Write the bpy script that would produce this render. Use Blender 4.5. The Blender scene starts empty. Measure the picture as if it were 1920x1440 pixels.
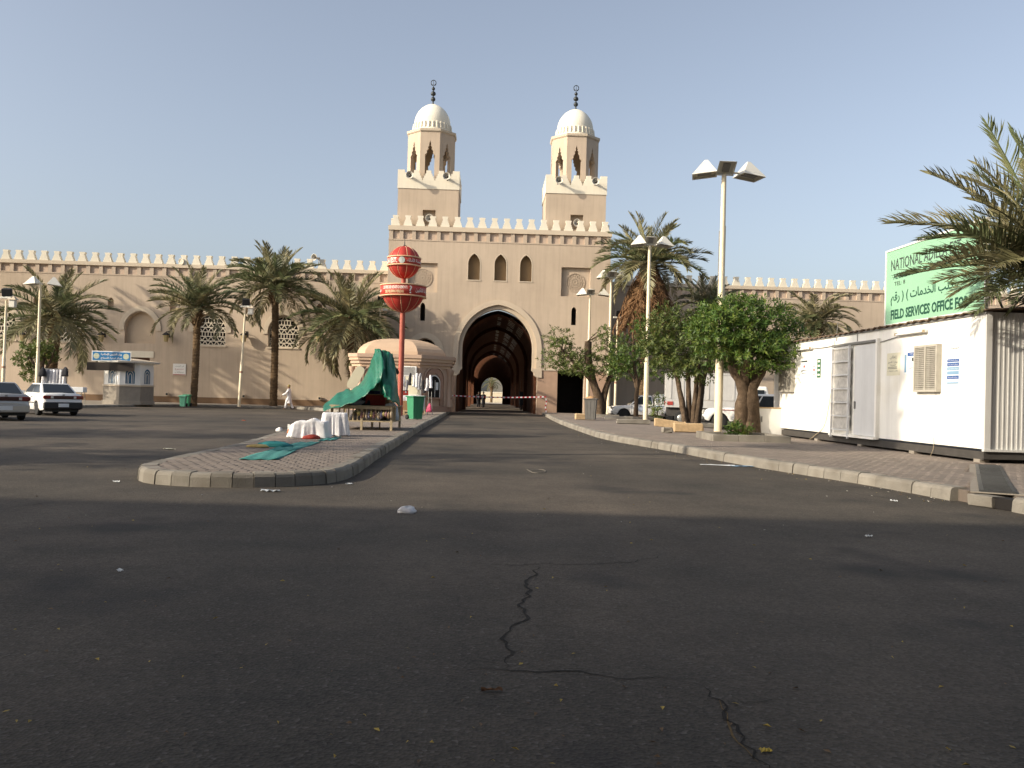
import bpy, math, random
from mathutils import Vector, Matrix, Euler
from mathutils.geometry import tessellate_polygon
random.seed(7)
R = math.radians
SC = bpy.context.scene
COL = SC.collection

# ------------------------------------------------------------------ camera
CAM_H = 1.40
FPX = 1650.0
PITCH = math.atan(22.0 / FPX)
ROLL = 0.0272
cd = bpy.data.cameras.new('camera')
cam = bpy.data.objects.new('camera', cd)
COL.objects.link(cam)
cd.sensor_width = 36.0
cd.lens = 36.0 * FPX / 1920.0
cd.clip_start = 0.05
cd.clip_end = 6000.0
CAM_M = Matrix.Rotation(math.pi / 2 + PITCH, 3, 'X') @ Matrix.Rotation(ROLL, 3, 'Z')
cam.matrix_world = Matrix.Translation((0, 0, CAM_H)) @ CAM_M.to_4x4()
SC.camera = cam

# ------------------------------------------------------------------ sky, sun, exposure
SUN_EL = R(25.0)
SUN_AZ = R(66.0)            # angle of the sunlight's travel from +Y towards +X
SUN_DIR = Vector((math.sin(SUN_AZ) * math.cos(SUN_EL), math.cos(SUN_AZ) * math.cos(SUN_EL), -math.sin(SUN_EL)))
w = bpy.data.worlds.new('World')
SC.world = w
w.use_nodes = True
nt = w.node_tree
bg = nt.nodes['Background']
sky = nt.nodes.new('ShaderNodeTexSky')
sky.sky_type = 'NISHITA'
sky.sun_disc = False
sky.sun_elevation = SUN_EL
sky.sun_rotation = math.pi + SUN_AZ
sky.altitude = 600.0
sky.air_density = 1.0
sky.dust_density = 6.0
sky.ozone_density = 1.5
hs = nt.nodes.new('ShaderNodeHueSaturation')
hs.inputs['Saturation'].default_value = 0.64
hs.inputs['Value'].default_value = 0.90
nt.links.new(sky.outputs['Color'], hs.inputs['Color'])
nt.links.new(hs.outputs['Color'], bg.inputs['Color'])
bg.inputs['Strength'].default_value = 0.138
ld = bpy.data.lights.new('sun', 'SUN')
ld.energy = 3.3
ld.angle = R(0.55)
ld.color = (1.0, 0.88, 0.70)
sun = bpy.data.objects.new('sun', ld)
COL.objects.link(sun)
sun.rotation_euler = SUN_DIR.to_track_quat('-Z', 'Y').to_euler()
SC.view_settings.view_transform = 'Standard'
SC.view_settings.look = 'None'
SC.view_settings.gamma = 1.0
SC.view_settings.use_curve_mapping = False
SC.view_settings.exposure = 0.76
SC.cycles.max_bounces = 6
SC.cycles.use_denoising = True

# ------------------------------------------------------------------ helpers
def ray(px, py):
    return CAM_M @ Vector(((px - 960.0) / FPX, (720.0 - py) / FPX, -1.0))
def at(px, py, Y):
    d = ray(px, py)
    return Vector((0, 0, CAM_H)) + d * (Y / d.y)
def gnd(px, py, z=0.0):
    d = ray(px, py)
    return Vector((0, 0, CAM_H)) + d * ((z - CAM_H) / d.z)
def rnd(a, b):
    return random.uniform(a, b)

class MB:
    """collects verts and faces; build() links them as one mesh object"""
    def __init__(s):
        s.v = []; s.f = []; s.sm = []
    def add(s, vs, fs, smooth=False):
        o = len(s.v)
        s.v += [tuple(p) for p in vs]
        s.f += [tuple(i + o for i in f) for f in fs]
        s.sm += [smooth] * len(fs)
        return s
    def box(s, x0, x1, y0, y1, z0, z1):
        return s.hexa([(x0, y0, z0), (x1, y0, z0), (x1, y1, z0), (x0, y1, z0), (x0, y0, z1), (x1, y0, z1), (x1, y1, z1), (x0, y1, z1)])
    def hexa(s, p):
        return s.add(p, [(0, 3, 2, 1), (4, 5, 6, 7), (0, 1, 5, 4), (1, 2, 6, 5), (2, 3, 7, 6), (3, 0, 4, 7)])
    def cbox(s, c, size, rz=0.0, bev=0.0, rx=0.0, ry=0.0):
        M = Euler((rx, ry, rz)).to_matrix()
        a, b, h = size[0] / 2, size[1] / 2, size[2] / 2
        c = Vector(c)
        if bev <= 0:
            pts = [(-a, -b, -h), (a, -b, -h), (a, b, -h), (-a, b, -h), (-a, -b, h), (a, -b, h), (a, b, h), (-a, b, h)]
            return s.hexa([c + M @ Vector(p) for p in pts])
        k = bev
        rings = []
        for z, q in ((-h, k), (-h + k, 0), (h - k, 0), (h, k)):
            x, y = a - q, b - q
            e = k * 0.7
            rings.append([(-x + e, -y, z), (x - e, -y, z), (x, -y + e, z), (x, y - e, z), (x - e, y, z), (-x + e, y, z), (-x, y - e, z), (-x, -y + e, z)])
        vs = [c + M @ Vector(p) for r in rings for p in r]
        fs = [tuple(range(7, -1, -1)), tuple(range(24, 32))]
        for i in range(3):
            for j in range(8):
                a0 = i * 8 + j; a1 = i * 8 + (j + 1) % 8
                fs.append((a0, a1, a1 + 8, a0 + 8))
        return s.add(vs, fs)
    def tube(s, pts, rad, n=8, cap=True, smooth=True):
        pts = [Vector(p) for p in pts]
        if not isinstance(rad, (list, tuple)):
            rad = [rad] * len(pts)
        vs = []; fs = []
        up = None
        for i, p in enumerate(pts):
            t = (pts[min(i + 1, len(pts) - 1)] - pts[max(i - 1, 0)]).normalized()
            if up is None:
                up = Vector((0, 0, 1)) if abs(t.z) < 0.9 else Vector((1, 0, 0))
            a = t.cross(up)
            if a.length < 1e-5:
                a = t.orthogonal()
            a.normalize(); b = t.cross(a).normalized(); up = -b if False else up
            for k in range(n):
                an = 2 * math.pi * k / n
                vs.append(p + (a * math.cos(an) + b * math.sin(an)) * rad[i])
        for i in range(len(pts) - 1):
            for k in range(n):
                k2 = (k + 1) % n
                fs.append((i * n + k, i * n + k2, (i + 1) * n + k2, (i + 1) * n + k))
        s.add(vs, fs, smooth)
        if cap:
            m = len(pts) - 1
            s.add(vs[:n], [tuple(range(n))]); s.add(vs[m * n:], [tuple(range(n - 1, -1, -1))])
        return s
    def lathe(s, prof, c=(0, 0, 0), n=16, smooth=True, ph=0.0, cap=True):
        vs = []; fs = []
        for r, z in prof:
            for k in range(n):
                a = 2 * math.pi * k / n + ph
                vs.append((c[0] + r * math.cos(a), c[1] + r * math.sin(a), c[2] + z))
        for i in range(len(prof) - 1):
            for k in range(n):
                k2 = (k + 1) % n
                fs.append((i * n + k, i * n + k2, (i + 1) * n + k2, (i + 1) * n + k))
        s.add(vs, fs, smooth)
        if cap and prof[0][0] > 1e-4:
            s.add(vs[:n], [tuple(range(n - 1, -1, -1))])
        if cap and prof[-1][0] > 1e-4:
            s.add(vs[-n:], [tuple(range(n))])
        return s
    def slab(s, outer, holes, y0, y1, back=True):
        """2D polygon (x,z) with holes, extruded from y0 (front) to y1"""
        loops = [outer] + list(holes)
        tris = tessellate_polygon([[Vector((p[0], p[1], 0)) for p in l] for l in loops])
        flat = [p for l in loops for p in l]
        vs = [(p[0], y0, p[1]) for p in flat] + [(p[0], y1, p[1]) for p in flat]
        n = len(flat); fs = []
        for t in tris:
            a, b, c = [flat[i] for i in t]
            cr = (b[0] - a[0]) * (c[1] - a[1]) - (b[1] - a[1]) * (c[0] - a[0])
            t = tuple(t) if cr > 0 else tuple(reversed(t))
            fs.append(t)
            if back:
                fs.append(tuple(i + n for i in reversed(t)))
        o = 0
        for li, l in enumerate(loops):
            m = len(l)
            ar = sum(l[i][0] * l[(i + 1) % m][1] - l[(i + 1) % m][0] * l[i][1] for i in range(m))
            for i in range(m):
                a, b = o + i, o + (i + 1) % m
                f = (a, a + n, b + n, b) if (ar > 0) == (li == 0) else (b, b + n, a + n, a)
                fs.append(f)
            o += m
        return s.add(vs, fs)
    def slabz(s, outer, z0, z1, holes=()):
        """2D polygon (x,y) extruded from z0 up to z1"""
        t = MB(); t.slab(outer, holes, -z1, -z0)
        return s.add([(p[0], p[2], -p[1]) for p in t.v], [tuple(f) for f in t.f])
    def xf(s, M):
        s.v = [tuple(M @ Vector(p)) for p in s.v]
        return s
    def mesh(s, name):
        me = bpy.data.meshes.new(name)
        me.from_pydata(s.v, [], s.f)
        me.polygons.foreach_set('use_smooth', s.sm)
        me.update()
        return me
    def build(s, name, m, parent=None, loc=None, rot=None):
        return obj(name, s.mesh(name), m, parent, loc, rot)

def obj(name, me, m=None, parent=None, loc=None, rot=None, scale=None):
    if m is not None and not me.materials:
        me.materials.append(m)
    o = bpy.data.objects.new(name, me)
    COL.objects.link(o)
    if parent is not None:
        o.parent = parent
    if loc is not None: o.location = loc
    if rot is not None: o.rotation_euler = rot
    if scale is not None: o.scale = scale
    return o
def tag(o, label=None, cat=None, group=None, kind=None):
    if label: o['label'] = label
    if cat: o['category'] = cat
    if group: o['group'] = group
    if kind: o['kind'] = kind
    return o
def thing(name, label, cat, loc=(0, 0, 0), rz=0.0, group=None):
    o = bpy.data.objects.new(name, None)
    COL.objects.link(o)
    o.empty_display_size = 0.3
    o.location = loc
    o.rotation_euler = (0, 0, rz)
    return tag(o, label, cat, group)
def copy_tree(o, parent=None):
    c = o.copy(); COL.objects.link(c); c.parent = parent
    for ch in [q for q in o.children]:
        copy_tree(ch, c)
    return c

# ------------------------------------------------------------------ materials
def mat(name, col, rough=0.8, var=0.12, scale=3.0, bump=0.0, bscale=60.0, metal=0.0, col2=None, mixscale=1.2, mixlo=0.45, mixhi=0.7,
        rand=0.0, streak=0.0, spec=0.35, trans=0.0, coat=0.0, sub=None):
    m = bpy.data.materials.new(name)
    m.use_nodes = True
    n = m.node_tree.nodes; l = m.node_tree.links
    b = n['Principled BSDF']
    b.inputs['Roughness'].default_value = rough
    b.inputs['Metallic'].default_value = metal
    b.inputs['Specular IOR Level'].default_value = spec
    if coat: b.inputs['Coat Weight'].default_value = coat
    tc = n.new('ShaderNodeTexCoord')
    cur = None
    rgb = n.new('ShaderNodeRGB'); rgb.outputs[0].default_value = (*col, 1)
    cur = rgb.outputs[0]
    if col2 is not None:
        no = n.new('ShaderNodeTexNoise'); no.inputs['Scale'].default_value = mixscale; no.inputs['Detail'].default_value = 6
        l.new(tc.outputs['Object'], no.inputs['Vector'])
        mr = n.new('ShaderNodeMapRange'); mr.inputs[1].default_value = mixlo; mr.inputs[2].default_value = mixhi
        l.new(no.outputs['Fac'], mr.inputs[0])
        mx = n.new('ShaderNodeMix'); mx.data_type = 'RGBA'
        l.new(mr.outputs[0], mx.inputs['Factor']); l.new(cur, mx.inputs['A']); mx.inputs['B'].default_value = (*col2, 1)
        cur = mx.outputs['Result']
    if var:
        no = n.new('ShaderNodeTexNoise'); no.inputs['Scale'].default_value = scale; no.inputs['Detail'].default_value = 8; no.inputs['Roughness'].default_value = 0.65
        l.new(tc.outputs['Object'], no.inputs['Vector'])
        mr = n.new('ShaderNodeMapRange'); mr.inputs[1].default_value = 0.25; mr.inputs[2].default_value = 0.75
        mr.inputs[3].default_value = 1 - var; mr.inputs[4].default_value = 1 + var
        l.new(no.outputs['Fac'], mr.inputs[0])
        cur = mul(n, l, cur, mr.outputs[0])
    if streak:
        mp = n.new('ShaderNodeMapping'); mp.inputs['Scale'].default_value = (2.2, 2.2, 0.10)
        l.new(tc.outputs['Object'], mp.inputs['Vector'])
        no = n.new('ShaderNodeTexNoise'); no.inputs['Scale'].default_value = 1.6; no.inputs['Detail'].default_value = 7; no.inputs['Roughness'].default_value = 0.7
        l.new(mp.outputs['Vector'], no.inputs['Vector'])
        mr = n.new('ShaderNodeMapRange'); mr.inputs[1].default_value = 0.45; mr.inputs[2].default_value = 0.8
        mr.inputs[3].default_value = 1; mr.inputs[4].default_value = 1 - streak
        l.new(no.outputs['Fac'], mr.inputs[0])
        cur = mul(n, l, cur, mr.outputs[0])
    if rand:
        oi = n.new('ShaderNodeObjectInfo')
        mr = n.new('ShaderNodeMapRange'); mr.inputs[3].default_value = 1 - rand; mr.inputs[4].default_value = 1 + rand
        l.new(oi.outputs['Random'], mr.inputs[0])
        cur = mul(n, l, cur, mr.outputs[0])
    l.new(cur, b.inputs['Base Color'])
    if bump:
        no = n.new('ShaderNodeTexNoise'); no.inputs['Scale'].default_value = bscale; no.inputs['Detail'].default_value = 5
        l.new(tc.outputs['Object'], no.inputs['Vector'])
        bp = n.new('ShaderNodeBump'); bp.inputs['Strength'].default_value = bump; bp.inputs['Distance'].default_value = 0.02
        l.new(no.outputs['Fac'], bp.inputs['Height']); l.new(bp.outputs['Normal'], b.inputs['Normal'])
    if trans:
        tr = n.new('ShaderNodeBsdfTranslucent'); l.new(cur, tr.inputs['Color'])
        ms = n.new('ShaderNodeMixShader'); ms.inputs[0].default_value = trans
        out = n['Material Output']
        l.new(b.outputs[0], ms.inputs[1]); l.new(tr.outputs[0], ms.inputs[2]); l.new(ms.outputs[0], out.inputs['Surface'])
    return m
def mul(n, l, a, fac):
    mx = n.new('ShaderNodeMix'); mx.data_type = 'RGBA'; mx.blend_type = 'MULTIPLY'; mx.inputs['Factor'].default_value = 1
    l.new(a, mx.inputs['A']); l.new(fac, mx.inputs['B'])
    return mx.outputs['Result']
def glassmat(name, col=(0.02, 0.025, 0.03), rough=0.06, trans=0.0):
    m = bpy.data.materials.new(name); m.use_nodes = True
    b = m.node_tree.nodes['Principled BSDF']
    b.inputs['Base Color'].default_value = (*col, 1); b.inputs['Roughness'].default_value = rough
    b.inputs['Specular IOR Level'].default_value = 0.6
    b.inputs['Transmission Weight'].default_value = trans
    return m

STUC = mat('stucco_tan', (0.505, 0.408, 0.310), 0.9, 0.08, 0.5, 0.25, 25, col2=(0.445, 0.357, 0.268), mixscale=0.22, mixlo=0.4, streak=0.18)
STUC2 = mat('stucco_frieze_recess', (0.48, 0.372, 0.285), 0.9, 0.06, 0.8, 0.2, 25)
CREAM = mat('cream_paint', (0.74, 0.68, 0.55), 0.85, 0.06, 1.0, 0.15, 30, streak=0.10, rand=0.04)
TRIM = mat('pale_trim', (0.54, 0.455, 0.345), 0.85, 0.06, 1.0, 0.15, 30)
DOMEW = mat('dome_white', (0.78, 0.73, 0.60), 0.8, 0.05, 0.8, 0.1, 20, streak=0.08)
PLINTH = mat('pink_plinth', (0.40, 0.27, 0.19), 0.9, 0.12, 1.5, 0.3, 20, streak=0.12)
SKIRT = mat('brown_skirting', (0.17, 0.105, 0.06), 0.9, 0.15, 2.0)
BLIND = mat('blind_window_brown', (0.22, 0.155, 0.085), 0.9, 0.05, 2.0)
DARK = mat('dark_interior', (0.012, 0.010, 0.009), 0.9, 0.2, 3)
BRICK = mat('vault_brick', (0.115, 0.044, 0.020), 0.85, 0.30, 2.5, 0.5, 8)
BRONZE = mat('bronze_finial', (0.05, 0.055, 0.055), 0.5, 0.2, 5, metal=0.6)
HORN = mat('horn_grey', (0.55, 0.52, 0.45), 0.5, 0.05)
HORNIN = mat('horn_inside', (0.10, 0.09, 0.08), 0.6, 0.05)
CONC = mat('concrete', (0.225, 0.206, 0.174), 0.92, 0.20, 5, 0.5, 50, rand=0.16, col2=(0.150, 0.133, 0.108), mixscale=2.5)
CONC2 = mat('dusty_concrete', (0.26, 0.23, 0.19), 0.92, 0.14, 5, 0.4, 60, rand=0.12)
PAVER = mat('paver_pinkgrey', (0.182, 0.152, 0.128), 0.92, 0.14, 4, 0.4, 80, rand=0.12, col2=(0.225, 0.185, 0.155), mixscale=1.0)
JOINT = mat('paver_joint_sand', (0.13, 0.105, 0.085), 0.95, 0.15, 10)
POLE = mat('pole_cream_paint', (0.72, 0.62, 0.43), 0.5, 0.06, 3)
LAMPW = mat('lamp_housing', (0.62, 0.60, 0.53), 0.5, 0.05, 4)
WHITE = mat('white_paint', (0.76, 0.75, 0.71), 0.55, 0.04, 2, streak=0.05)
CABW = mat('cabin_white', (0.85, 0.83, 0.77), 0.5, 0.05, 1.5, streak=0.16, col2=(0.76, 0.72, 0.62), mixscale=0.8, mixlo=0.55, mixhi=0.8)
CABG = mat('cabin_corrugated', (0.58, 0.575, 0.55), 0.45, 0.05, 2, streak=0.12)
STEEL = mat('dark_steel', (0.055, 0.05, 0.045), 0.7, 0.25, 4)
GREYM = mat('grey_metal', (0.22, 0.215, 0.20), 0.5, 0.12, 5, metal=0.2)
RUST = mat('rusty_roof_edge', (0.16, 0.11, 0.075), 0.9, 0.35, 6, 0.4, 20)
MOULD = mat('arch_mould', (0.515, 0.425, 0.32), 0.88, 0.07, 1.0, 0.15, 30)
BLACK = mat('black_plastic', (0.015, 0.015, 0.015), 0.6, 0.1)
RUBBER = mat('tyre_rubber', (0.018, 0.018, 0.018), 0.85, 0.1)
GLASS = glassmat('window_glass')
GREENP = mat('bin_green', (0.035, 0.20, 0.10), 0.5, 0.1, 4)
GREENP2 = mat('bin_green_pale', (0.10, 0.30, 0.20), 0.5, 0.1, 4)
GREYP = mat('bin_grey', (0.13, 0.125, 0.115), 0.6, 0.12, 4)
TARP = mat('tarp_green', (0.006, 0.115, 0.065), 0.42, 0.22, 5, 1.0, 7, spec=0.5, trans=0.05, col2=(0.012, 0.15, 0.09), mixscale=3)
CLOTH = mat('white_cloth', (0.76, 0.75, 0.76), 0.9, 0.06, 4, 0.8, 12, trans=0.12)
RUG = mat('teal_rug', (0.055, 0.22, 0.20), 0.95, 0.15, 8, 0.5, 90)
TEAL = mat('teal_fabric', (0.02, 0.16, 0.17), 0.9, 0.2, 9)
YELC = mat('ochre_fabric', (0.40, 0.30, 0.12), 0.9, 0.3, 9)
REDF = mat('red_fabric', (0.25, 0.03, 0.02), 0.8, 0.25, 9)
WOOD = mat('weathered_wood', (0.42, 0.34, 0.22), 0.85, 0.2, 5)
TIMB = mat('cut_stone_block', (0.46, 0.33, 0.19), 0.9, 0.25, 6, 0.5, 15)
DOORB = mat('door_brown', (0.075, 0.025, 0.012), 0.5, 0.1, 3)
RED = mat('sign_red', (0.40, 0.034, 0.024), 0.6, 0.18, 2.5, col2=(0.33, 0.040, 0.030), mixscale=2, streak=0.25)
REDPOLE = mat('pole_faded_red', (0.34, 0.085, 0.055), 0.6, 0.14, 3)
REDBAND = mat('band_faded_red', (0.42, 0.05, 0.035), 0.55, 0.08, 4)
BANDTRIM = mat('band_trim_cream', (0.66, 0.42, 0.25), 0.6, 0.08, 4)
LETW = mat('lettering_white', (0.80, 0.74, 0.66), 0.6, 0.03)
LETB = mat('lettering_dark_green', (0.015, 0.07, 0.045), 0.6, 0.03)
LETK = mat('lettering_grey_black', (0.05, 0.06, 0.055), 0.6, 0.03)
MINT = mat('billboard_mint', (0.26, 0.48, 0.315), 0.5, 0.03, 2)
PINKK = mat('kiosk_pink', (0.47, 0.335, 0.245), 0.85, 0.06, 2, 0.15, 30, streak=0.06)
PINKD = mat('kiosk_pink_dark', (0.36, 0.225, 0.16), 0.85, 0.06, 2)
PINKR = mat('kiosk_dome_tan', (0.50, 0.36, 0.245), 0.8, 0.07, 1.5, streak=0.06)
BLUE = mat('sign_blue', (0.02, 0.16, 0.36), 0.5, 0.08, 6)
BLUED = mat('window_blue', (0.012, 0.09, 0.17), 0.35, 0.1, 5)
CARW = mat('car_paint_white', (0.78, 0.77, 0.74), 0.25, 0.02, coat=0.6)
CARS = mat('car_paint_silver', (0.42, 0.40, 0.37), 0.3, 0.03, metal=0.4, coat=0.6)
CARTRIM = mat('car_dark_trim', (0.02, 0.02, 0.02), 0.5, 0.05)
TAILR = mat('tail_light_red', (0.16, 0.012, 0.01), 0.2, 0.05)
RIM = mat('wheel_rim', (0.35, 0.35, 0.34), 0.35, 0.05, metal=0.5)
SKIN = mat('skin', (0.16, 0.08, 0.045), 0.6, 0.05)
ROBE = mat('white_robe', (0.80, 0.79, 0.79), 0.9, 0.03, trans=0.08)
DARKC = mat('dark_clothing', (0.02, 0.02, 0.025), 0.9, 0.1)
CARD = mat('cardboard', (0.33, 0.20, 0.10), 0.9, 0.1, 5)
BARK = mat('tree_bark', (0.075, 0.050, 0.030), 0.95, 0.45, 9, 1.0, 14, col2=(0.125, 0.088, 0.058), mixscale=5, streak=0.4)
PALMB = mat('palm_bark', (0.145, 0.095, 0.050), 0.95, 0.30, 9, 0.8, 20)
def leafmat(name, c1, c2, trans=0.25, rough=0.5):
    return mat(name, c1, rough, 0.45, 9.0, col2=c2, mixscale=4.0, rand=0.15, trans=trans, spec=0.4)
LEAF = leafmat('leaf_glossy_green', (0.048, 0.100, 0.014), (0.140, 0.172, 0.026))
LEAF2 = leafmat('leaf_olive_green', (0.080, 0.120, 0.022), (0.160, 0.165, 0.040))
FROND = leafmat('palm_frond_green', (0.120, 0.145, 0.066), (0.220, 0.212, 0.105), 0.18)
FROND2 = leafmat('palm_frond_dusty', (0.190, 0.180, 0.090), (0.290, 0.240, 0.130), 0.18)
DEADF = leafmat('palm_frond_dead', (0.160, 0.085, 0.038), (0.230, 0.135, 0.065), 0.05, 0.9)

def text_mesh(body, size, align='LEFT', extrude=0.0, bold=0.0):
    c = bpy.data.curves.new('lettering', 'FONT')
    c.body = body; c.size = size; c.align_x = align; c.align_y = 'BOTTOM_BASELINE'
    c.extrude = extrude; c.offset = bold; c.resolution_u = 2
    t = bpy.data.objects.new('lettering', c)
    COL.objects.link(t)
    dg = bpy.context.evaluated_depsgraph_get()
    me = bpy.data.meshes.new_from_object(t.evaluated_get(dg))
    bpy.data.objects.remove(t); bpy.data.curves.remove(c)
    me.materials.clear()
    return me
def fit_text(me, x0, x1, z0=None, z1=None):
    """scale a flat text mesh to span x0..x1 (and z0..z1), standing in the XZ plane, facing -Y"""
    xs = [v.co.x for v in me.vertices]; ys = [v.co.y for v in me.vertices]
    a, b, c, d = min(xs), max(xs), min(ys), max(ys)
    k = (x1 - x0) / (b - a)
    kz = k if z1 is None else (z1 - z0) / (d - c)
    for v in me.vertices:
        x, y, z = v.co
        v.co = ((x - a) * k + x0, 0.0, (y - c) * kz + z0)
    me.update()
    return me
def pointed_arch(wd, zs, za, n=10, x0=0.0, zbot=None):
    """arch outline from the bottom left over the apex to the bottom right: springing at zs, apex at za, half width wd"""
    h = za - zs
    q = h * h / wd
    Rr = (q + wd) / 2; c = (q - wd) / 2
    pts = []
    if zbot is not None: pts.append((x0 - wd, zbot))
    a1 = math.atan2(h, c) if c > 1e-6 else math.pi / 2
    for i in range(n + 1):
        t = a1 * i / n
        pts.append((x0 + c - Rr * math.cos(t), zs + Rr * math.sin(t)))
    for i in range(n - 1, -1, -1):
        t = a1 * i / n
        pts.append((x0 - c + Rr * math.cos(t), zs + Rr * math.sin(t)))
    if zbot is not None: pts.append((x0 + wd, zbot))
    return pts
# ------------------------------------------------------------------ ground
def asphalt_mat():
    m = bpy.data.materials.new('asphalt'); m.use_nodes = True
    n = m.node_tree.nodes; l = m.node_tree.links; b = n['Principled BSDF']
    g = n.new('ShaderNodeNewGeometry')
    def noise(sc, det=6, ro=0.6, vec=None):
        t = n.new('ShaderNodeTexNoise'); t.inputs['Scale'].default_value = sc; t.inputs['Detail'].default_value = det; t.inputs['Roughness'].default_value = ro
        l.new(vec or g.outputs['Position'], t.inputs['Vector']); return t.outputs['Fac']
    def rng(f, a, bb, c, d):
        r = n.new('ShaderNodeMapRange'); r.inputs[1].default_value = a; r.inputs[2].default_value = bb; r.inputs[3].default_value = c; r.inputs[4].default_value = d
        l.new(f, r.inputs[0]); return r.outputs[0]
    mx = n.new('ShaderNodeMix'); mx.data_type = 'RGBA'
    mx.inputs['A'].default_value = (0.044, 0.0385, 0.0310, 1); mx.inputs['B'].default_value = (0.100, 0.081, 0.0625, 1)
    l.new(rng(noise(0.13, 6, 0.65), 0.38, 0.64, 0, 1), mx.inputs['Factor'])
    cur = mul(n, l, mx.outputs['Result'], rng(noise(0.9, 8, 0.7), 0.3, 0.7, 0.80, 1.20))
    # tyre-worn lanes drawn out along the road
    mp = n.new('ShaderNodeMapping'); mp.inputs['Scale'].default_value = (0.9, 0.06, 1); l.new(g.outputs['Position'], mp.inputs['Vector'])
    cur = mul(n, l, cur, rng(noise(1.0, 4, 0.6, mp.outputs['Vector']), 0.35, 0.7, 0.90, 1.10))
    # aggregate: dark pits and pale chips
    vo = n.new('ShaderNodeTexVoronoi'); vo.inputs['Scale'].default_value = 55; l.new(g.outputs['Position'], vo.inputs['Vector'])
    sp = n.new('ShaderNodeSeparateColor'); l.new(vo.outputs['Color'], sp.inputs[0])
    cur = mul(n, l, cur, rng(sp.outputs[0], 0.0, 1.0, 0.72, 1.28))
    chip = n.new('ShaderNodeMix'); chip.data_type = 'RGBA'; chip.inputs['B'].default_value = (0.13, 0.115, 0.10, 1)
    l.new(rng(sp.outputs[1], 0.94, 0.99, 0, 0.55), chip.inputs['Factor']); l.new(cur, chip.inputs['A'])
    # oil stains
    oil = n.new('ShaderNodeMix'); oil.data_type = 'RGBA'; oil.inputs['B'].default_value = (0.024, 0.022, 0.021, 1)
    l.new(rng(noise(0.42, 4, 0.55), 0.57, 0.67, 0, 0.75), oil.inputs['Factor']); l.new(chip.outputs['Result'], oil.inputs['A'])
    l.new(oil.outputs['Result'], b.inputs['Base Color'])
    b.inputs['Roughness'].default_value = 0.88; b.inputs['Specular IOR Level'].default_value = 0.3
    bp = n.new('ShaderNodeBump'); bp.inputs['Strength'].default_value = 0.5; bp.inputs['Distance'].default_value = 0.012
    l.new(vo.outputs['Distance'], bp.inputs['Height']); l.new(bp.outputs['Normal'], b.inputs['Normal'])
    return m
ASPH = asphalt_mat()
ground = tag(MB().add([(-3000, -3000, 0), (3000, -3000, 0), (3000, 3000, 0), (-3000, 3000, 0)], [(0, 1, 2, 3)]).build('asphalt_ground', ASPH), kind='structure')

# cracks opened in the asphalt: ragged dark grooves
CRACK = mat('crack_dirt', (0.018, 0.015, 0.012), 1.0, 0.3, 20)
CRACKD = mat('crack_dead_leaves', (0.13, 0.085, 0.035), 1.0, 0.4, 40)
def crack(pix, wid, m, jag=0.035):
    P = [gnd(*p) for p in pix]
    pts = []
    for a, b in zip(P, P[1:]):
        k = max(2, int((b - a).length / 0.06))
        for i in range(k):
            pts.append(a.lerp(b, i / k))
    pts.append(P[-1])
    L = []; Rr = []
    off = 0
    for i, p in enumerate(pts):
        t = (pts[min(i + 1, len(pts) - 1)] - pts[max(i - 1, 0)]).normalized()
        nn = Vector((-t.y, t.x, 0))
        off = off * 0.6 + rnd(-jag, jag)
        e = min(1.0, i / 6, (len(pts) - 1 - i) / 6)
        ww = wid * e * rnd(0.35, 1.3) + 0.0006
        c = p + nn * off
        L.append((c.x + nn.x * ww, c.y + nn.y * ww, 0.004)); Rr.append((c.x - nn.x * ww, c.y - nn.y * ww, 0.004))
    n = len(pts)
    MB().add(L + Rr, [(i, n + i, n + i + 1, i + 1) for i in range(n - 1)]).build('crack', m, ground)
crack([(870, 1056), (1000, 1059), (1100, 1058), (1190, 1054), (1245, 1041)], 0.006, CRACK)
crack([(1006, 1062), (998, 1100), (984, 1130), (975, 1165), (963, 1200), (958, 1235), (950, 1258)], 0.011, CRACK)
crack([(830, 1262), (900, 1256), (960, 1256), (1060, 1262), (1180, 1270), (1300, 1282)], 0.006, CRACK)
crack([(1300, 1282), (1345, 1315), (1365, 1350), (1395, 1395), (1430, 1436), (1450, 1470)], 0.007, CRACK)
crack([(1340, 1310), (1364, 1350), (1392, 1393), (1425, 1432)], 0.006, CRACKD, 0.02)
crack([(975, 1165), (1010, 1172), (1050, 1169), (1085, 1180)], 0.004, CRACK)
crack([(958, 1235), (920, 1242), (880, 1240)], 0.004, CRACK)
crack([(1345, 1315), (1420, 1318), (1500, 1310)], 0.004, CRACK)
crack([(0, 952), (60, 947), (105, 941)], 0.012, CRACK)
crack([(1440, 905), (1530, 915), (1600, 925), (1700, 940)], 0.010, CRACK)

# ------------------------------------------------------------------ kerbs and pavements
KH = 0.20; KW = 0.28
def resample(pts, step):
    pts = [Vector((p[0], p[1], 0)) for p in pts]
    out = [pts[0].copy()]
    acc = 0.0
    for a, b in zip(pts, pts[1:]):
        L = (b - a).length
        d = 0.0
        while True:
            s = step((a.lerp(b, d / L)).y)
            need = max(s - acc, 0.03)
            if d + need > L:
                acc += L - d; break
            d += need; acc = 0.0
            out.append(a.lerp(b, d / L))
    return out
def smooth_path(pts, k=6):
    P = [Vector((p[0], p[1], 0)) for p in pts]
    out = []
    for i in range(len(P) - 1):
        a = P[max(i - 1, 0)]; b = P[i]; c = P[i + 1]; d = P[min(i + 2, len(P) - 1)]
        for j in range(k):
            t = j / k
            out.append(0.5 * ((2 * b) + (c - a) * t + (2 * a - 5 * b + 4 * c - d) * t * t + (3 * b - a - 3 * c + d) * t ** 3))
    out.append(P[-1])
    return out
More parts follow.
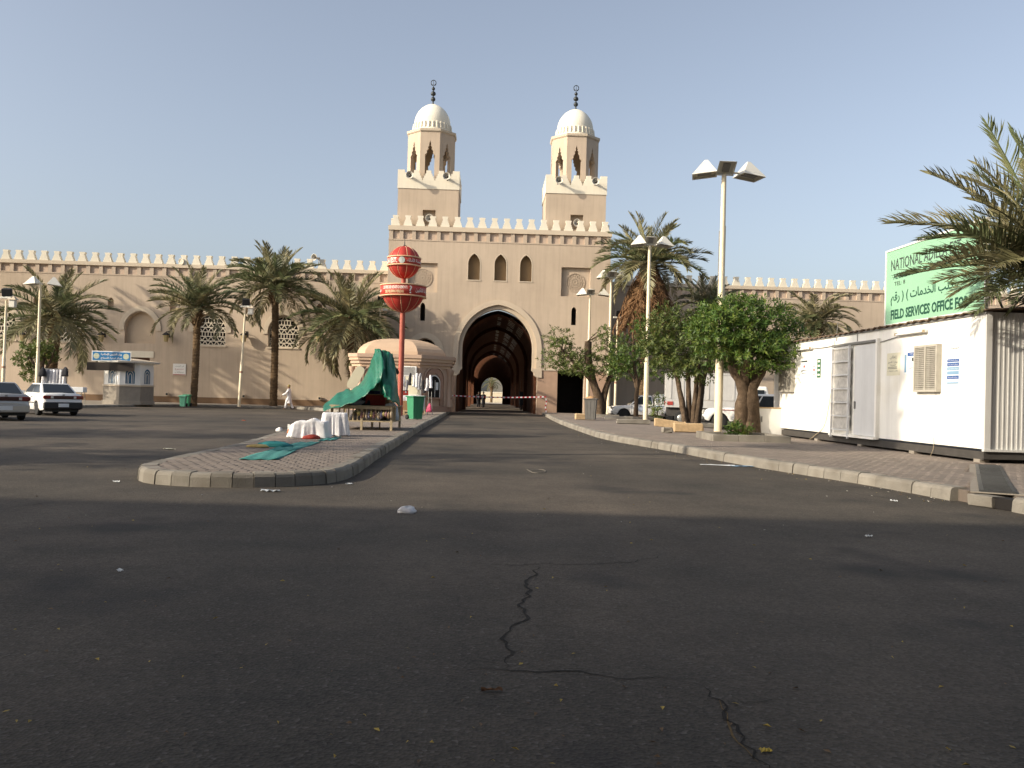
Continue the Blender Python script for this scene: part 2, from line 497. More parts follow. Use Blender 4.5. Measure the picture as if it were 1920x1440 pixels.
def kerb(parent, path, side, step, m=CONC, h=KH, skip=()):
    """stones along the path; side=+1: pavement lies to the left of travel"""
    P = resample(path, step)
    nrm = []
    for i, p in enumerate(P):
        t = (P[min(i + 1, len(P) - 1)] - P[max(i - 1, 0)]).normalized()
        nrm.append(Vector((-t.y, t.x, 0)) * side)
    for i in range(len(P) - 1):
        if i in skip: continue
        g = 0.006; j = rnd(-0.008, 0.010); jz = rnd(-0.006, 0.008); ty = rnd(-0.006, 0.006)
        vs = []
        for q, (p, nn) in enumerate(((P[i], nrm[i]), (P[i + 1], nrm[i + 1]))):
            t = (P[i + 1] - P[i]).normalized() * (g if q == 0 else -g)
            b = p + t + nn * (j + (ty if q else -ty))
            hh = h + jz
            for o_, z in ((0.0, -0.05), (0.015, hh - 0.06), (0.035, hh - 0.022), (0.075, hh), (KW, hh), (KW, -0.05)):
                vs.append((b.x + nn.x * o_, b.y + nn.y * o_, z))
        f = [(0, 1, 2, 3, 4, 5), (11, 10, 9, 8, 7, 6)] + [(k, k + 6, (k + 1) % 6 + 6, (k + 1) % 6) for k in range(6)]
        MB().add(vs, f).build('kerb_stone', m, parent)
    return P
def inside(p, poly):
    x, y = p; c = False; n = len(poly)
    for i in range(n):
        x1, y1 = poly[i][0], poly[i][1]; x2, y2 = poly[i - 1][0], poly[i - 1][1]
        if (y1 > y) != (y2 > y) and x < (x2 - x1) * (y - y1) / (y2 - y1) + x1:
            c = not c
    return c
PVW, PVD = 0.20, 0.20
pv = MB()
a_, b_ = PVW / 2 - 0.005, PVD / 2 - 0.005
e_ = 0.008
pv.add([(-a_, -b_, -0.03), (a_, -b_, -0.03), (a_, b_, -0.03), (-a_, b_, -0.03), (-a_, -b_, -e_), (a_, -b_, -e_), (a_, b_, -e_), (-a_, b_, -e_),
        (-a_ + e_, -b_ + e_, 0), (a_ - e_, -b_ + e_, 0), (a_ - e_, b_ - e_, 0), (-a_ + e_, b_ - e_, 0)],
       [(0, 1, 5, 4), (1, 2, 6, 5), (2, 3, 7, 6), (3, 0, 4, 7), (4, 5, 9, 8), (5, 6, 10, 9), (6, 7, 11, 10), (7, 4, 8, 11), (8, 9, 10, 11)])
PV_ME = pv.mesh('paver'); PV_ME.materials.append(PAVER)
def pave(parent, poly, ymax, rz, z=KH, margin=0.24, blocked=lambda x, y: False):
    xs = [p[0] for p in poly]; ys = [p[1] for p in poly]
    cx, cy = (min(xs) + max(xs)) / 2, min(ys)
    spots = []
    r = 0; y = -1.0
    M = Matrix.Rotation(rz, 2)
    while y < ymax - cy + 1:
        x = min(xs) - cx - 2 + (PVW / 2 if r % 2 else 0)
        while x < max(xs) - cx + 2:
            p = M @ Vector((x, y)); p = (p.x + cx, p.y + cy)
            if p[1] < ymax and all(inside((p[0] + dx, p[1] + dy), poly) for dx, dy in ((margin, 0), (-margin, 0), (0, margin), (0, -margin))) and not blocked(*p):
                spots.append(p)
            x += PVW
        y += PVD; r += 1
    spots.sort(key=lambda p: p[0] ** 2 + p[1] ** 2)
    for p in spots[:300]:
        obj('paver', PV_ME, None, parent, (p[0], p[1], z + rnd(-0.003, 0.003)), (rnd(-0.012, 0.012), rnd(-0.012, 0.012), rz))
    rest = MB()
    for p in spots[300:]:
        Mx = Matrix.Translation((p[0], p[1], z + rnd(-0.003, 0.003))) @ Euler((rnd(-0.012, 0.012), rnd(-0.012, 0.012), rz)).to_matrix().to_4x4()
        rest.add([Mx @ Vector(v) for v in pv.v], pv.f)
    if rest.v:
        tag(rest.build('pavers', PAVER, parent), kind='stuff')
ROADZ = 0.0275
def inset(P, side, d=0.14):
    out = []
    for i, p in enumerate(P):
        t = (P[min(i + 1, len(P) - 1)] - P[max(i - 1, 0)]).normalized()
        out.append((p.x - t.y * side * d, p.y + t.x * side * d))
    return out
# traffic island
isl = smooth_path([(-4.62, 66.5), (-3.95, 50.0), (-3.45, 35.0), (-3.03, 25.0), (-2.80, 19.5), (-2.66, 16.5), (-2.58, 14.9), (-2.60, 13.8), (-2.90, 13.0), (-3.65, 12.45), (-4.5, 12.36), (-5.2, 12.65), (-5.62, 13.3), (-5.80, 14.4), (-5.88, 16.2), (-6.05, 19.7), (-7.0, 27.7), (-9.2, 45.0), (-11.6, 57.5), (-16.0, 64.5)])
island = tag(MB().slabz(inset(isl, -1) + [(-16.0, 70.2), (-4.8, 68.2)], 0.0, KH - 0.022).build('traffic_island', JOINT), kind='structure')
ipoly = [(p.x, p.y) for p in isl] + [(-16.0, 69.9), (-4.64, 67.8)]
kerb(island, isl, -1, lambda y: 0.30 if y < 13.6 else (0.5 if y < 34 else 1.0))
pave(island, ipoly, 34.0, ROADZ)
MB().slabz([(p[0] + 0.0, p[1]) for p in [(-7.35, 34.1), (-3.72, 34.1), (-4.9, 67.7), (-15.6, 69.5), (-11.1, 57.5), (-8.9, 45.0)]], KH - 0.02, KH - 0.004).build('far_paving', PAVER, island)

# right pavement
rk = smooth_path([(2.36, 67.4), (2.50, 48.0), (2.85, 36.0), (3.25, 29.6), (4.30, 24.4), (5.20, 19.4), (6.25, 15.5), (6.66, 13.05)])
rp = [(p.x, p.y) for p in rk] + [(6.95, 11.9), (7.1, 9.5), (40, 8.0), (40, 36.5), (9.4, 36.5), (8.3, 44.0), (7.0, 58.0), (6.8, 68.0)]
rps = inset(rk, 1) + [(6.95 + 0.3, 12.9), (7.1, 12.0), (7.3, 9.5)] + rp[len(rk) + 2:]
side = tag(MB().slabz(rps, 0.0, KH - 0.022).build('side_pavement', JOINT), kind='structure')
kerb(side, rk, 1, lambda y: 0.5 if y < 40 else 1.0)
kerb(side, [(6.86, 12.05), (7.0, 10.8), (7.12, 9.6), (7.25, 7.5)], 1, lambda y: 0.5)
pave(side, rp, 30.0, -0.05, blocked=lambda x, y: x > 10.35 and y > 19.2 or x > 11.4 or (y < 13.6 and x < 7.45) or (7.0 < x < 12 and abs(y - (12.6 + (x - 6.9) * 1.93)) < 0.62 * 1.0 and y < 19.5))
MB().slabz([(9.3, 30.1), (3.6, 30.1), (3.20, 35.0), (2.86, 48.0), (2.72, 67.0), (6.5, 67.0), (6.7, 57.8), (8.0, 43.8), (9.1, 36.3), (9.5, 30.1)], KH - 0.02, KH - 0.004).build('far_paving', PAVER, side)
MB().slabz([(11.4, 19.3), (11.4, 9.0), (39.5, 8.5), (39.5, 36), (9.6, 36), (10.4, 19.3)], KH - 0.02, KH - 0.006).build('far_paving', PAVER, side)

# left pavement along the mosque wall
lk = [(-16.2, 64.6), (-20.0, 64.3), (-23.5, 62.5), (-24.6, 56.5), (-26.0, 49.5), (-28.0, 45.0), (-32.0, 43.5), (-60, 43.0)]
lkp = smooth_path(lk, 4)
lpave = tag(MB().slabz(inset(lkp, -1) + [(-60, 69.0), (-16.2, 70.0)], 0.0, 0.146).build('wall_pavement', CONC2), kind='structure')
kerb(lpave, lkp, -1, lambda y: 1.0, CONC, 0.15)

# drainage channel with steel plates across the right pavement, and the gap in the kerb
dr = Vector((7.0, 12.62, 0)); dr2 = Vector((10.3, 19.0, 0))
dt = (dr2 - dr).normalized(); dn = Vector((-dt.y, dt.x, 0))
chan = tag(MB().hexa([dr - dn * 0.35 + Vector((0, 0, KH - 0.02)), dr2 - dn * 0.35 + Vector((0, 0, KH - 0.02)), dr2 + dn * 0.35 + Vector((0, 0, KH - 0.02)), dr + dn * 0.35 + Vector((0, 0, KH - 0.02)),
                      dr - dn * 0.35 + Vector((0, 0, KH - 0.004)), dr2 - dn * 0.35 + Vector((0, 0, KH - 0.004)), dr2 + dn * 0.35 + Vector((0, 0, KH - 0.004)), dr + dn * 0.35 + Vector((0, 0, KH - 0.004))]).build('drain_channel', CONC2), kind='structure')
PLATE = mat('drain_plate_steel', (0.060, 0.062, 0.064), 0.55, 0.25, 8, metal=0.4, rand=0.2)
for i in range(6):
    a = dr + dt * (0.05 + i * 1.12); b = dr + dt * (0.05 + i * 1.12 + 1.09)
    k = MB(); z0, z1 = KH - 0.003, KH + 0.012 + rnd(0, 0.012)
    k.hexa([(p.x, p.y, z) for z in (z0, z1) for p in (a - dn * 0.24, b - dn * 0.24, b + dn * 0.24, a + dn * 0.24)])
    for q in range(8):
        c = a.lerp(b, (q + 0.5) / 8)
        k.cbox((c.x, c.y, z1 + 0.004), (0.36, 0.025, 0.008), math.atan2(dn.y, dn.x))
    k.build('drain_plate', PLATE, chan)
# dark mouth of the drain under the kerb line and a broken block set into it
tag(MB().cbox((6.93, 12.48, 0.08), (0.26, 0.80, 0.15), R(12)).build('drain_mouth', DARK, chan))
blk = MB().cbox((0, 0, 0), (0.24, 0.46, 0.16), 0, 0.012)
blk.v = [(x + rnd(-.008, .008), y + rnd(-.012, .012), z) for x, y, z in blk.v]
tag(blk.build('broken_block', CONC, None, (6.82, 12.60, 0.085), (0, 0, R(16))), 'loose broken concrete block filling the kerb gap below the drain plates', 'block')

# pale courtyard floor, unseen and added to bounce light, and tunnel floor
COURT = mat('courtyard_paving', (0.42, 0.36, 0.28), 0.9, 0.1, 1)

# ------------------------------------------------------------------ mosque gate and walls
GO = Vector((-1.2, 68.0, 0)); GR = ROADZ
def G(x, y, z=0.0):
    c, s_ = math.cos(GR), math.sin(GR)
    return Vector((GO.x + x * c - y * s_, GO.y + x * s_ + y * c, z))
def merlon_mesh(h, wd, dp):
    prof = [(0.50, 0.0), (0.50, 0.20), (0.42, 0.20), (0.42, 0.40), (0.34, 0.40), (0.34, 0.58), (0.27, 0.58), (0.27, 0.80), (0.33, 0.88), (0.33, 1.0)]
    out = [(x * wd, z * h) for x, z in prof] + [(-x * wd, z * h) for x, z in reversed(prof)]
    return MB().slab(out, [], -dp / 2, dp / 2).mesh('merlon')
M_WALL = merlon_mesh(0.74, 0.66, 0.35); M_WALL.materials.append(CREAM)
M_GATE = merlon_mesh(0.80, 0.68, 0.35); M_GATE.materials.append(CREAM)

def frieze(root, x0, x1, zt, yf, pitch, m_me, n_off=0.5, hf=0.64, ch=0.28, mh=True, wall_d=0.5):
    """cornice, merlons and the recessed frieze under them; wall front plane at y=yf"""
    z1 = zt - ch; z0 = z1 - hf
    MB().box(x0 - 0.06, x1 + 0.06, yf - 0.10, yf + wall_d, z1, zt).build('cornice', TRIM, root)
    MB().box(x0, x1, yf + 0.10, yf + wall_d, z0, z1).build('frieze_recess', STUC2, root)
    MB().box(x0 - 0.03, x1 + 0.03, yf - 0.03, yf + wall_d, z0 - 0.10, z0).build('string_course', STUC, root)
    n = int((x1 - x0) / pitch)
    blk = MB().box(-0.15, 0.15, yf - 0.02, yf + 0.18, z0, z1).mesh('frieze_block'); blk.materials.append(STUC)
    pit = (x1 - x0) / n
    for i in range(n + 1):
        obj('frieze_block', blk, None, root, (min(max(x0 + i * pit, x0 + 0.15), x1 - 0.15), 0, 0))
    if mh:
        for i in range(n):
            obj('merlon', m_me, None, root, (x0 + (i + n_off) * pit, yf + 0.12, zt))
    return z0 - 0.10
def hood(root, x, w_in, w_out, zs, za_in, za_out, zleg, y0, y1, m=TRIM):
    """arched moulding standing proud of the wall"""
    o = pointed_arch(w_out, zs, za_out, 10, x, zleg); i = pointed_arch(w_in, zs, za_in, 10, x, zleg)
    MB().slab(o + list(reversed(i)), [], y0, y1).build('arch_hood', m, root)
LAT = mat('lattice_stone', (0.62, 0.56, 0.45), 0.85, 0.05)
def lattice(root, x, wd, z0, zs, za, y):
    """triangle lattice screen clipped to the arch"""
    out = pointed_arch(wd, zs, za, 8, x, z0)
    fr = MB()
    inn = pointed_arch(wd - 0.07, zs, za - 0.08, 8, x, z0 + 0.07)
    fr.slab(out, [inn], y, y + 0.12); win = fr.build('window_screen', LAT, root)
    def half(z):
        if z <= zs: return wd - 0.05
        lo = 0.0
        for p in inn:
            pass
        best = 0
        for a, b in zip(inn, inn[1:]):
            if a[0] <= x and b[0] <= x and min(a[1], b[1]) <= z <= max(a[1], b[1]) and abs(b[1] - a[1]) > 1e-6:
                t = (z - a[1]) / (b[1] - a[1]); best = max(best, x - (a[0] + t * (b[0] - a[0])))
        return best
    rows = 7; dz = (za - z0) / rows
    bars = MB()
    for r in range(rows):
        za0 = z0 + r * dz; zb0 = za0 + dz
        h0 = half(za0 + 0.02)
        if h0 <= 0.05: continue
        bars.box(x - h0, x + h0, y + 0.02, y + 0.10, za0 - 0.035, za0 + 0.035)
        hm = half(za0 + dz * 0.95)
        up = r in (2, 5)
        k = 5
        st = 2 * (wd - 0.05) / k
        for i in range(k * (2 if up else 1) + 1):
            if up:
                c = x - wd + 0.05 + i * st / 2
                if abs(c - x) < hm: bars.box(c - 0.03, c + 0.03, y + 0.02, y + 0.10, za0, zb0)
            else:
                c = x - wd + 0.05 + i * st
                for s_ in (-1, 1):
                    e = c + s_ * st / 2
                    t = 1.0
                    hh0, hh1 = half(za0 + 0.03), half(zb0 - 0.03)
                    if abs(c - x) <= hh0 + 0.01 and abs(e - x) <= hh1 + 0.05:
                        d = Vector((e - c, 0, dz)); ln = d.length
                        bars.cbox(((c + e) / 2, y + 0.06, (za0 + zb0) / 2), (0.06, 0.078, ln), 0, 0, 0, math.atan2(d.x, d.z))
    bars.build('lattice_bars', LAT, win)
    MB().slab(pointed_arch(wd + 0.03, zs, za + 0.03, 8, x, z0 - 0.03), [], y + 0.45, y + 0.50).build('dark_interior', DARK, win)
    return win

# --- left wall
WL = thing('mosque_wall', 'long tan stucco mosque wall with lattice windows and palms standing before it', 'wall', GO, GR)
LZ = 11.05; YL = 2.0; LX0, LX1 = -58.0, -8.62
zf = LZ - 0.28 - 0.64 - 0.10
px_x = lambda px: (at(px, 640, 69.6) - GO).x / 1.0
arches = [(px_x(10), 'L'), (px_x(139), 'L'), (px_x(267), 'B'), (px_x(397), 'L'), (px_x(533), 'L'), (px_x(663), 'B')]
arches += [(arches[0][0] - 5.45, 'B'), (arches[0][0] - 10.9, 'L')]
holes = []
for x, k in arches:
    holes.append(pointed_arch(1.20, 5.9, 7.22, 10, x, 4.72))
slits = [(arches[i][0] + arches[i + 1][0]) / 2 for i in range(5)]
slits = [slits[0], px_x(211), px_x(326), px_x(467), slits[4]]
for x in slits:
    holes.append(pointed_arch(0.24, 7.95, 8.28, 3, x, 7.30))
dx0, dx1 = px_x(246), px_x(286.5)
holes.append([(dx0, 0.16), (dx0, 3.60), (dx1, 3.60), (dx1, 0.16)])
MB().slab([(LX0, 0), (LX1, 0), (LX1, zf), (LX0, zf)], holes, YL, YL + 0.5).build('wall', STUC, WL)
frieze(WL, LX0, LX1, LZ, YL, 0.985, M_WALL, wall_d=0.5)
NICHE = mat('niche_stucco', (0.50, 0.395, 0.285), 0.9, 0.06, 1)
for x, k in arches:
    hood(WL, x, 1.25, 1.62, 5.9, 7.30, 7.68, 5.75, YL - 0.09, YL + 0.02)
    if k == 'L':
        lattice(WL, x, 1.20, 4.72, 5.9, 7.22, YL + 0.12)
        MB().box(x - 1.3, x + 1.3, YL - 0.07, YL + 0.10, 4.60, 4.715).build('window_sill', TRIM, WL)
    else:
        MB().slab(pointed_arch(1.22, 5.9, 7.24, 10, x, 4.70), [], YL + 0.40, YL + 0.45).build('niche_back', NICHE, WL)
for x in slits:
    MB().box(x - 0.3, x + 0.3, YL + 0.36, YL + 0.42, 7.25, 8.33).build('niche_back', NICHE, WL)
MB().box(LX0, dx0 - 0.01, YL - 0.04, YL + 0.02, 0.14, 0.62).build('skirting', SKIRT, WL)
MB().box(dx1 + 0.01, LX1, YL - 0.04, YL + 0.02, 0.14, 0.62).build('skirting', SKIRT, WL)
dr_ = MB().box(dx0, dx1, YL + 0.18, YL + 0.24, 0.16, 3.6)
door = dr_.build('door', DOORB, WL)
for i in range(2):
    for j in range(3):
        a = dx0 + 0.12 + i * (dx1 - dx0) / 2; b = a + (dx1 - dx0) / 2 - 0.24
        MB().cbox(((a + b) / 2, YL + 0.17, 0.75 + j * 1.1), (b - a, 0.05, 0.9), 0, 0.02).build('door_panel', DOORB, door)
MB().cbox(((dx0 + dx1) / 2 + 0.1, YL + 0.13, 1.5), (0.04, 0.06, 0.35)).build('door_handle', GREYM, door)
MB().box(dx0 - 0.35, dx1 + 0.30, YL - 0.05, YL + 0.03, 3.62, 4.12).build('door_lintel', CREAM, WL)
# plumbing joint line of the stucco and small ground spotlights
# --- right wall (set farther back)
WR = thing('mosque_wall', 'lower tan crenellated wall running behind the palms and parked vehicles', 'wall', GO, GR)
RZ = 11.15; YR = 5.2; RX0, RX1 = 8.55, 70.0
zr = RZ - 0.28 - 0.64 - 0.10
rh = []
for x in (12.5, 18.0, 23.5, 29.0, 34.5):
    rh.append(pointed_arch(1.20, 5.9, 7.22, 10, x, 4.72))
MB().slab([(RX0, 0), (RX1, 0), (RX1, zr), (RX0, zr)], rh, YR, YR + 0.5).build('wall', STUC, WR)
frieze(WR, RX0, RX1, RZ, YR, 0.985, M_WALL)
for x in (12.5, 18.0, 23.5, 29.0, 34.5):
    hood(WR, x, 1.25, 1.62, 5.9, 7.30, 7.68, 5.75, YR - 0.09, YR + 0.02)
    MB().slab(pointed_arch(1.22, 5.9, 7.24, 10, x, 4.70), [], YR + 0.40, YR + 0.45).build('niche_back', NICHE, WR)
MB().box(RX0, RX1, YR - 0.04, YR + 0.02, 0.0, 0.62).build('skirting', SKIRT, WR)

# --- gate block
GT = thing('mosque_gate', 'tall tan gate block with a deep pointed arch tunnel and crenellated top', 'gate building', GO, GR)
GZ = 14.30; GW = 8.60
gz = GZ - 0.35 - 0.68 - 0.10
gh = [[(-3.14, 0.0), (-3.14, 5.0)] + pointed_arch(3.14, 5.0, 8.56, 14)[1:-1] + [(3.14, 5.0), (3.14, 0.0)]]
outer = [(-GW, 0.0), (-3.14, 0.0)] + pointed_arch(3.14, 5.0, 8.56, 14) + [(3.14, 0.0), (4.72, 0.0), (4.72, 3.45), (6.80, 3.45), (6.80, 0.0), (GW, 0.0), (GW, gz), (-GW, gz)]
gholes = []
for x in (-1.98, 0.06, 2.04):
    gholes.append(pointed_arch(0.46, 11.55, 12.32, 8, x, 10.28))
for s_ in (-1, 1):
    gholes.append([(s_ * 5.93 - 1.13, 9.22), (s_ * 5.93 + 1.13, 9.22), (s_ * 5.93 + 1.13, 11.48), (s_ * 5.93 - 1.13, 11.48)])
    gholes.append(pointed_arch(0.19, 8.1, 8.42, 3, s_ * 5.85, 7.0))
gholes.append(pointed_arch(0.95, 4.6, 5.62, 8, -5.6, 3.9))
MB().slab(outer, gholes, 0.0, 0.9).build('wall', STUC, GT)
frieze(GT, -GW, GW, GZ, 0.0, 0.945, M_GATE, hf=0.68, ch=0.35, wall_d=0.9)
for s_ in (-1, 1):   # returns of the block
    a, b = sorted((s_ * GW, s_ * (GW - 0.7)))
    MB().box(a, b, 0.9, 7.0, 0.0, GZ - 0.02).build('side_wall', STUC, GT)
    for k in range(6):
        obj('merlon', M_GATE, None, GT, (s_ * (GW - 0.18), 1.35 + k * 0.945, GZ - 0.02), (0, 0, math.pi / 2))
for x in (-1.98, 0.06, 2.04):
    MB().slab(pointed_arch(0.5, 11.55, 12.36, 8, x, 10.24), [], 0.42, 0.47).build('blind_window', BLIND, GT)
    o = pointed_arch(0.52, 11.55, 12.40, 8, x, 10.28); i = pointed_arch(0.455, 11.55, 12.315, 8, x, 10.28)
    MB().slab(o + list(reversed(i)), [], -0.02, 0.06).build('window_surround', TRIM, GT)
    MB().box(x - 0.54, x + 0.54, -0.04, 0.10, 10.20, 10.278).build('window_sill', TRIM, GT)
for s_ in (-1, 1):
    c = s_ * 5.93
    pan = MB().box(c - 1.16, c + 1.16, 0.26, 0.32, 9.2, 11.5).build('carved_panel', STUC, GT)
    med = MB()
    for r0, r1, y in ((0.68, 0.74, 0.215), (0.30, 0.34, 0.22), (0.09, 0.14, 0.215)):
        o = [(c + r1 * math.cos(a * math.pi / 20), 10.35 + r1 * math.sin(a * math.pi / 20)) for a in range(40)]
        i = [(c + r0 * math.cos(a * math.pi / 20), 10.35 + r0 * math.sin(a * math.pi / 20)) for a in range(40)]
        med.slab(o, [i], y, 0.262, back=False)
    for a in range(16):
        t = a * math.pi / 8
        for r_, rr in ((0.45, 0.11), (0.635, 0.055), (0.215, 0.075)):
            cx, cz = c + r_ * math.cos(t), 10.35 + r_ * math.sin(t)
            o = [(cx + rr * math.cos(q * math.pi / 5), cz + rr * math.sin(q * math.pi / 5)) for q in range(10)]
            i = [(cx + rr * 0.7 * math.cos(q * math.pi / 5), cz + rr * 0.7 * math.sin(q * math.pi / 5)) for q in range(10)]
            med.slab(o, [i], 0.222 + 0.004 * (a % 3), 0.263, back=False)
    med.build('medallion', STUC, pan)
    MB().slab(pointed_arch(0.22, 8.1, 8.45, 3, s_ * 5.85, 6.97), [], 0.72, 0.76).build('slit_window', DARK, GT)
# arch mouldings
for (w1, a1, w0, a0, y0, y1) in ((3.42, 8.80, 3.02, 8.40, -0.10, 0.25), (3.04, 8.42, 2.72, 8.10, 0.14, 0.88)):
    o = pointed_arch(w1, 5.0, a1, 16, 0, 3.55); i = pointed_arch(w0, 5.0, a0, 16, 0, 3.55)
    MB().slab(o + list(reversed(i)), [], y0, y1).build('arch_moulding', MOULD, GT)
for s_ in (-1, 1):
    p = [(s_ * 3.48, 3.55), (s_ * 2.70, 3.55), (s_ * 2.70, 3.38), (s_ * 2.86, 3.24), (s_ * 2.90, 3.02), (s_ * 3.12, 2.85), (s_ * 3.48, 2.85)]
    MB().slab(p if s_ < 0 else list(reversed(p)), [], -0.13, 0.86).build('arch_impost', MOULD, GT)
    a, b = sorted((s_ * 3.145, s_ * 4.70))
    MB().box(a, b, -0.06, 0.02, 0.0, 3.42).build('plinth', PLINTH, GT)
    MB().box(a, b, -0.11, 0.03, 3.42, 3.56).build('plinth_cap', TRIM, GT)
MB().box(6.82, GW, -0.06, 0.02, 0.0, 3.42).build('plinth', PLINTH, GT)
MB().box(6.82, GW, -0.11, 0.03, 3.42, 3.56).build('plinth_cap', TRIM, GT)
MB().box(-GW, -4.72, -0.06, 0.02, 0.0, 3.42).build('plinth', PLINTH, GT)
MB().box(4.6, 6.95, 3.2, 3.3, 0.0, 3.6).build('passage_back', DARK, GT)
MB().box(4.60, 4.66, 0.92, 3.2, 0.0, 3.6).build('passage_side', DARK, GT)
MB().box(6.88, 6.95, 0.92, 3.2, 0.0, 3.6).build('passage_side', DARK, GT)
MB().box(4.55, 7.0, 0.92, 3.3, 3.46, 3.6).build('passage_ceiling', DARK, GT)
hood(GT, -5.6, 1.0, 1.45, 4.6, 5.68, 6.1, 3.6, -0.10, 0.03)
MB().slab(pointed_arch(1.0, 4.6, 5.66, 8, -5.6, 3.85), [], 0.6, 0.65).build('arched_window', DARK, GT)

# --- vaulted tunnel
VW, VS, VA = 2.95, 4.3, 7.75
prof = pointed_arch(VW, VS, VA, 16)
prof_o = pointed_arch(VW + 0.28, VS, VA + 0.30, 16)
Y0, Y1 = 0.95, 72.0
cell = 0.34
ny = int((Y1 - Y0) / cell)
def is_hole(i, j):
    # staggered openings at crown and right flank, placed to show as light spots
    if j < 6 or j % 44 in (0, 1, 2, 3): return False
    if i in (16, 19, 20, 22, 23): return (j + 2 * i) % 4 == 0 and (i * 7 + j * 13) % 11 > 1
    return False
vt = MB()
np_ = len(prof)
for s_, pr in ((0, prof), (1, prof_o)):
    vs = []; fs = []
    for j in range(ny + 1):
        vs += [(p[0], Y0 + j * cell, p[1]) for p in pr]
    for j in range(ny):
        for i in range(np_ - 1):
            if is_hole(i, j): continue
            a = j * np_ + i
            f = (a, a + 1, a + 1 + np_, a + np_)
            fs.append(f if s_ else tuple(reversed(f)))
    vt.add(vs, fs)
n1 = (ny + 1) * np_
fs = []
for j in range(ny):
    for i in range(np_ - 1):
        if is_hole(i, j):
            a = j * np_ + i
            loop = [a, a + 1, a + 1 + np_, a + np_]
            for q in range(4):
                u, v_ = loop[q], loop[(q + 1) % 4]
                fs.append((u, v_, v_ + n1, u + n1))
lin = MB().add(vt.v, fs)
vt.build('vault', BRICK, GT)
used = sorted({i for f in lin.f for i in f}); mp_ = {a: i for i, a in enumerate(used)}
lin.v = [lin.v[i] for i in used]; lin.f = [tuple(mp_[i] for i in f) for f in lin.f]
tag(lin.build('vault_light_spot_lining', CREAM, GT), kind='stuff')  # cream on the reveals stands in for bright light spots on the vault
sl = [(-1, [(14, 17.2), (24, 27.2), (34, 37.2), (44, 47.2), (54, 57.2)]), (1, [(14, 17.2), (24, 27.2), (34, 37.2), (44, 47.2), (54, 57.2), (64, 67)])]
for s_, op in sl:
    out_ = [(Y0, 0), ]
    poly = [(Y0, 0.0)]
    for a, b in op:
        poly += [(a, 0.0), (a, 3.1), (b, 3.1), (b, 0.0)]
    poly += [(Y1, 0.0), (Y1, VS), (Y0, VS)]
    t = MB().slab(poly, [], 0, 0.30)
    t.v = [((-VW - 0.3 + y) if s_ < 0 else (VW + y), x, z) for x, y, z in t.v]
    t.build('tunnel_wall', BRICK, GT)
for j in range(3):   # transverse ribs
    y = Y0 + 22.0 * (j + 0.55)
    o = pointed_arch(VW - 0.01, VS, VA - 0.01, 12, 0, 0.02); i = pointed_arch(VW - 0.30, VS, VA - 0.32, 12, 0, 0.02)
    MB().slab(o + list(reversed(i)), [], y, y + 0.5).build('vault_rib', BRICK, GT)
endo = [(-4.2, 0), (-1.70, 0)] + pointed_arch(1.70, 2.4, 4.25, 8) + [(1.70, 0), (4.2, 0), (4.2, 9), (-4.2, 9)]
MB().slab(endo, [], 72.05, 72.6).build('end_wall', BRICK, GT)
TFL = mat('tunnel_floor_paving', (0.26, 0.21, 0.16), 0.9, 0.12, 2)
tag(MB().box(-60, 60, 8.0, 78, -0.05, 0.02).build('courtyard_bounce_floor', COURT, None, GO, (0, 0, GR)), kind='structure')  # unseen, added pale to throw light into the tunnel
tag(MB().box(-3.13, 3.13, -0.3, 72.0, -0.05, 0.03).build('tunnel_floor', TFL, None, GO, (0, 0, GR)), kind='structure')

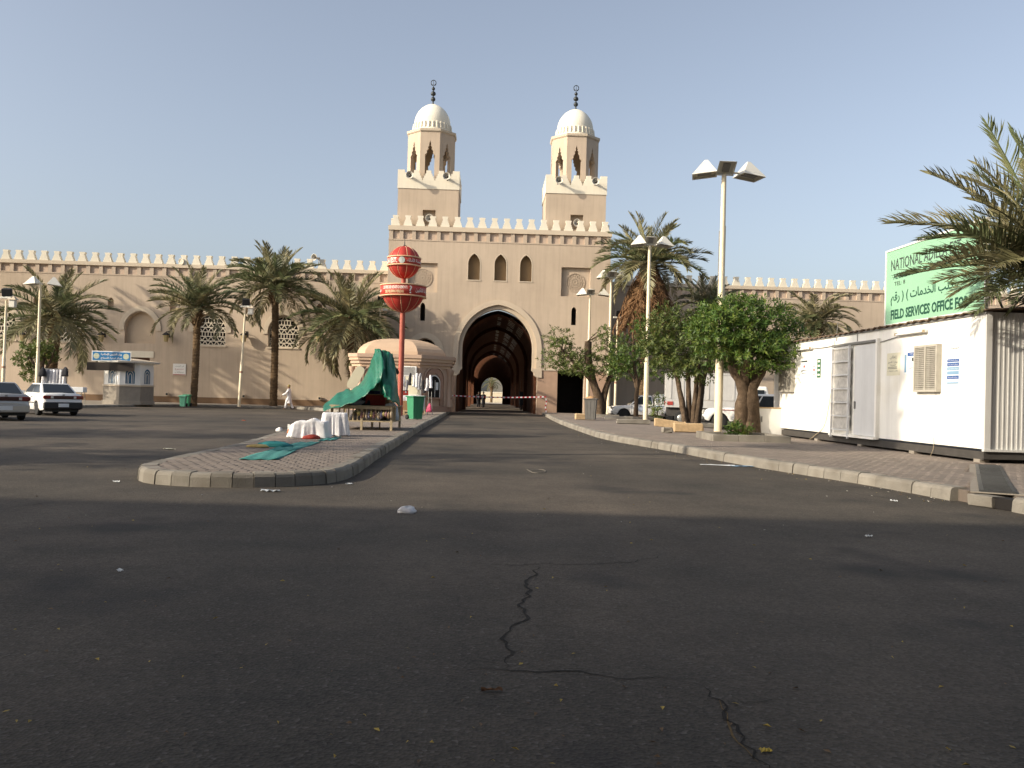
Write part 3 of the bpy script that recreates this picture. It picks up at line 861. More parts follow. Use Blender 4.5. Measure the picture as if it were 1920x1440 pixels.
# --- minarets
def minaret(xc, label):
    T = thing('minaret', label, 'minaret', G(xc, 0.65), GR, 'twin minarets over the gate')
    hw = 2.36; D = 2 * hw
    zb = 17.35
    # shaft with a square niche in front
    nx = 0.10
    MB().slab([(-hw, 13.0), (hw, 13.0), (hw, zb), (-hw, zb)], [[(nx - 0.5, 14.55), (nx + 0.5, 14.55), (nx + 0.5, 15.72), (nx - 0.5, 15.72)]], 0, 0.5).build('shaft', STUC, T)
    MB().box(-hw, -hw + 0.3, 0.5, D, 13.0, zb).build('shaft_side', STUC, T)
    MB().box(hw - 0.3, hw, 0.5, D, 13.0, zb).build('shaft_side', STUC, T)
    MB().box(-hw + 0.3, hw - 0.3, D - 0.3, D, 13.0, zb).build('shaft_back', STUC, T)
    MB().box(nx - 0.52, nx + 0.52, 0.44, 0.49, 14.5, 15.75).build('niche_back', STUC, T)
    MB().box(-hw - 0.05, hw + 0.05, -0.05, D + 0.05, zb, 18.02).build('parapet', CREAM, T)
    # stepped merlons on the parapet
    st = [(0.50, 0.0), (0.50, 0.02), (0.46, 0.02), (0.46, 0.24), (0.38, 0.24), (0.38, 0.46), (0.29, 0.46), (0.29, 0.68), (0.20, 0.68), (0.20, 1.0)]
    pit = (2 * hw + 0.1) / 5
    out = [(x * pit, z * 0.78) for x, z in st] + [(-x * pit, z * 0.78) for x, z in reversed(st)]
    me = MB().slab(out, [], -0.14, 0.14).mesh('merlon'); me.materials.append(CREAM)
    co = MB().box(-hw - 0.05, -hw + 0.55, -0.05, 0.24, 18.02, 18.80).mesh('corner_merlon'); co.materials.append(CREAM)
    for i in range(1, 4):
        for y, x, rz in ((0.09, -hw - 0.05 + pit * (i + 0.5), 0), (D - 0.09, -hw - 0.05 + pit * (i + 0.5), 0)):
            obj('merlon', me, None, T, (x, y, 18.02), (0, 0, rz))
        for x in (-hw + 0.09, hw - 0.09):
            obj('merlon', me, None, T, (x, pit * (i + 0.5) - 0.05, 18.02), (0, 0, math.pi / 2))
    for sx in (-1, 1):
        for y in (0, 1):
            m2 = MB()
            yy = -0.05 if y == 0 else D + 0.05
            sgn = 1 if y == 0 else -1
            for f, h0, h1 in ((0.93, 0, 0.2), (0.80, 0.2, 0.38), (0.68, 0.38, 0.56), (0.56, 0.56, 0.78)):
                x0, x1 = sorted((sx * (hw + 0.05), sx * (hw + 0.05 - pit * f)))
                a, b = sorted((yy, yy + sgn * 0.28))
                m2.box(x0, x1, a, b, 18.021 + h0, 18.02 + h1)
                x0, x1 = sorted((sx * (hw + 0.05), sx * (hw + 0.05 - 0.28)))
                a, b = sorted((yy + sgn * 0.28, yy + sgn * pit * f))
                m2.box(x0, x1, a, b, 18.021 + h0, 18.02 + h1)
            m2.build('corner_merlon', CREAM, T)
    # octagonal lantern with cusped openings
    F = 3.70; fw = F * 0.41421
    zt = 22.0; z0 = 18.0
    ow = 0.37
    cus = [(ow, 18.3), (ow, 20.05), (ow * 1.10, 20.16), (ow * 0.64, 20.34), (ow * 0.68, 20.52), (ow * 0.36, 20.64), (ow * 0.40, 20.82), (ow * 0.16, 20.92), (ow * 0.22, 21.06), (0.0, 21.32)]
    hole = [(-x, z) for x, z in cus] + [(x, z) for x, z in reversed(cus[:-1])]
    cy = D / 2
    for k in range(8):
        a = k * math.pi / 4
        s = MB().slab([(-fw / 2, z0), (fw / 2, z0), (fw / 2, zt), (-fw / 2, zt)], [hole], 0.0, 0.34)
        # mitre the back edges
        s.v = [(x * (1 - y * 0.828 / fw) if abs(abs(x) - fw / 2) < 1e-6 else x, y - F / 2, z) for x, y, z in s.v]
        s.xf(Matrix.Translation((0, cy, 0)) @ Matrix.Rotation(a, 4, 'Z'))
        s.build('lantern_wall', STUC, T)
    rr = F / 2 / math.cos(math.pi / 8)
    MB().lathe([(rr + 0.02, 22.0), (rr + 0.10, 22.08), (rr + 0.12, 22.25), (rr - 0.1, 22.32)], (0, cy, 0), 8, False, math.pi / 8).build('lantern_cornice', TRIM, T)
    # scalloped drum
    dm = MB()
    dm.lathe([(1.58, 22.28), (1.62, 22.45), (1.52, 22.55), (1.49, 22.95), (1.44, 23.12)], (0, cy, 0), 32)
    for k in range(30):
        a = 2 * math.pi * k / 30
        dm.tube([(1.55 * math.cos(a), cy + 1.55 * math.sin(a), 22.5), (1.50 * math.cos(a), cy + 1.50 * math.sin(a), 23.0)], [0.075, 0.06], 6)
    dm.build('drum', CREAM, T)
    pr = [(1.46 * math.cos(t) ** 0.92 if t < 1.55 else 0.02, 23.05 + 1.62 * (math.sin(t)) ** 1.05 + 0.14 * (t / 1.57) ** 6) for t in [i * 1.5707 / 14 for i in range(15)]]
    pr[-1] = (0.0, pr[-1][1])
    MB().lathe(pr, (0, cy, 0), 28).build('dome', DOMEW, T)
    fb = MB()
    fb.lathe([(0.10, 24.75), (0.06, 24.9), (0.05, 25.0), (0.16, 25.08), (0.19, 25.2), (0.14, 25.32), (0.05, 25.38), (0.05, 25.45), (0.18, 25.52), (0.215, 25.64), (0.16, 25.76), (0.05, 25.84), (0.045, 25.9), (0.12, 25.97), (0.14, 26.06), (0.09, 26.14), (0.03, 26.2), (0.03, 26.3)], (0, cy, 0), 12)
    fin = fb.build('finial', BRONZE, T)
    cr = MB()
    cr.tube([(0.20 * math.sin(a), cy, 26.52 - 0.22 * math.cos(a)) for a in [R(20) + i * R(320) / 16 for i in range(17)]], [0.03 + 0.022 * math.cos((i - 8) / 8 * 1.57) * -1 + 0.022 for i in range(17)], 6)
    cr.tube([(0, cy, 26.3), (0, cy, 26.78)], [0.03, 0.012], 6)
    cr.build('crescent', BRONZE, fin)
    return T
minaret(-5.72, 'domed minaret rising behind the red globe sign, nearer of the twin towers')
minaret(5.85, 'domed minaret at the palm side of the gate, twin of the other tower')
# loudspeaker horns on the towers
def horn(loc, rz, r, label, ln=0.5, tilt=0.0):
    T = thing('loudspeaker_horn', label, 'loudspeaker', loc, rz, 'loudspeaker horns')
    T.rotation_euler = (tilt, 0, rz)
    q = MB().lathe([(0.06, 0.0), (0.08, ln * 0.3), (r * 0.5, ln * 0.65), (r, ln), (r * 1.04, ln + 0.02), (r * 0.96, ln + 0.012)], (0, 0, 0), 20, cap=False)
    q.lathe([(r * 0.96, ln + 0.012), (r * 0.52, ln * 0.70), (0.06, ln * 0.45)], (0, 0, 0), 20, cap=False)
    q.xf(Matrix.Rotation(math.pi / 2, 4, 'X')); q.f = q.f
    q.build('bell', HORN, T)
    c = MB().lathe([(0.0, ln * 0.95), (r * 0.34, ln * 0.85), (r * 0.38, ln * 0.62)], (0, 0, 0), 12).xf(Matrix.Rotation(math.pi / 2, 4, 'X'))
    c.build('throat', HORNIN, T)
    MB().cbox((0, 0.10, 0), (0.18, 0.22, 0.18), 0, 0.03).build('driver', GREYM, T)
    return T
for xc, w_ in ((-5.72, 'nearer the red globe sign'), (5.85, 'on the palm side')):
    horn(G(xc - 1.42, 0.36, 18.22), GR, 0.29, 'grey loudspeaker horn at the outer parapet corner of minaret ' + w_ if xc < 0 else 'grey loudspeaker horn at the inner parapet corner of minaret ' + w_)
    horn(G(xc + 1.42, 0.36, 18.22), GR, 0.29, 'grey loudspeaker horn at the inner parapet corner of minaret ' + w_ if xc < 0 else 'grey loudspeaker horn at the outer parapet corner of minaret ' + w_)
    horn(G(xc + 0.14, 1.02, 15.08), GR, 0.30, 'loudspeaker horn sunk in the square niche of minaret ' + w_, 0.40)
# ------------------------------------------------------------------ palms
def frond_mesh(L, bend, nl, ll, seed, m, lw=0.034, vee=0.55, stem=0.03, curl=0.0, e0=0.10, ragged=0.1):
    r = random.Random(seed)
    N = 14
    pts = []; tan = []
    x = z = y = 0.0; a = 0.0; c = 0.0
    for i in range(N + 1):
        t = i / N
        ang = -bend * (t ** 1.25)
        c = curl * t * t
        d = Vector((math.cos(ang) * math.cos(c), math.sin(c), math.sin(ang) * math.cos(c)))
        pts.append(Vector((x, y, z))); tan.append(d)
        x += d.x * L / N; y += d.y * L / N; z += d.z * L / N
    b = MB()
    b.tube(pts, [stem * (1 - 0.92 * i / N) + 0.002 for i in range(N + 1)], 4, False)
    for s_ in (-1, 1):
        for i in range(nl):
            t = e0 + (1 - e0) * (i + 0.5 + r.uniform(-0.3, 0.3)) / nl
            if r.random() < ragged * 0.5: continue
            f = min(t, 0.9999) * N; k = int(f); q = f - k
            p = pts[k].lerp(pts[k + 1], q); d = tan[k].lerp(tan[k + 1], q).normalized()
            sd = d.cross(Vector((0, 0, 1)))
            if sd.length < 1e-3: sd = Vector((0, 1, 0))
            sd.normalize(); up = sd.cross(d).normalized()
            ln = ll * (0.45 + 0.75 * math.sin(math.pi * min(1, (t * 0.88 + 0.12))) ** 0.8) * r.uniform(0.8, 1.12)
            fw = 0.50 + 0.75 * t + r.uniform(-0.15, 0.15)
            vv = vee * r.uniform(0.5, 1.3)
            dirv = (sd * s_ * (1.15 - 0.45 * t) + d * fw + up * vv).normalized()
            wv = dirv.cross(up).normalized() if r.random() < 0.5 else dirv.cross(d).normalized()
            ww = lw * r.uniform(0.7, 1.15)
            mid = p + dirv * ln * 0.5
            tip = mid + (dirv * ln * 0.5 + Vector((0, 0, -1)) * ln * r.uniform(0.03, 0.20))
            b.add([p - wv * ww * 0.25, p + wv * ww * 0.25, mid + wv * ww * 0.5, mid - wv * ww * 0.5, tip], [(0, 1, 2, 3), (3, 2, 4)])
    me = b.mesh('frond'); me.materials.append(m)
    return me
FG = [frond_mesh(1.0, R(b), 64, 0.175, 10 + i, FROND if i % 3 else FROND2, 0.017, v, 0.010, c) for i, (b, v, c) in enumerate(((35, .6, .1), (55, .55, -.15), (70, .5, .2), (85, .45, -.1), (50, .7, .25)))]
FO = [frond_mesh(1.0, R(b), 60, 0.170, 30 + i, FROND2, 0.017, v, 0.010, c, ragged=0.25) for i, (b, v, c) in enumerate(((80, .3, .2), (95, .2, -.2), (70, .25, .3)))]
FD = [frond_mesh(1.0, R(b), 46, 0.14, 50 + i, DEADF, 0.016, -0.3, 0.012, c, ragged=0.5) for i, (b, c) in enumerate(((25, .2), (35, -.25), (18, .1)))]
FNEAR = [frond_mesh(1.0, R(b), 62, 0.16, 70 + i, FROND if i % 2 else FROND2, 0.0125, v, 0.010, c, ragged=0.15) for i, (b, v, c) in enumerate(((40, .55, .1), (55, .5, -.15), (70, .45, .15), (60, .4, -.25)))]
def palm_trunk(T, base, top, r0, r1, boots=True):
    b = MB()
    H = (top - base).length
    n = int(H / 0.11); k = 12
    vs = []; fs = []
    rows = 2 * n
    for i in range(rows + 1):
        t = i / rows
        p = base.lerp(top, t) + Vector((math.sin(t * 3.0) * 0.04 * H / 6, math.cos(t * 2.2) * 0.03, 0))
        rr = r0 + (r1 - r0) * min(1, t * 1.3)
        if t < 0.05: rr += (0.05 - t) * 3.0 * r0
        rr *= 1.0 + (0.11 if i % 2 else -0.08)
        for q in range(k):
            a = 2 * math.pi * (q + (0.5 if (i // 2) % 2 else 0)) / k
            jr = rr * (1 + random.uniform(-0.06, 0.06))
            vs.append((p.x + jr * math.cos(a), p.y + jr * math.sin(a), p.z))
    for i in range(rows):
        for q in range(k):
            q2 = (q + 1) % k
            fs.append((i * k + q, i * k + q2, (i + 1) * k + q2, (i + 1) * k + q))
    b.add(vs, fs)
    if boots:
        for i in range(46):
            t = 1 - (i / 46.0) * min(1.3, H * 0.35) / H
            p = base.lerp(top, t); a = i * 2.4
            o = Vector((math.cos(a), math.sin(a), 0))
            s = p + o * r1 * 0.8; e = p + o * (r1 * 1.25 + 0.10 + 0.12 * t) + Vector((0, 0, 0.30))
            b.tube([s, s.lerp(e, 0.5) + o * 0.03, e], [0.07, 0.05, 0.03], 4)
    return b.build('trunk', PALMB, T)
def palm(label, base, top, r0, r1, n, L, seed, emin=-38, emax=84, dead=0, group='date palms along the mosque wall', set_=None, bare=None, name='date_palm', width=None):
    rr = random.Random(seed)
    base = Vector(base); top = Vector(top)
    T = thing(name, label, 'palm tree', base, 0, group)
    palm_trunk(T, Vector((0, 0, -0.1)), top - base, r0, r1)
    c = top - base
    ga = 2.39996
    for i in range(n):
        t = (i + 0.5) / n
        el = emax + (emin - emax) * (t ** 0.85) + rr.uniform(-7, 7)
        az = i * ga + rr.uniform(-0.25, 0.25) + seed
        lib = set_ or (FG if t < 0.78 else FO)
        if t < 0.15: me = lib[0]
        else: me = rr.choice(lib)
        l = L * (0.84 + 0.18 * min(1, t * 2.2)) * rr.uniform(0.88, 1.08)
        o = Vector((math.cos(az), math.sin(az), 0)) * r1 * 0.7
        w_ = l if width is None else l * width
        obj('frond', me, None, T, c + o + Vector((0, 0, 0.25 * (1 - t))), (rr.uniform(-0.5, 0.5), -R(el), az), (l, w_, w_))
    for i in range(dead):
        az = i * ga + rr.uniform(-0.3, 0.3); el = rr.uniform(-89, -58)
        l = L * rr.uniform(0.75, 1.4)
        o = Vector((math.cos(az), math.sin(az), 0)) * r1 * 1.1
        obj('dead_frond', rr.choice(FD), None, T, c + o + Vector((0, 0, rr.uniform(-0.7, 0.1))), (rr.uniform(-0.8, 0.8), -R(el), az), (l, l * 0.62, l * 0.62))
    return T
Vz = lambda p, z: Vector((p.x, p.y, z))
# (crown pixel, depth, base pixel x) for the palms along the left wall
def palm_at(label, cx, cy, bx, Y, L, n, seed, r0=0.26, r1=0.24, z0=0.15, **k):
    top = at(cx, cy, Y); b = at(bx, 762, Y)
    return palm(label, (b.x, Y, z0), (top.x, Y, top.z), r0, r1, n, L, seed, **k)
palm_at('date palm beside the kiosk, its drooping crown in front of a lattice window', 104, 598, 90, 60.0, 4.1, 46, 1, 0.34, 0.36, emin=-34)
palm_at('slender date palm beside the small green bin, crown of few upswept fronds', 370, 580, 362, 62.0, 3.5, 38, 2, 0.24, 0.24, emin=-6)
palm_at('tallest date palm by the wall, just behind the walking man', 516, 540, 512, 65.5, 3.9, 56, 3, 0.28, 0.25, emin=-18)
palm_at('bushy date palm whose long fronds hang behind the green tarpaulin', 656, 600, 662, 65.0, 4.4, 58, 4, 0.30, 0.30, emin=-52)
palm_at('date palm beside the gate with a thick skirt of brown dead fronds', 1216, 498, 1203, 64.0, 4.1, 50, 5, 0.34, 0.36, z0=0.0, dead=230, emin=-12)
palm_at('short dark palm rising over the trees against the crenellated wall', 1330, 578, 1330, 68.0, 3.0, 36, 6, z0=0.0, emin=-10)
palm_at('pale dusty palm behind the far end of the white cabin', 1530, 606, 1534, 58.0, 3.0, 44, 7, z0=0.0, emin=-30, set_=FO + FG[:2])
for x_, y_, z_, lb, sd in ((-41.0, 62.0, 12.5, 'tall date palm just outside the view beyond the silver sedan', 16), (-46.0, 61.0, 13.0, 'second tall date palm outside the view beyond the silver sedan', 17), (-52.0, 60.0, 13.6, 'third tall date palm outside the view beyond the silver sedan', 18)):
    palm(lb, (x_, y_, 0.15), (x_, y_, z_), 0.28, 0.25, 48, 3.3, sd, emin=-30)
# palm beside the cabin: its trunk stands just outside the frame
pt = at(1972, 505, 18.6)
NP = thing('date_palm', 'large date palm overhanging the near corner of the white cabin', 'palm tree', (pt.x + 0.15, 18.4, KH))
cn_ = Vector((-0.15, 0.2, pt.z - KH))
palm_trunk(NP, Vector((0, 0, -0.1)), cn_, 0.30, 0.28)
FST = [frond_mesh(1.0, R(b), 66, 0.195, 90 + i, m_, 0.0140, v, 0.010, c, ragged=0.2) for i, (b, v, c, m_) in enumerate(((22, .55, .12, FROND), (32, .5, -.15, FROND2), (40, .4, .2, FROND2), (28, .6, -.2, FROND)))]
rr_ = random.Random(5)
def aimed(tip, me, bend):
    d = tip - (cn_ + NP.location); l = d.length
    az = math.atan2(d.y, d.x); el = math.atan2(d.z, math.hypot(d.x, d.y)) + R(bend) * 0.43
    obj('frond', me, None, NP, cn_ + Vector((rr_.uniform(-.12, .12), rr_.uniform(-.12, .12), rr_.uniform(-.1, .3))), (rr_.uniform(-.9, .5), -el, az), (l * 1.02, l * 1.02, l * 1.02))
for i, (px, py, dy) in enumerate(((1832, 266, 0.2), (1757, 316, -0.3), (1790, 350, 0.9), (1880, 262, 0.8), (1915, 285, -0.4), (1672, 455, 0.0), (1752, 432, 0.8), (1735, 478, -0.6), (1694, 533, 0.4), (1760, 520, -0.9), (1772, 560, 0.9), (1810, 582, 0.2), (1850, 590, -0.8), (1840, 380, -1.2), (1870, 330, 1.4), (1900, 560, -1.2), (1880, 600, 1.0), (1820, 470, 1.6), (1850, 520, -1.6), (1780, 400, 0.3), (1800, 440, -0.8), (1830, 410, 0.9), (1790, 495, 0.5), (1810, 540, -0.3), (1840, 560, 0.6), (1760, 545, 0.1), (1860, 430, -0.9), (1880, 480, 0.4), (1800, 600, 0.6), (1850, 300, -0.6), (1895, 400, 0.9), (1725, 505, 0.7), (1830, 330, 0.6))):
    k = i % 4
    aimed(at(px, py, 18.6 + dy), FST[k], (22, 32, 40, 28)[k])
for i in range(40):
    az = rr_.uniform(-1.5, 1.5); el = rr_.uniform(-15, 80)
    obj('frond', rr_.choice(FNEAR + FST), None, NP, cn_, (rr_.uniform(-.5, .5), -R(el), az), (3.6, 3.6, 3.6))

# ------------------------------------------------------------------ broadleaf trees
def leaf_mass(lobes, n, seed, ll=0.16, lw=0.05, per=8, gap=None, inner=0.35):
    r = random.Random(seed)
    b = MB()
    wts = [l[1].x * l[1].y + l[1].y * l[1].z + l[1].x * l[1].z for l in lobes]
    tot = sum(wts)
    for _ in range(n):
        q = r.uniform(0, tot); k = 0
        while q > wts[k] and k < len(lobes) - 1:
            q -= wts[k]; k += 1
        c, ra = lobes[k]
        while True:
            d = Vector((r.gauss(0, 1), r.gauss(0, 1), r.gauss(0, 1)))
            if d.length > 0.1: break
        d.normalize()
        rad = r.uniform(0.78, 1.06) if r.random() > inner else r.uniform(0.3, 0.8)
        # uneven outline
        wob = 1 + 0.14 * math.sin(d.x * 5 + seed) * math.cos(d.y * 4.3) + 0.12 * math.sin(d.z * 7 + d.x * 3 + seed * 2)
        p = c + Vector((d.x * ra.x, d.y * ra.y, d.z * ra.z)) * rad * wob
        ax = (d + Vector((r.uniform(-.5, .5), r.uniform(-.5, .5), r.uniform(-.2, .7)))).normalized()
        o1 = ax.orthogonal().normalized(); o2 = ax.cross(o1)
        ph = r.uniform(0, 6.28)
        for j in range(per):
            a = ph + j * 2.4
            op = r.uniform(0.5, 1.25)
            dv = (ax * math.cos(op) + (o1 * math.cos(a) + o2 * math.sin(a)) * math.sin(op)).normalized()
            st = p + ax * (0.03 * j - 0.08)
            L_ = ll * r.uniform(0.65, 1.2); W_ = lw * r.uniform(0.8, 1.2)
            sv = dv.cross(ax)
            if sv.length < 1e-3: sv = o1
            sv.normalize(); nv = sv.cross(dv)
            m1 = st + dv * L_ * 0.5 + nv * W_ * 0.18
            b.add([st, m1 + sv * W_ * 0.5 - nv * W_ * 0.2, st + dv * L_ - nv * L_ * 0.1, m1 - sv * W_ * 0.5 - nv * W_ * 0.2], [(0, 1, 2, 3)] if j % 2 else [(0, 1, 2), (0, 2, 3)])
    return b
def limb(b, pts, r0, r1, n=9):
    P = smooth_path3(pts, 4)
    m = len(P) - 1
    n = 14; o0 = len(b.v)
    C_ = [p + Vector((rnd(-1, 1), rnd(-1, 1), 0)) * r0 * 0.06 for p in P]
    b.tube(C_, [(r0 + (r1 - r0) * i / m) * (1 + 0.06 * math.sin(i * 1.7)) * (1.25 if i == 0 else 1) for i in range(m + 1)], n)
    rid = [1 + rnd(-0.16, 0.12) for _ in range(n)]
    for i in range(m + 1):
        for k in range(n):
            q = Vector(b.v[o0 + i * n + k]); f = rid[(k + i // 3) % n] + rnd(-0.05, 0.05)
            b.v[o0 + i * n + k] = tuple(C_[i] + (q - C_[i]) * f)
def smooth_path3(pts, k=5):
    P = [Vector(p) for p in pts]; out = []
    for i in range(len(P) - 1):
        a = P[max(i - 1, 0)]; b = P[i]; c = P[i + 1]; d = P[min(i + 2, len(P) - 1)]
        for j in range(k):
            t = j / k
            out.append(0.5 * ((2 * b) + (c - a) * t + (2 * a - 5 * b + 4 * c - d) * t * t + (3 * b - a - 3 * c + d) * t ** 3))
    out.append(P[-1]); return out
def tree(label, base, limbs, lobes, n, seed, m=LEAF, ll=0.17, lw=0.055, group='broadleaf trees in the pavement planters', per=8, inner=0.35):
    base = Vector(base)
    T = thing('broadleaf_tree', label, 'tree', base, 0, group)
    b = MB()
    for pts, r0, r1 in limbs: limb(b, pts, r0, r1)
    # twigs running out into the lobes
    for c, ra in lobes:
        for _ in range(4):
            src = min((Vector(l[0][-1]) for l in limbs), key=lambda q: (q - c).length)
            e = c + Vector((rnd(-.7, .7) * ra.x, rnd(-.7, .7) * ra.y, rnd(-.5, .8) * ra.z))
            b.tube([src, src.lerp(e, 0.5) + Vector((0, 0, 0.1)), e], [0.035, 0.022, 0.01], 4)
    b.build('trunk', BARK, T)
    leaf_mass(lobes, n, seed, ll, lw, per, inner=inner).build('crown', m, T)
    return T
V = Vector
# big tree beside the cabin
b4 = gnd(1400, 816, KH); sc4 = b4.y / FPX
def lob(px, py, rx, rz, base, Y, dy=0.0, ry=None):
    c = at(px, py, Y + dy) - Vector(base)
    k = (Y + dy) / FPX
    return (c, V((rx * k, (ry or rx) * k, rz * k)))
Y4 = b4.y
tree('big broadleaf tree with a thick forked trunk and dense round crown beside the cabin', b4,
     [([(0.10, 0, -0.1), (0.06, 0, 0.9), (0.10, 0.0, 1.7), (0.55, 0.1, 2.5), (0.9, 0.2, 3.4)], 0.34, 0.13),
      ([(-0.22, 0.05, -0.1), (-0.18, 0, 0.9), (-0.16, 0.0, 1.7), (-0.55, -0.1, 2.4), (-0.9, 0, 3.3)], 0.30, 0.13),
      ([(0.3, 0.1, -0.1), (0.28, 0.1, 1.2), (0.15, 0.2, 2.2), (0.05, 0.3, 3.4)], 0.24, 0.12),
      ([(-0.1, 0.25, 0.0), (-0.05, 0.2, 1.4), (-0.2, -0.3, 2.5), (-0.2, -0.6, 3.2)], 0.22, 0.10)],
     [lob(1392, 610, 95, 55, b4, Y4), lob(1455, 640, 52, 52, b4, Y4, 0.3), lob(1340, 625, 52, 50, b4, Y4, -0.4), lob(1420, 660, 70, 36, b4, Y4, -0.8), lob(1375, 655, 60, 38, b4, Y4, 0.9), lob(1400, 585, 55, 32, b4, Y4, -0.3)],
     1350, 21, LEAF, 0.21, 0.065, inner=0.22)
b3 = gnd(1293, 799, KH); Y3 = b3.y
tree('broadleaf tree with five slim trunks fanning up from one planter', b3,
     [([(-0.15, 0, -0.1), (-0.35, 0.0, 0.9), (-0.55, 0.1, 2.0), (-0.8, 0.1, 3.2)], 0.16, 0.09),
      ([(0.0, 0.1, -0.1), (-0.05, 0.1, 1.0), (-0.10, 0.1, 2.2), (-0.2, 0.2, 3.3)], 0.15, 0.08),
      ([(0.15, 0, -0.1), (0.22, 0.0, 1.0), (0.28, 0.0, 2.1), (0.3, 0.0, 3.2)], 0.16, 0.08),
      ([(0.35, 0.05, -0.1), (0.50, 0.05, 1.0), (0.62, 0.1, 2.2), (0.9, 0.1, 3.2)], 0.15, 0.08),
      ([(0.25, -0.1, -0.1), (0.36, -0.1, 0.9), (0.44, -0.15, 2.0), (0.3, -0.3, 3.0)], 0.12, 0.07)],
     [lob(1262, 660, 62, 48, b3, Y3), lob(1300, 640, 60, 55, b3, Y3, 0.6), lob(1240, 620, 42, 40, b3, Y3, 0.3), lob(1305, 690, 52, 26, b3, Y3, -0.6), lob(1255, 600, 34, 30, b3, Y3, 0.8), lob(1225, 650, 34, 34, b3, Y3, 0.0), lob(1330, 600, 40, 34, b3, Y3, 0.4)],
     1150, 22, LEAF2, 0.19, 0.065)
b2 = gnd(1192, 786, KH); Y2 = b2.y
tree('thin young broadleaf tree between two cream lamp posts', b2,
     [([(0, 0, -0.1), (0.0, 0, 1.2), (0.02, 0.0, 2.2), (-0.2, 0.05, 3.4), (-0.25, 0.1, 4.6)], 0.16, 0.07),
      ([(0.05, 0, 1.8), (0.25, 0.05, 2.6), (0.45, 0.1, 3.6)], 0.09, 0.05), ([(-0.02, 0, 1.9), (-0.25, 0.0, 2.5), (-0.7, 0.1, 3.2)], 0.08, 0.04)],
     [lob(1175, 660, 36, 32, b2, Y2), lob(1215, 650, 28, 34, b2, Y2, 0.3), lob(1160, 690, 24, 20, b2, Y2, -0.2), lob(1200, 612, 20, 22, b2, Y2), lob(1232, 690, 26, 26, b2, Y2, 0.2), lob(1192, 690, 26, 20, b2, Y2, 0.5)],
     560, 23, LEAF, 0.19, 0.07, per=7)
b1 = V((at(1118, 780, 57).x, 57.0, KH))
tree('broadleaf tree with a sawn-off limb and sparse crown by the dark doorway', b1,
     [([(0.25, 0, -0.1), (0.2, 0, 1.0), (-0.35, 0.0, 2.6), (-0.6, 0.0, 3.6), (-0.68, 0.0, 4.85)], 0.30, 0.22),
      ([(0.35, 0.1, -0.1), (0.5, 0.1, 1.4), (0.85, 0.1, 2.6), (1.2, 0.1, 3.6)], 0.24, 0.12),
      ([(0.1, 0, 1.4), (-0.5, -0.1, 2.4), (-1.5, 0.0, 3.4), (-2.3, 0.0, 4.2)], 0.14, 0.06),
      ([(0.6, 0, 1.6), (0.9, -0.1, 2.5), (1.7, 0.0, 3.4)], 0.11, 0.05)],
     [lob(1050, 640, 30, 24, b1, 57), lob(1078, 675, 44, 26, b1, 57, 0.4), lob(1040, 675, 28, 16, b1, 57, -0.3), lob(1140, 660, 32, 34, b1, 57, 0.3), lob(1155, 690, 34, 26, b1, 57, -0.2), lob(1132, 625, 18, 16, b1, 57), lob(1090, 695, 38, 12, b1, 57, -0.5)],
     820, 24, LEAF2, 0.20, 0.075, per=7)
bL = V((at(72, 765, 56).x, 56.0, 0.15))
tree('small bushy tree behind the white sedan near the kiosk', bL,
     [([(0.1, 0, -0.1), (0.05, 0, 1.2), (0.1, 0.0, 2.2), (0.3, 0.1, 3.3)], 0.20, 0.10), ([(0.1, 0, 1.5), (-0.4, 0, 2.5), (-0.9, 0, 3.2)], 0.10, 0.04), ([(0.1, 0, 1.7), (0.6, 0.1, 2.6), (0.9, 0.0, 3.4)], 0.10, 0.05)],
     [lob(72, 655, 32, 16, bL, 56), lob(92, 668, 18, 16, bL, 56, 0.3), lob(45, 672, 18, 16, bL, 56, -0.2), lob(55, 700, 12, 16, bL, 56)],
     300, 25, LEAF2, 0.20, 0.08, group=None, per=7)
# tall trees outside the frame that shade the asphalt and the cabin door
def shade_tree(label, x, y, h, rad, seed, zlo=0.55, n=900):
    T = thing('broadleaf_tree', label, 'tree', (x, y, 0), 0, 'tall street trees beyond the edge of the view')
    b = MB(); limb(b, [(0, 0, -0.1), (0.15, 0.05, h * 0.35), (-0.1, 0.1, h * 0.7), (0, 0, h * 0.92)], 0.26, 0.08)
    b.build('trunk', BARK, T)
    lobes = []
    r = random.Random(seed)
    for i in range(7):
        z = h * (zlo + (0.95 - zlo) * i / 6)
        lobes.append((V((r.uniform(-.5, .5) * rad, r.uniform(-.5, .5) * rad, z)), V((rad * r.uniform(0.55, 0.9), rad * r.uniform(0.55, 0.9), h * 0.10))))
    leaf_mass(lobes, n, seed, 0.30, 0.11, 7).build('crown', LEAF, T)
shade_tree('tall narrow street tree standing beyond the kerb, outside the view', -14.1, 14.6, 16.0, 2.0, 31, 0.80, 2600)
shade_tree('second tall street tree standing farther up the street, outside the view', -27.0, 18.5, 10.0, 2.6, 32, 0.5)
shade_tree('third tall street tree in the same row, outside the view', -24.0, 10.0, 11.0, 2.8, 33, 0.5)
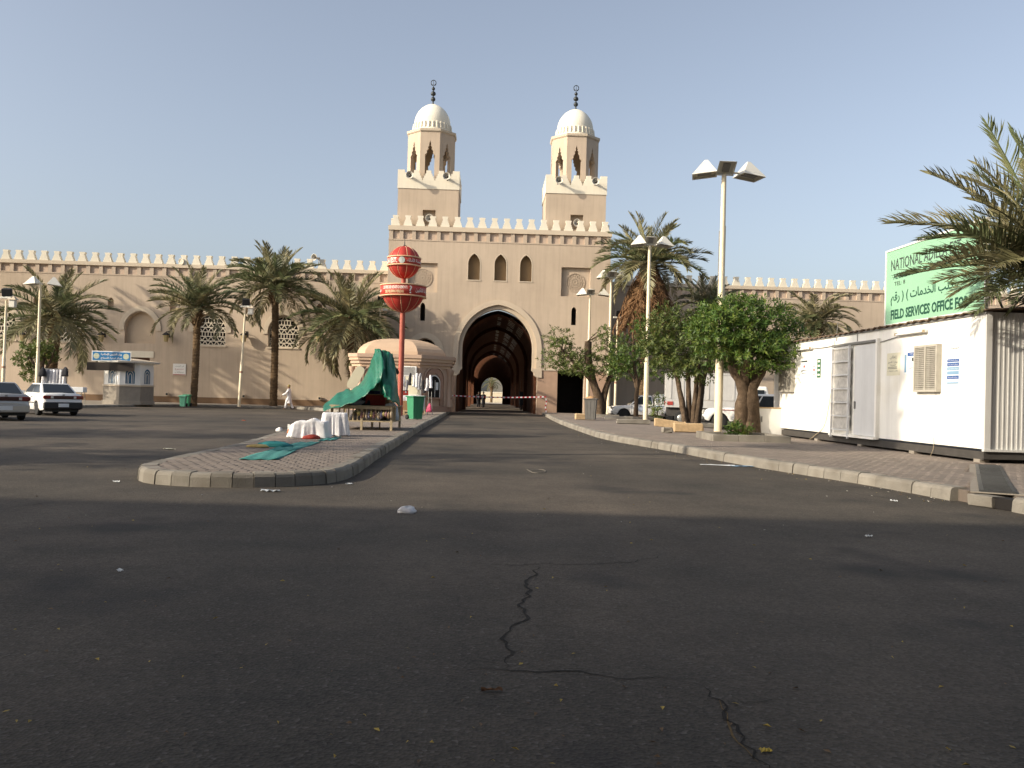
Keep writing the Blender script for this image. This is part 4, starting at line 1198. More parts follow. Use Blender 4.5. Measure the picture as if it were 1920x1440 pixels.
# ------------------------------------------------------------------ Arabic shaping for lettering
_AR = {'ء': (0xFE80, 1), 'آ': (0xFE81, 2), 'أ': (0xFE83, 2), 'ؤ': (0xFE85, 2), 'إ': (0xFE87, 2), 'ئ': (0xFE89, 4), 'ا': (0xFE8D, 2), 'ب': (0xFE8F, 4), 'ة': (0xFE93, 2), 'ت': (0xFE95, 4), 'ث': (0xFE99, 4),
       'ج': (0xFE9D, 4), 'ح': (0xFEA1, 4), 'خ': (0xFEA5, 4), 'د': (0xFEA9, 2), 'ذ': (0xFEAB, 2), 'ر': (0xFEAD, 2), 'ز': (0xFEAF, 2), 'س': (0xFEB1, 4), 'ش': (0xFEB5, 4), 'ص': (0xFEB9, 4), 'ض': (0xFEBD, 4),
       'ط': (0xFEC1, 4), 'ظ': (0xFEC5, 4), 'ع': (0xFEC9, 4), 'غ': (0xFECD, 4), 'ف': (0xFED1, 4), 'ق': (0xFED5, 4), 'ك': (0xFED9, 4), 'ل': (0xFEDD, 4), 'م': (0xFEE1, 4), 'ن': (0xFEE5, 4), 'ه': (0xFEE9, 4),
       'و': (0xFEED, 2), 'ى': (0xFEEF, 2), 'ي': (0xFEF1, 4)}
def ar(s):
    out = []
    for i, c in enumerate(s):
        if c not in _AR:
            out.append(c); continue
        base, k = _AR[c]
        prev = i > 0 and s[i - 1] in _AR and _AR[s[i - 1]][1] == 4
        nxt = i + 1 < len(s) and s[i + 1] in _AR and _AR[s[i + 1]][1] > 1 and k == 4
        if k == 1: f = 0
        elif prev and nxt: f = 3
        elif prev: f = 1
        elif nxt: f = 2
        else: f = 0
        out.append(chr(base + f))
    return ''.join(reversed(out))
def bend_text(me, r, a0, a1, z0, z1):
    """wrap a flat text mesh round a vertical cylinder of radius r between the angles a0..a1 (seen from outside, left to right)"""
    xs = [v.co.x for v in me.vertices]; ys = [v.co.y for v in me.vertices]
    x0, x1, y0, y1 = min(xs), max(xs), min(ys), max(ys)
    for v in me.vertices:
        a = a0 + (a1 - a0) * (v.co.x - x0) / (x1 - x0); z = z0 + (z1 - z0) * (v.co.y - y0) / (y1 - y0)
        v.co = (r * math.cos(a), r * math.sin(a), z)
    me.update(); return me

def disc_mesh(r, a, da, z, dz, n=20):
    b = MB(); vs = [(r * math.cos(a), r * math.sin(a), z)]
    for i in range(n):
        t = 2 * math.pi * i / n; q = a + da * math.cos(t)
        vs.append((r * math.cos(q), r * math.sin(q), z + dz * math.sin(t)))
    return b.add(vs, [(0, i + 1, (i + 1) % n + 1) for i in range(n)]).mesh('emblem')
# ------------------------------------------------------------------ lamp posts
def lamp_head(T, dist, az, z, s=1.0, tilt=0.0):
    b = MB()
    w_, h_ = 0.45 * s, 0.56 * s
    M = Matrix.Rotation(az, 4, 'Z') @ Matrix.Translation((dist, 0, z)) @ Matrix.Rotation(tilt, 4, 'Y') @ Matrix.Translation((-dist, 0, -z))
    ax = dist - 0.10 * s
    p = [(dist - w_, -w_, 0), (dist + w_, -w_, 0), (dist + w_, w_, 0), (dist - w_, w_, 0), (ax - .06, -.06, h_), (ax + .06, -.06, h_), (ax + .06, .06, h_), (ax - .06, .06, h_)]
    ins = [(dist - w_ * .86, -w_ * .86, 0), (dist + w_ * .86, -w_ * .86, 0), (dist + w_ * .86, w_ * .86, 0), (dist - w_ * .86, w_ * .86, 0)]
    dp = [(x, y, 0.10 * s) for x, y, z_ in ins]
    b.add(p + ins + dp, [(4, 5, 6, 7), (0, 1, 5, 4), (1, 2, 6, 5), (2, 3, 7, 6), (3, 0, 4, 7)] + [(i, i + 8, (i + 1) % 4 + 8, (i + 1) % 4) for i in range(4)] + [(i + 8, i + 12, (i + 1) % 4 + 12, (i + 1) % 4 + 8) for i in range(4)] + [(15, 14, 13, 12)])
    b.v = [(x, y, zz + z) for x, y, zz in b.v]; b.xf(M)
    h = b.build('lamp_head', LAMPW, T)
    g = MB().cbox((dist, 0, z + 0.07 * s), (w_ * 1.1, w_ * 0.8, 0.05)).xf(M)
    g.build('lens', GREYM, h)
    a = MB().tube([(0, 0, z + 0.12 * s), (dist, 0, z + 0.12 * s)], 0.035 * s, 6).xf(Matrix.Rotation(az, 4, 'Z'))
    a.build('arm', POLE, T)
def lamp_post(label, x, y, z0, ztop, heads, r0=0.135, r1=0.075, s=1.0, lean=0.0, cables=False):
    T = thing('lamp_post', label, 'lamp post', (x, y, z0), 0, 'lamp posts with pyramid heads')
    H = ztop - z0
    b = MB(); b.tube([(0, 0, -0.05), (0, 0, H * 0.33), (0, 0, H * 0.335), (0, 0, H)], [r0, r0, r0 * 0.82, r1], 14)
    b.build('pole', POLE, T)
    MB().cbox((0, 0, 0.015), (r0 * 3.2, r0 * 3.2, 0.03)).build('base_plate', GREYM, T)
    for az, d in heads: lamp_head(T, d, R(az), H - (0.05 if az > -80 else -0.12), s if az > -80 else s * 0.72, R(6) if az > -80 else R(-38))
    if cables:
        MB().tube([(0.16, 0, H * 0.52), (0.10, 0, H * 0.56), (0.10, 0, H * 0.80)], 0.016, 5).build('conduit', POLE, T)
        MB().tube([(-0.13, 0.02, H * 0.50), (-0.12, 0.02, H * 0.78)], 0.014, 5).build('conduit', GREYM, T)
        MB().cbox((0, 0, H * 0.52), (0.34, 0.30, 0.04)).build('clamp', GREYM, T)
    return T
p = gnd(1346, 814, KH); t = at(1358, 326, p.y)
lamp_post('tall cream lamp post with three pyramid heads rising through the big trees', p.x, p.y, KH, t.z, ((168, 0.70), (14, 1.02), (-88, 0.30)), 0.145, 0.085, 1.0, cables=True)
p = gnd(1210, 788, KH); t = at(1219, 458, p.y)
lamp_post('cream lamp post in front of the palm with the dead frond skirt', p.x, p.y, KH, t.z, ((168, 0.62), (14, 0.90), (-88, 0.35)), 0.14, 0.085)
t = at(1148, 520, 63.0); lamp_post('cream lamp post at the corner of the gate, by the stump tree', at(1140, 770, 63).x, 63.0, KH, t.z, ((168, 0.6), (14, 0.9), (-88, 0.35)), 0.14, 0.085)
t = at(1105, 552, 64.5); lamp_post('shorter cream lamp post directly before the carved gate panel', at(1101, 770, 64.5).x, 64.5, KH, t.z, ((168, 0.6), (5, 1.0), (-88, 0.3)), 0.13, 0.075, 0.9)
t = at(74, 532, 55.0); lamp_post('cream lamp post standing next to the small tree by the parked sedans', at(68, 762, 55).x, 55.0, 0.15, t.z, ((175, 0.5), (20, 0.8)), 0.12, 0.07, 0.9)
def flood_post(label, bx, tx, ty, Y, z0, big=True):
    b_ = at(bx, 762, Y); t_ = at(tx, ty, Y)
    T = thing('floodlight_post', label, 'lamp post', (b_.x, Y, z0), 0, 'thin posts carrying floodlights')
    d = Vector((t_.x - b_.x, 0, t_.z - z0))
    m_ = MB().tube([(0, 0, -0.05), d * 0.45, d * 0.455, d], [0.10, 0.10, 0.075, 0.06], 10); m_.build('pole', POLE, T)
    MB().tube([d * 0.34 + Vector((0, 0, 0)), d * 0.36], 0.108, 10).build('band', PINKD, T)
    MB().cbox(d + Vector((0, 0, 0.12)), (0.65, 0.3, 0.10)).build('bracket', LAMPW, T)
    MB().cbox(d + Vector((0.05, -0.05, 0.42)), (0.50, 0.32, 0.46), 0.2, 0.03, 0.25).build('floodlight', BLACK, T)
    MB().cbox(d + Vector((0.38, 0.0, -0.22)), (0.34, 0.26, 0.44), 0, 0.03).build('lantern', LAMPW, T)
    MB().add([(d.x + 0.12, -0.2, d.z), (d.x + 0.64, -0.2, d.z), (d.x + 0.38, 0, d.z + 0.3), (d.x + 0.12, 0.2, d.z), (d.x + 0.64, 0.2, d.z)], [(0, 1, 2), (1, 4, 2), (4, 3, 2), (3, 0, 2), (0, 3, 4, 1)]).build('lantern_cap', TRIM, T)
    return T
flood_post('leaning cream floodlight post between two palms before the wall', 448, 460, 578, 61.0, 0.15)
flood_post('floodlight post at the edge of the view beside the silver sedan', 4, 12, 562, 51.0, 0.15)
flood_post('floodlight post behind the bushy palm near the gate', 709, 713, 572, 65.6, 0.15)
flood_post('short floodlight post behind the lamp posts at the gate corner', 1153, 1158, 598, 67.0, 0.0)

# wall lanterns and spotlights on the left wall
def wall_lantern(x, z, label):
    T = thing('wall_lantern', label, 'lantern', G(x, YL - 0.005, z), GR, 'wall lanterns on the mosque wall')
    MB().tube([(0.12, 0, 0.22), (0.10, -0.25, 0.40), (0, -0.42, 0.36)], 0.03, 6).build('bracket', BLACK, T)
    MB().cbox((0.12, -0.01, 0.2), (0.14, 0.04, 0.5)).build('wall_plate', BLACK, T)
    MB().lathe([(0.05, 0.34), (0.30, 0.16), (0.32, 0.10), (0.26, 0.10)], (0, -0.42, 0), 6, False).build('hood', BLACK, T)
    MB().lathe([(0.13, -0.42), (0.17, -0.38), (0.25, 0.10)], (0, -0.42, 0), 6, False).build('glass', mat('lantern_glass', (0.40, 0.32, 0.16), 0.3, 0.1), T)
for px, s_ in ((57, 'above the silver sedan'), (200, 'between the palm crown and the blind arch'), (319, 'between the blind arch and the slender palm'), (462, 'behind the leaning floodlight post'), (601, 'behind the long fronds of the bushy palm')):
    wall_lantern((at(px, 630, 69.6) - GO).x, at(px, 632, 69.6).z, 'black wall lantern ' + s_)
for px, s_ in ((318, 'beside the small green bin'), (460, 'behind the leaning floodlight post'), (601, 'in front of the man walking')):
    T = thing('ground_spotlight', 'small box spotlight low on the wall ' + s_, 'spotlight', G((at(px, 748, 69.6) - GO).x, YL - 0.05, 0.64), GR, 'low spotlights on the wall skirting')
    MB().cbox((0, -0.08, 0.15), (0.26, 0.16, 0.26), 0, 0.02).build('housing', TRIM, T)
    MB().cbox((0, -0.165, 0.15), (0.16, 0.01, 0.16)).build('lens', BLACK, T)
# horns on the wall parapet
def parapet_horn(px, py, label):
    q = at(px, py, 69.9)
    T = horn(Vector((q.x, 69.7, q.z)), GR + R(-25), 0.27, label)
    MB().tube([(0, 0.12, 0), (0, 0.14, -0.9)], 0.03, 6).build('bracket', GREYM, T)
parapet_horn(350, 493, 'grey horn loudspeaker on the wall parapet above the slender palm')
parapet_horn(597, 485, 'horn loudspeaker on the wall parapet between the tallest palm and bushy palm')

# notice on the wall
q0 = at(328, 682, 69.5); q1 = at(351, 704, 69.5)
T = thing('notice_board', 'white notice with red and black lines hung on the mosque wall', 'notice', G((q0 - GO).x, YL - 0.02, q1.z), GR)
wN, hN = q1.x - q0.x, q0.z - q1.z
MB().box(0, wN, -0.04, 0.0, 0, hN).build('board', WHITE, T)
NRED = mat('notice_red', (0.35, 0.05, 0.04), 0.6, 0.02)
MB().box(0.02, wN - 0.02, -0.05, -0.041, 0.02, 0.07).build('red_stripe', NRED, T)
for s_, z0, z1, m_ in ((ar('في المسجد'), 0.70, 0.86, LETK), (ar('ممنوع'), 0.44, 0.58, NRED), (ar('سيارات'), 0.18, 0.34, LETK)):
    me = fit_text(text_mesh(s_, 0.2), 0.16, wN - 0.16, z0 * hN, z1 * hN)
    obj('lettering', me, m_, T, (0, -0.045, 0))

# ------------------------------------------------------------------ red globe sign
RY = 46.0
pc = at(756, 492, RY); pb = at(748, 772, RY)
RSX = (pc.x + pb.x) / 2 + 0.05
T = thing('globe_sign', 'red lobed globe and bowl sign on a faded red pole beside the gate', 'sign', (RSX, RY, KH), 0)
k46 = RY / FPX
zc = pc.z - KH; rS = 30.5 * k46
zb1 = at(756, 537, RY).z - KH; zb0 = at(756, 586, RY).z - KH; rB = 42.5 * k46
MB().tube([(0, 0, -0.05), (0, 0, zb0 + 0.1)], [0.155, 0.135], 16).build('pole', REDPOLE, T)
MB().tube([(0, 0, zb0), (0, 0, zc - rS + 0.05)], 0.12, 14).build('neck', REDPOLE, T)
def lobed(prof, n=10, per=6, bulge=0.035):
    b = MB(); N = n * per; vs = []; fs = []
    for r_, z in prof:
        for k in range(N):
            a = 2 * math.pi * k / N
            rr = r_ * (1 - bulge + bulge * abs(math.sin(a * n / 2)) ** 0.6)
            vs.append((rr * math.cos(a), rr * math.sin(a), z))
    for i in range(len(prof) - 1):
        for k in range(N):
            k2 = (k + 1) % N
            fs.append((i * N + k, i * N + k2, (i + 1) * N + k2, (i + 1) * N + k))
    b.add(vs, fs, True); return b
gl = lobed([(max(0.02, rS * math.sin(t)), zc - rS * math.cos(t)) for t in [i * math.pi / 18 for i in range(19)]]).build('globe', RED, T)
bw = lobed([(max(0.05, rB * math.sin(t)), zb1 - (zb1 - zb0) * math.cos(t)) for t in [i * math.pi / 2 / 10 for i in range(11)]], 12).build('bowl', RED, T)
def seams(parent, prof, n, off=0.0):
    for k in range(n):
        a = 2 * math.pi * k / n
        MB().tube([((r_ * 0.985) * math.cos(a), (r_ * 0.985) * math.sin(a), z) for r_, z in prof], 0.014, 4).build('seam', BANDTRIM, parent)
seams(gl, [(rS * math.sin(t), zc - rS * math.cos(t)) for t in [i * math.pi / 14 for i in range(1, 14)]], 10)
seams(bw, [(rB * math.sin(t), zb1 - (zb1 - zb0) * math.cos(t)) for t in [i * math.pi / 2 / 8 for i in range(1, 9)]], 12)
b1h0, b1h1 = zc - 0.30 * rS + 0.05, zc + 0.26 * rS
MB().lathe([(rS * 0.98, b1h0), (rS * 1.02, b1h0), (rS * 1.02, b1h1), (rS * 0.97, b1h1)], n=48).build('band', REDBAND, T)
for z in (b1h0, b1h1):
    MB().lathe([(rS * 1.0, z - 0.035), (rS * 1.055, z - 0.035), (rS * 1.055, z + 0.03), (rS * 1.0, z + 0.03)], n=48).build('band_trim', BANDTRIM, T)
b2h0, b2h1 = at(756, 557, RY).z - KH, at(756, 537, RY).z - KH
MB().lathe([(rB * 0.98, b2h0), (rB * 1.005, b2h0), (rB * 1.005, b2h1), (rB * 0.9, b2h1 + 0.02), (0.1, b2h1 + 0.06)], n=48).build('lower_band', REDBAND, T)
for z in (b2h0, b2h1):
    MB().lathe([(rB * 0.99, z - 0.03), (rB * 1.03, z - 0.03), (rB * 1.03, z + 0.03), (rB * 0.99, z + 0.03)], n=48).build('band_trim', BANDTRIM, T)
fc = -math.pi / 2 - 0.12     # direction that faces the road
m1 = (b1h1 - b1h0)
obj('lettering', bend_text(text_mesh('ADILLA EST.', 0.4, bold=0.008), rS * 1.03, fc - 1.75, fc - 0.18, b1h0 + m1 * 0.18, b1h1 - m1 * 0.18), LETW, T)
obj('emblem', disc_mesh(rS * 1.032, fc + 0.10, 0.19, (b1h0 + b1h1) / 2, m1 * 0.40), mat('emblem_grey', (0.42, 0.46, 0.42), 0.6, 0.1), T)
obj('lettering', bend_text(text_mesh(ar('مؤسسة الأدلاء'), 0.4, bold=0.006), rS * 1.03, fc + 0.40, fc + 1.75, b1h0 + m1 * 0.2, b1h1 - m1 * 0.15), LETW, T)
m2 = b2h1 - b2h0
obj('lettering', bend_text(text_mesh('CENTRE DES RENSEIGNEMENTS', 0.3, bold=0.004), rB * 1.012, fc - 0.78, fc + 0.42, b2h0 + m2 * 0.56, b2h1 - m2 * 0.16), LETW, T)
obj('lettering', bend_text(text_mesh('DES PELERINS PERDUS', 0.3, bold=0.004), rB * 1.012, fc - 0.62, fc + 0.26, b2h0 + m2 * 0.18, b2h0 + m2 * 0.44), mat('lettering_pale_yellow', (0.72, 0.58, 0.35), 0.6, 0.03), T)
obj('lettering', bend_text(text_mesh('?', 0.4, bold=0.006), rB * 1.014, fc + 0.50, fc + 0.62, b2h0 + m2 * 0.15, b2h1 - m2 * 0.12), LETW, T)
obj('lettering', bend_text(text_mesh(ar('إرشاد التائهين'), 0.3, bold=0.004), rB * 1.012, fc + 0.80, fc + 1.65, b2h0 + m2 * 0.22, b2h1 - m2 * 0.25), LETW, T)
obj('lettering', bend_text(text_mesh(ar('مركز'), 0.3, bold=0.004), rB * 1.012, fc - 1.5, fc - 0.98, b2h0 + m2 * 0.22, b2h1 - m2 * 0.25), LETW, T)
zt_ = at(758, 443, RY).z - KH
tp = MB()
for a in (0.4, 2.5, 4.6):
    tp.tube([(0.14 * math.cos(a), 0.14 * math.sin(a), zc + rS * 0.97), (0.0, 0.0, zt_ - 0.45)], [0.03, 0.02], 5)
tp.tube([(0, 0, zt_ - 0.5), (0, 0, zt_)], [0.03, 0.008], 5)
tp.build('spike', BRONZE, T)

# ------------------------------------------------------------------ portable cabin
C0 = gnd(1845, 868, KH); CR = 0.0515
CL = 13.4; CWd = 3.0; cz0 = 0.50 - KH; cz1 = at(1840, 584, C0.y).z - KH
CB = thing('portable_cabin', 'long white portable office cabin with grilled windows on dark skids', 'cabin', (C0.x, C0.y, KH), CR)
def cab_y(px):
    d = ray(px, 720.0); n = Vector((math.cos(CR), math.sin(CR), 0)); o = Vector((0, 0, CAM_H))
    tt = (C0 - o).dot(n) / d.dot(n); q = o + d * tt - C0
    return -q.x * math.sin(CR) + q.y * math.cos(CR)
def cab_z(px, py):
    d = ray(px, py); n = Vector((math.cos(CR), math.sin(CR), 0)); o = Vector((0, 0, CAM_H))
    return (o + d * ((C0 - o).dot(n) / d.dot(n))).z - KH
seam_px = [1840, 1765, 1650, 1607, 1565, 1517.5, 1487, 1440]
ys = [0.0, cab_y(1755), cab_y(1651), cab_y(1563), cab_y(1517.5), cab_y(1487), CL]
for a, b in zip(ys, ys[1:]):
    MB().hexa([(0, a + 0.008, cz0), (0.10, a + 0.008, cz0), (0.10, b - 0.008, cz0), (0, b - 0.008, cz0), (0, a + 0.008, cz1), (0.10, a + 0.008, cz1), (0.10, b - 0.008, cz1), (0, b - 0.008, cz1)]).build('wall_panel', CABW, CB)
MB().box(0.07, CWd, 0.10, CL, cz0, cz1 - 0.01).build('cabin_body', CABG, CB)
# ribbed end wall
rb = []; nR = 26
for i in range(nR):
    x = 0.14 + i * (CWd - 0.16) / nR; pch = (CWd - 0.16) / nR
    rb += [(x, 0.045), (x + pch * 0.55, 0.045), (x + pch * 0.65, 0.035), (x + pch * 0.9, 0.035)]
rb.append((CWd, 0.045))
vs = [(x, y, z) for z in (cz0, cz1) for x, y in rb]; nn_ = len(rb)
MB().add(vs, [(i, i + 1, i + 1 + nn_, i + nn_) for i in range(nn_ - 1)]).build('ribbed_end_wall', CABG, CB)
MB().box(-0.006, 0.13, -0.012, 0.05, cz0 - 0.01, cz1).build('corner_post', CABG, CB)
MB().box(-0.02, CWd + 0.02, -0.03, 0.06, cz0 - 0.05, cz0 + 0.0).build('bottom_trim', CABG, CB)
# rusty corrugated roof edge
re_ = MB(); N = 110
vs = []; fs = []
for i in range(N + 1):
    y = -0.12 + (CL + 0.24) * i / N
    z = cz1 + 0.035 + 0.03 * math.sin(i * 2.1) + rnd(-0.008, 0.012)
    vs += [(-0.11 + rnd(-0.02, 0.02), y, z - 0.01), (1.4, y, z + 0.11), (CWd + 0.1, y, z)]
for i in range(N):
    for j in range(2):
        a = i * 3 + j; fs.append((a, a + 1, a + 4, a + 3))
o_ = re_.add(vs, fs).build('roof_sheet', RUST, CB)
o_.modifiers.new('thickness', 'SOLIDIFY').thickness = 0.02
MB().box(-0.035, -0.002, -0.02, CL, cz1 - 0.05, cz1 - 0.005).build('eaves_trim', GREYM, CB)
for x in (0.06, CWd - 0.2):
    MB().box(x - 0.04, x + 0.14, 0.05, CL, 0.06, cz0 - 0.055).build('skid_beam', STEEL, CB)
MB().box(0.0, CWd - 0.05, 0.02, 0.10, 0.08, cz0 - 0.055).build('skid_beam', STEEL, CB)
for y in (0.3, 3.2, 6.2, 9.4, 12.6):
    MB().cbox((0.12, y, 0.03), (0.22, 0.25, 0.08)).build('foot', CONC2, CB)
# door zone: recessed door with frame, sheltered by a rail
dy0, dy1 = cab_y(1648), cab_y(1603)
dz0, dz1 = cab_z(1640, 812), cab_z(1640, 644)
DG = mat('cabin_door_grey', (0.66, 0.66, 0.65), 0.5, 0.05, 2, streak=0.15)
dd = MB().box(-0.035, -0.004, dy0 + 0.05, dy1 - 0.03, cz0 + 0.03, dz1).build('door', DG, CB)
MB().cbox((-0.06, dy1 - 0.14, 1.2), (0.05, 0.05, 0.22), 0, 0.01).build('door_handle', GREYM, dd)
MB().box(-0.10, -0.002, dy0 - 0.06, dy0 + 0.045, cz0 - 0.04, dz1 + 0.12).build('door_post', CABW, CB)
MB().box(-0.09, -0.002, dy0 + 0.05, cab_y(1563), dz1 + 0.03, dz1 + 0.10).build('door_rail', GREYM, CB)
MB().box(-0.14, -0.002, dy0 - 0.02, cab_y(1563), cz0 - 0.05, cz0 + 0.02).build('door_sill', CABW, CB)
# grilled windows
WGR = mat('grille_grey_paint', (0.40, 0.375, 0.32), 0.6, 0.15, 6)
def cab_window(x0, y0, x1, y1, name='window'):
    a, b = cab_y(x1), cab_y(x0); z1_, z0_ = cab_z((x0 + x1) / 2, y0), cab_z((x0 + x1) / 2, y1)
    W = MB()
    for q in ((a, b, z0_, z0_ + 0.06), (a, b, z1_ - 0.06, z1_), (a, a + 0.06, z0_ + 0.06, z1_ - 0.06), (b - 0.06, b, z0_ + 0.06, z1_ - 0.06), ((a + b) / 2 - 0.03, (a + b) / 2 + 0.03, z0_ + 0.06, z1_ - 0.06)):
        W.box(-0.13, -0.003, *q)
    f = W.build(name, WGR, CB)
    MB().box(-0.02, -0.004, a + 0.06, b - 0.06, z0_ + 0.06, z1_ - 0.06).build('pane', GLASS, f)
    Gm = MB(); n = 22
    for i in range(n):
        z = z0_ + 0.06 + (z1_ - z0_ - 0.12) * (i + 0.5) / n
        Gm.box(-0.115, -0.105, a + 0.06, b - 0.06, z - 0.008, z + 0.008)
    m = int((b - a) / 0.05)
    for i in range(m):
        y = a + 0.06 + (b - a - 0.12) * (i + 0.5) / m
        Gm.box(-0.104, -0.096, y - 0.007, y + 0.007, z0_ + 0.06, z1_ - 0.06)
    Gm.build('grille', WGR, f)
cab_window(1721, 647, 1765, 735)
cab_window(1466, 676, 1490, 735)
# bent flap of the far window, light fittings, conduit
def cab_light(x0, x1, y0, y1):
    a, b = cab_y(x1), cab_y(x0); z = (cab_z(x0, y0) + cab_z(x1, y1)) / 2
    f = MB().cbox((-0.05, (a + b) / 2, z), (0.09, b - a, 0.09), 0, 0.02).build('light_fitting', CABG, CB)
    MB().tube([(-0.12, a + 0.05, z - 0.01), (-0.12, b - 0.05, z - 0.01)], 0.022, 8).build('lamp_tube', WHITE, f)
    for y in (a + 0.03, b - 0.03):
        MB().cbox((-0.11, y, z), (0.07, 0.04, 0.07)).build('end_cap', WOOD, f)
cab_light(1684, 1739, 629, 620)
cab_light(1493, 1524, 657, 653)
for pts in ([(1650, 642), (1682, 632)], [(1607, 620), (1607, 640)], [(1568, 640), (1568, 628), (1570, 605)], [(1517, 655), (1545, 652), (1567, 648)]):
    MB().tube([(-0.02, cab_y(x), cab_z(x, y)) for x, y in pts], 0.012, 5).build('conduit', GREYM, CB)
cb = [(-0.03, cab_y(x), cab_z(x, y)) for x, y in [(1565, 640), (1561, 720), (1556, 765), (1548, 800), (1530, 818), (1522, 824)]]
MB().tube(smooth_path3(cb, 4), 0.010, 5).build('loose_cable', WOOD, CB)
MB().tube(smooth_path3([(-0.03, cab_y(x), cab_z(x, y)) for x, y in [(1754, 820), (1755, 840), (1748, 858), (1742, 864)]], 4), 0.006, 5).build('loose_cable', WOOD, CB)
# posters on the cabin wall
PAPER = mat('poster_paper', (0.72, 0.68, 0.52), 0.8, 0.05)
PAPERW = mat('poster_white', (0.72, 0.74, 0.74), 0.7, 0.04)
PBLUE = mat('poster_blue', (0.03, 0.10, 0.30), 0.6, 0.05)
PBLUE2 = mat('poster_pale_blue', (0.20, 0.34, 0.48), 0.6, 0.05)
PGREEN = mat('poster_green', (0.03, 0.12, 0.06), 0.6, 0.05)
def poster(label, x0, y0, x1, y1, m, stripes):
    a, b = cab_y(x1), cab_y(x0)
    z1_, z0_ = cab_z((x0 + x1) / 2, y0), cab_z((x0 + x1) / 2, y1)
    c = math.cos(CR); s_ = math.sin(CR)
    org = Vector((C0.x - s_ * b, C0.y + c * b, KH + z0_))
    T = thing('poster', label, 'poster', org, CR - math.pi / 2, 'papers stuck on the cabin wall')
    wd, h = b - a, z1_ - z0_
    MB().box(0, wd, -0.012, -0.003, 0, h).build('sheet', m, T)
    for (u0, u1, v0, v1, mm) in stripes:
        MB().box(u0 * wd, u1 * wd, -0.016, -0.0125, v0 * h, v1 * h).build('print', mm, T)
    return T, wd, h
def ptext(T, wd, h, s, u0, u1, v0, v1, m):
    obj('lettering', fit_text(text_mesh(s, 0.2), u0 * wd, u1 * wd, v0 * h, v1 * h), m, T, (0, -0.0175, 0))
T, w1, h1 = poster('yellowed paper notice near the cabin door', 1663, 662, 1687, 704, PAPER, [(.10, .80, .36, .38, LETK), (.10, .80, .30, .32, LETK)])
ptext(T, w1, h1, ar('إعلان'), .25, .75, .72, .88, LETK); ptext(T, w1, h1, ar('وزارة الحج'), .12, .82, .52, .64, LETK); ptext(T, w1, h1, ar('المدينة'), .3, .7, .42, .5, LETK); ptext(T, w1, h1, ar('مكتب خدمات'), .1, .9, .16, .24, LETK)
T, w1, h1 = poster('white poster with a dark blue heading half under the window grille', 1695, 660, 1722, 702, PAPERW, [(.25, 1.0, .82, .98, PBLUE), (.05, .18, .1, .9, PBLUE2), (.55, .85, .58, .74, LETK)])
ptext(T, w1, h1, ar('بسم الله'), .4, .92, .85, .95, LETW); ptext(T, w1, h1, ar('المدينة المنورة'), .35, .95, .24, .36, LETK); ptext(T, w1, h1, ar('مكتب'), .5, .85, .08, .18, LETK)
blu = []
for i, (m_, v0, v1) in enumerate(((PBLUE, .58, .66), (PBLUE, .47, .56), (PBLUE2, .36, .45), (PBLUE2, .25, .34), (PBLUE, .13, .22), (PBLUE2, .01, .05))):
    blu.append((.06, .94, v0, v1, m_))
T, w1, h1 = poster('column of blue stickers beside the grilled window', 1775, 649, 1800, 720, PAPERW, blu)
ptext(T, w1, h1, ar('خدمات'), .05, .95, .92, 1.0, LETK)
for v in (.60, .49, .38, .15): ptext(T, w1, h1, ar('مركز الخدمة'), .15, .85, v, v + .045, LETW)
T, w1, h1 = poster('faded paper notice on the far door panel of the cabin', 1501, 675, 1515, 704, PAPERW, [(.1, .9, .85, .95, LETK), (.15, .85, .3, .33, LETK), (.25, .75, .12, .15, LETK), (.4, .6, .5, .65, NRED)])
T, w1, h1 = poster('narrow dark green sticker with white marks on the cabin', 1532, 673, 1538.5, 708, PGREEN, [(.2, .8, .82, .92, LETW), (.2, .8, .58, .68, LETW), (.2, .8, .35, .45, LETW), (.2, .8, .1, .2, LETW)])
T, w1, h1 = poster('small white paper sticker beside the dark green one', 1523, 680, 1530, 706, PAPERW, [(.2, .8, .7, .74, LETK), (.3, .7, .4, .55, NRED), (.2, .8, .12, .16, LETK)])
# ladder leaning on the cabin
la, lb = cab_y(1600), cab_y(1567); lz1 = dz1 + 0.02
c, s_ = math.cos(CR), math.sin(CR)
T = thing('steel_ladder', 'white runged steel ladder standing against the cabin beside its door', 'ladder', (C0.x - s_ * la, C0.y + c * la, KH), CR)
wl = lb - la
for y in (0.03, wl - 0.03):
    MB().box(-0.16, -0.10, y - 0.025, y + 0.025, cz0 - 0.1, lz1).build('side_rail', DG, T)
for i in range(7):
    z = cz0 + 0.15 + i * (lz1 - cz0 - 0.2) / 6
    MB().box(-0.155, -0.11, 0.056, wl - 0.056, z - 0.02, z + 0.02).build('rung', DG, T)
MESH = mat('ladder_mesh_screen', (0.50, 0.48, 0.44), 0.6, 0.3, 8, streak=0.2)
for i in range(6):
    z = cz0 + 0.15 + i * (lz1 - cz0 - 0.2) / 6
    MB().box(-0.085, -0.06, 0.056, wl - 0.056, z + 0.03, z + (lz1 - cz0 - 0.2) / 6 - 0.03).build('screen', MESH, T)

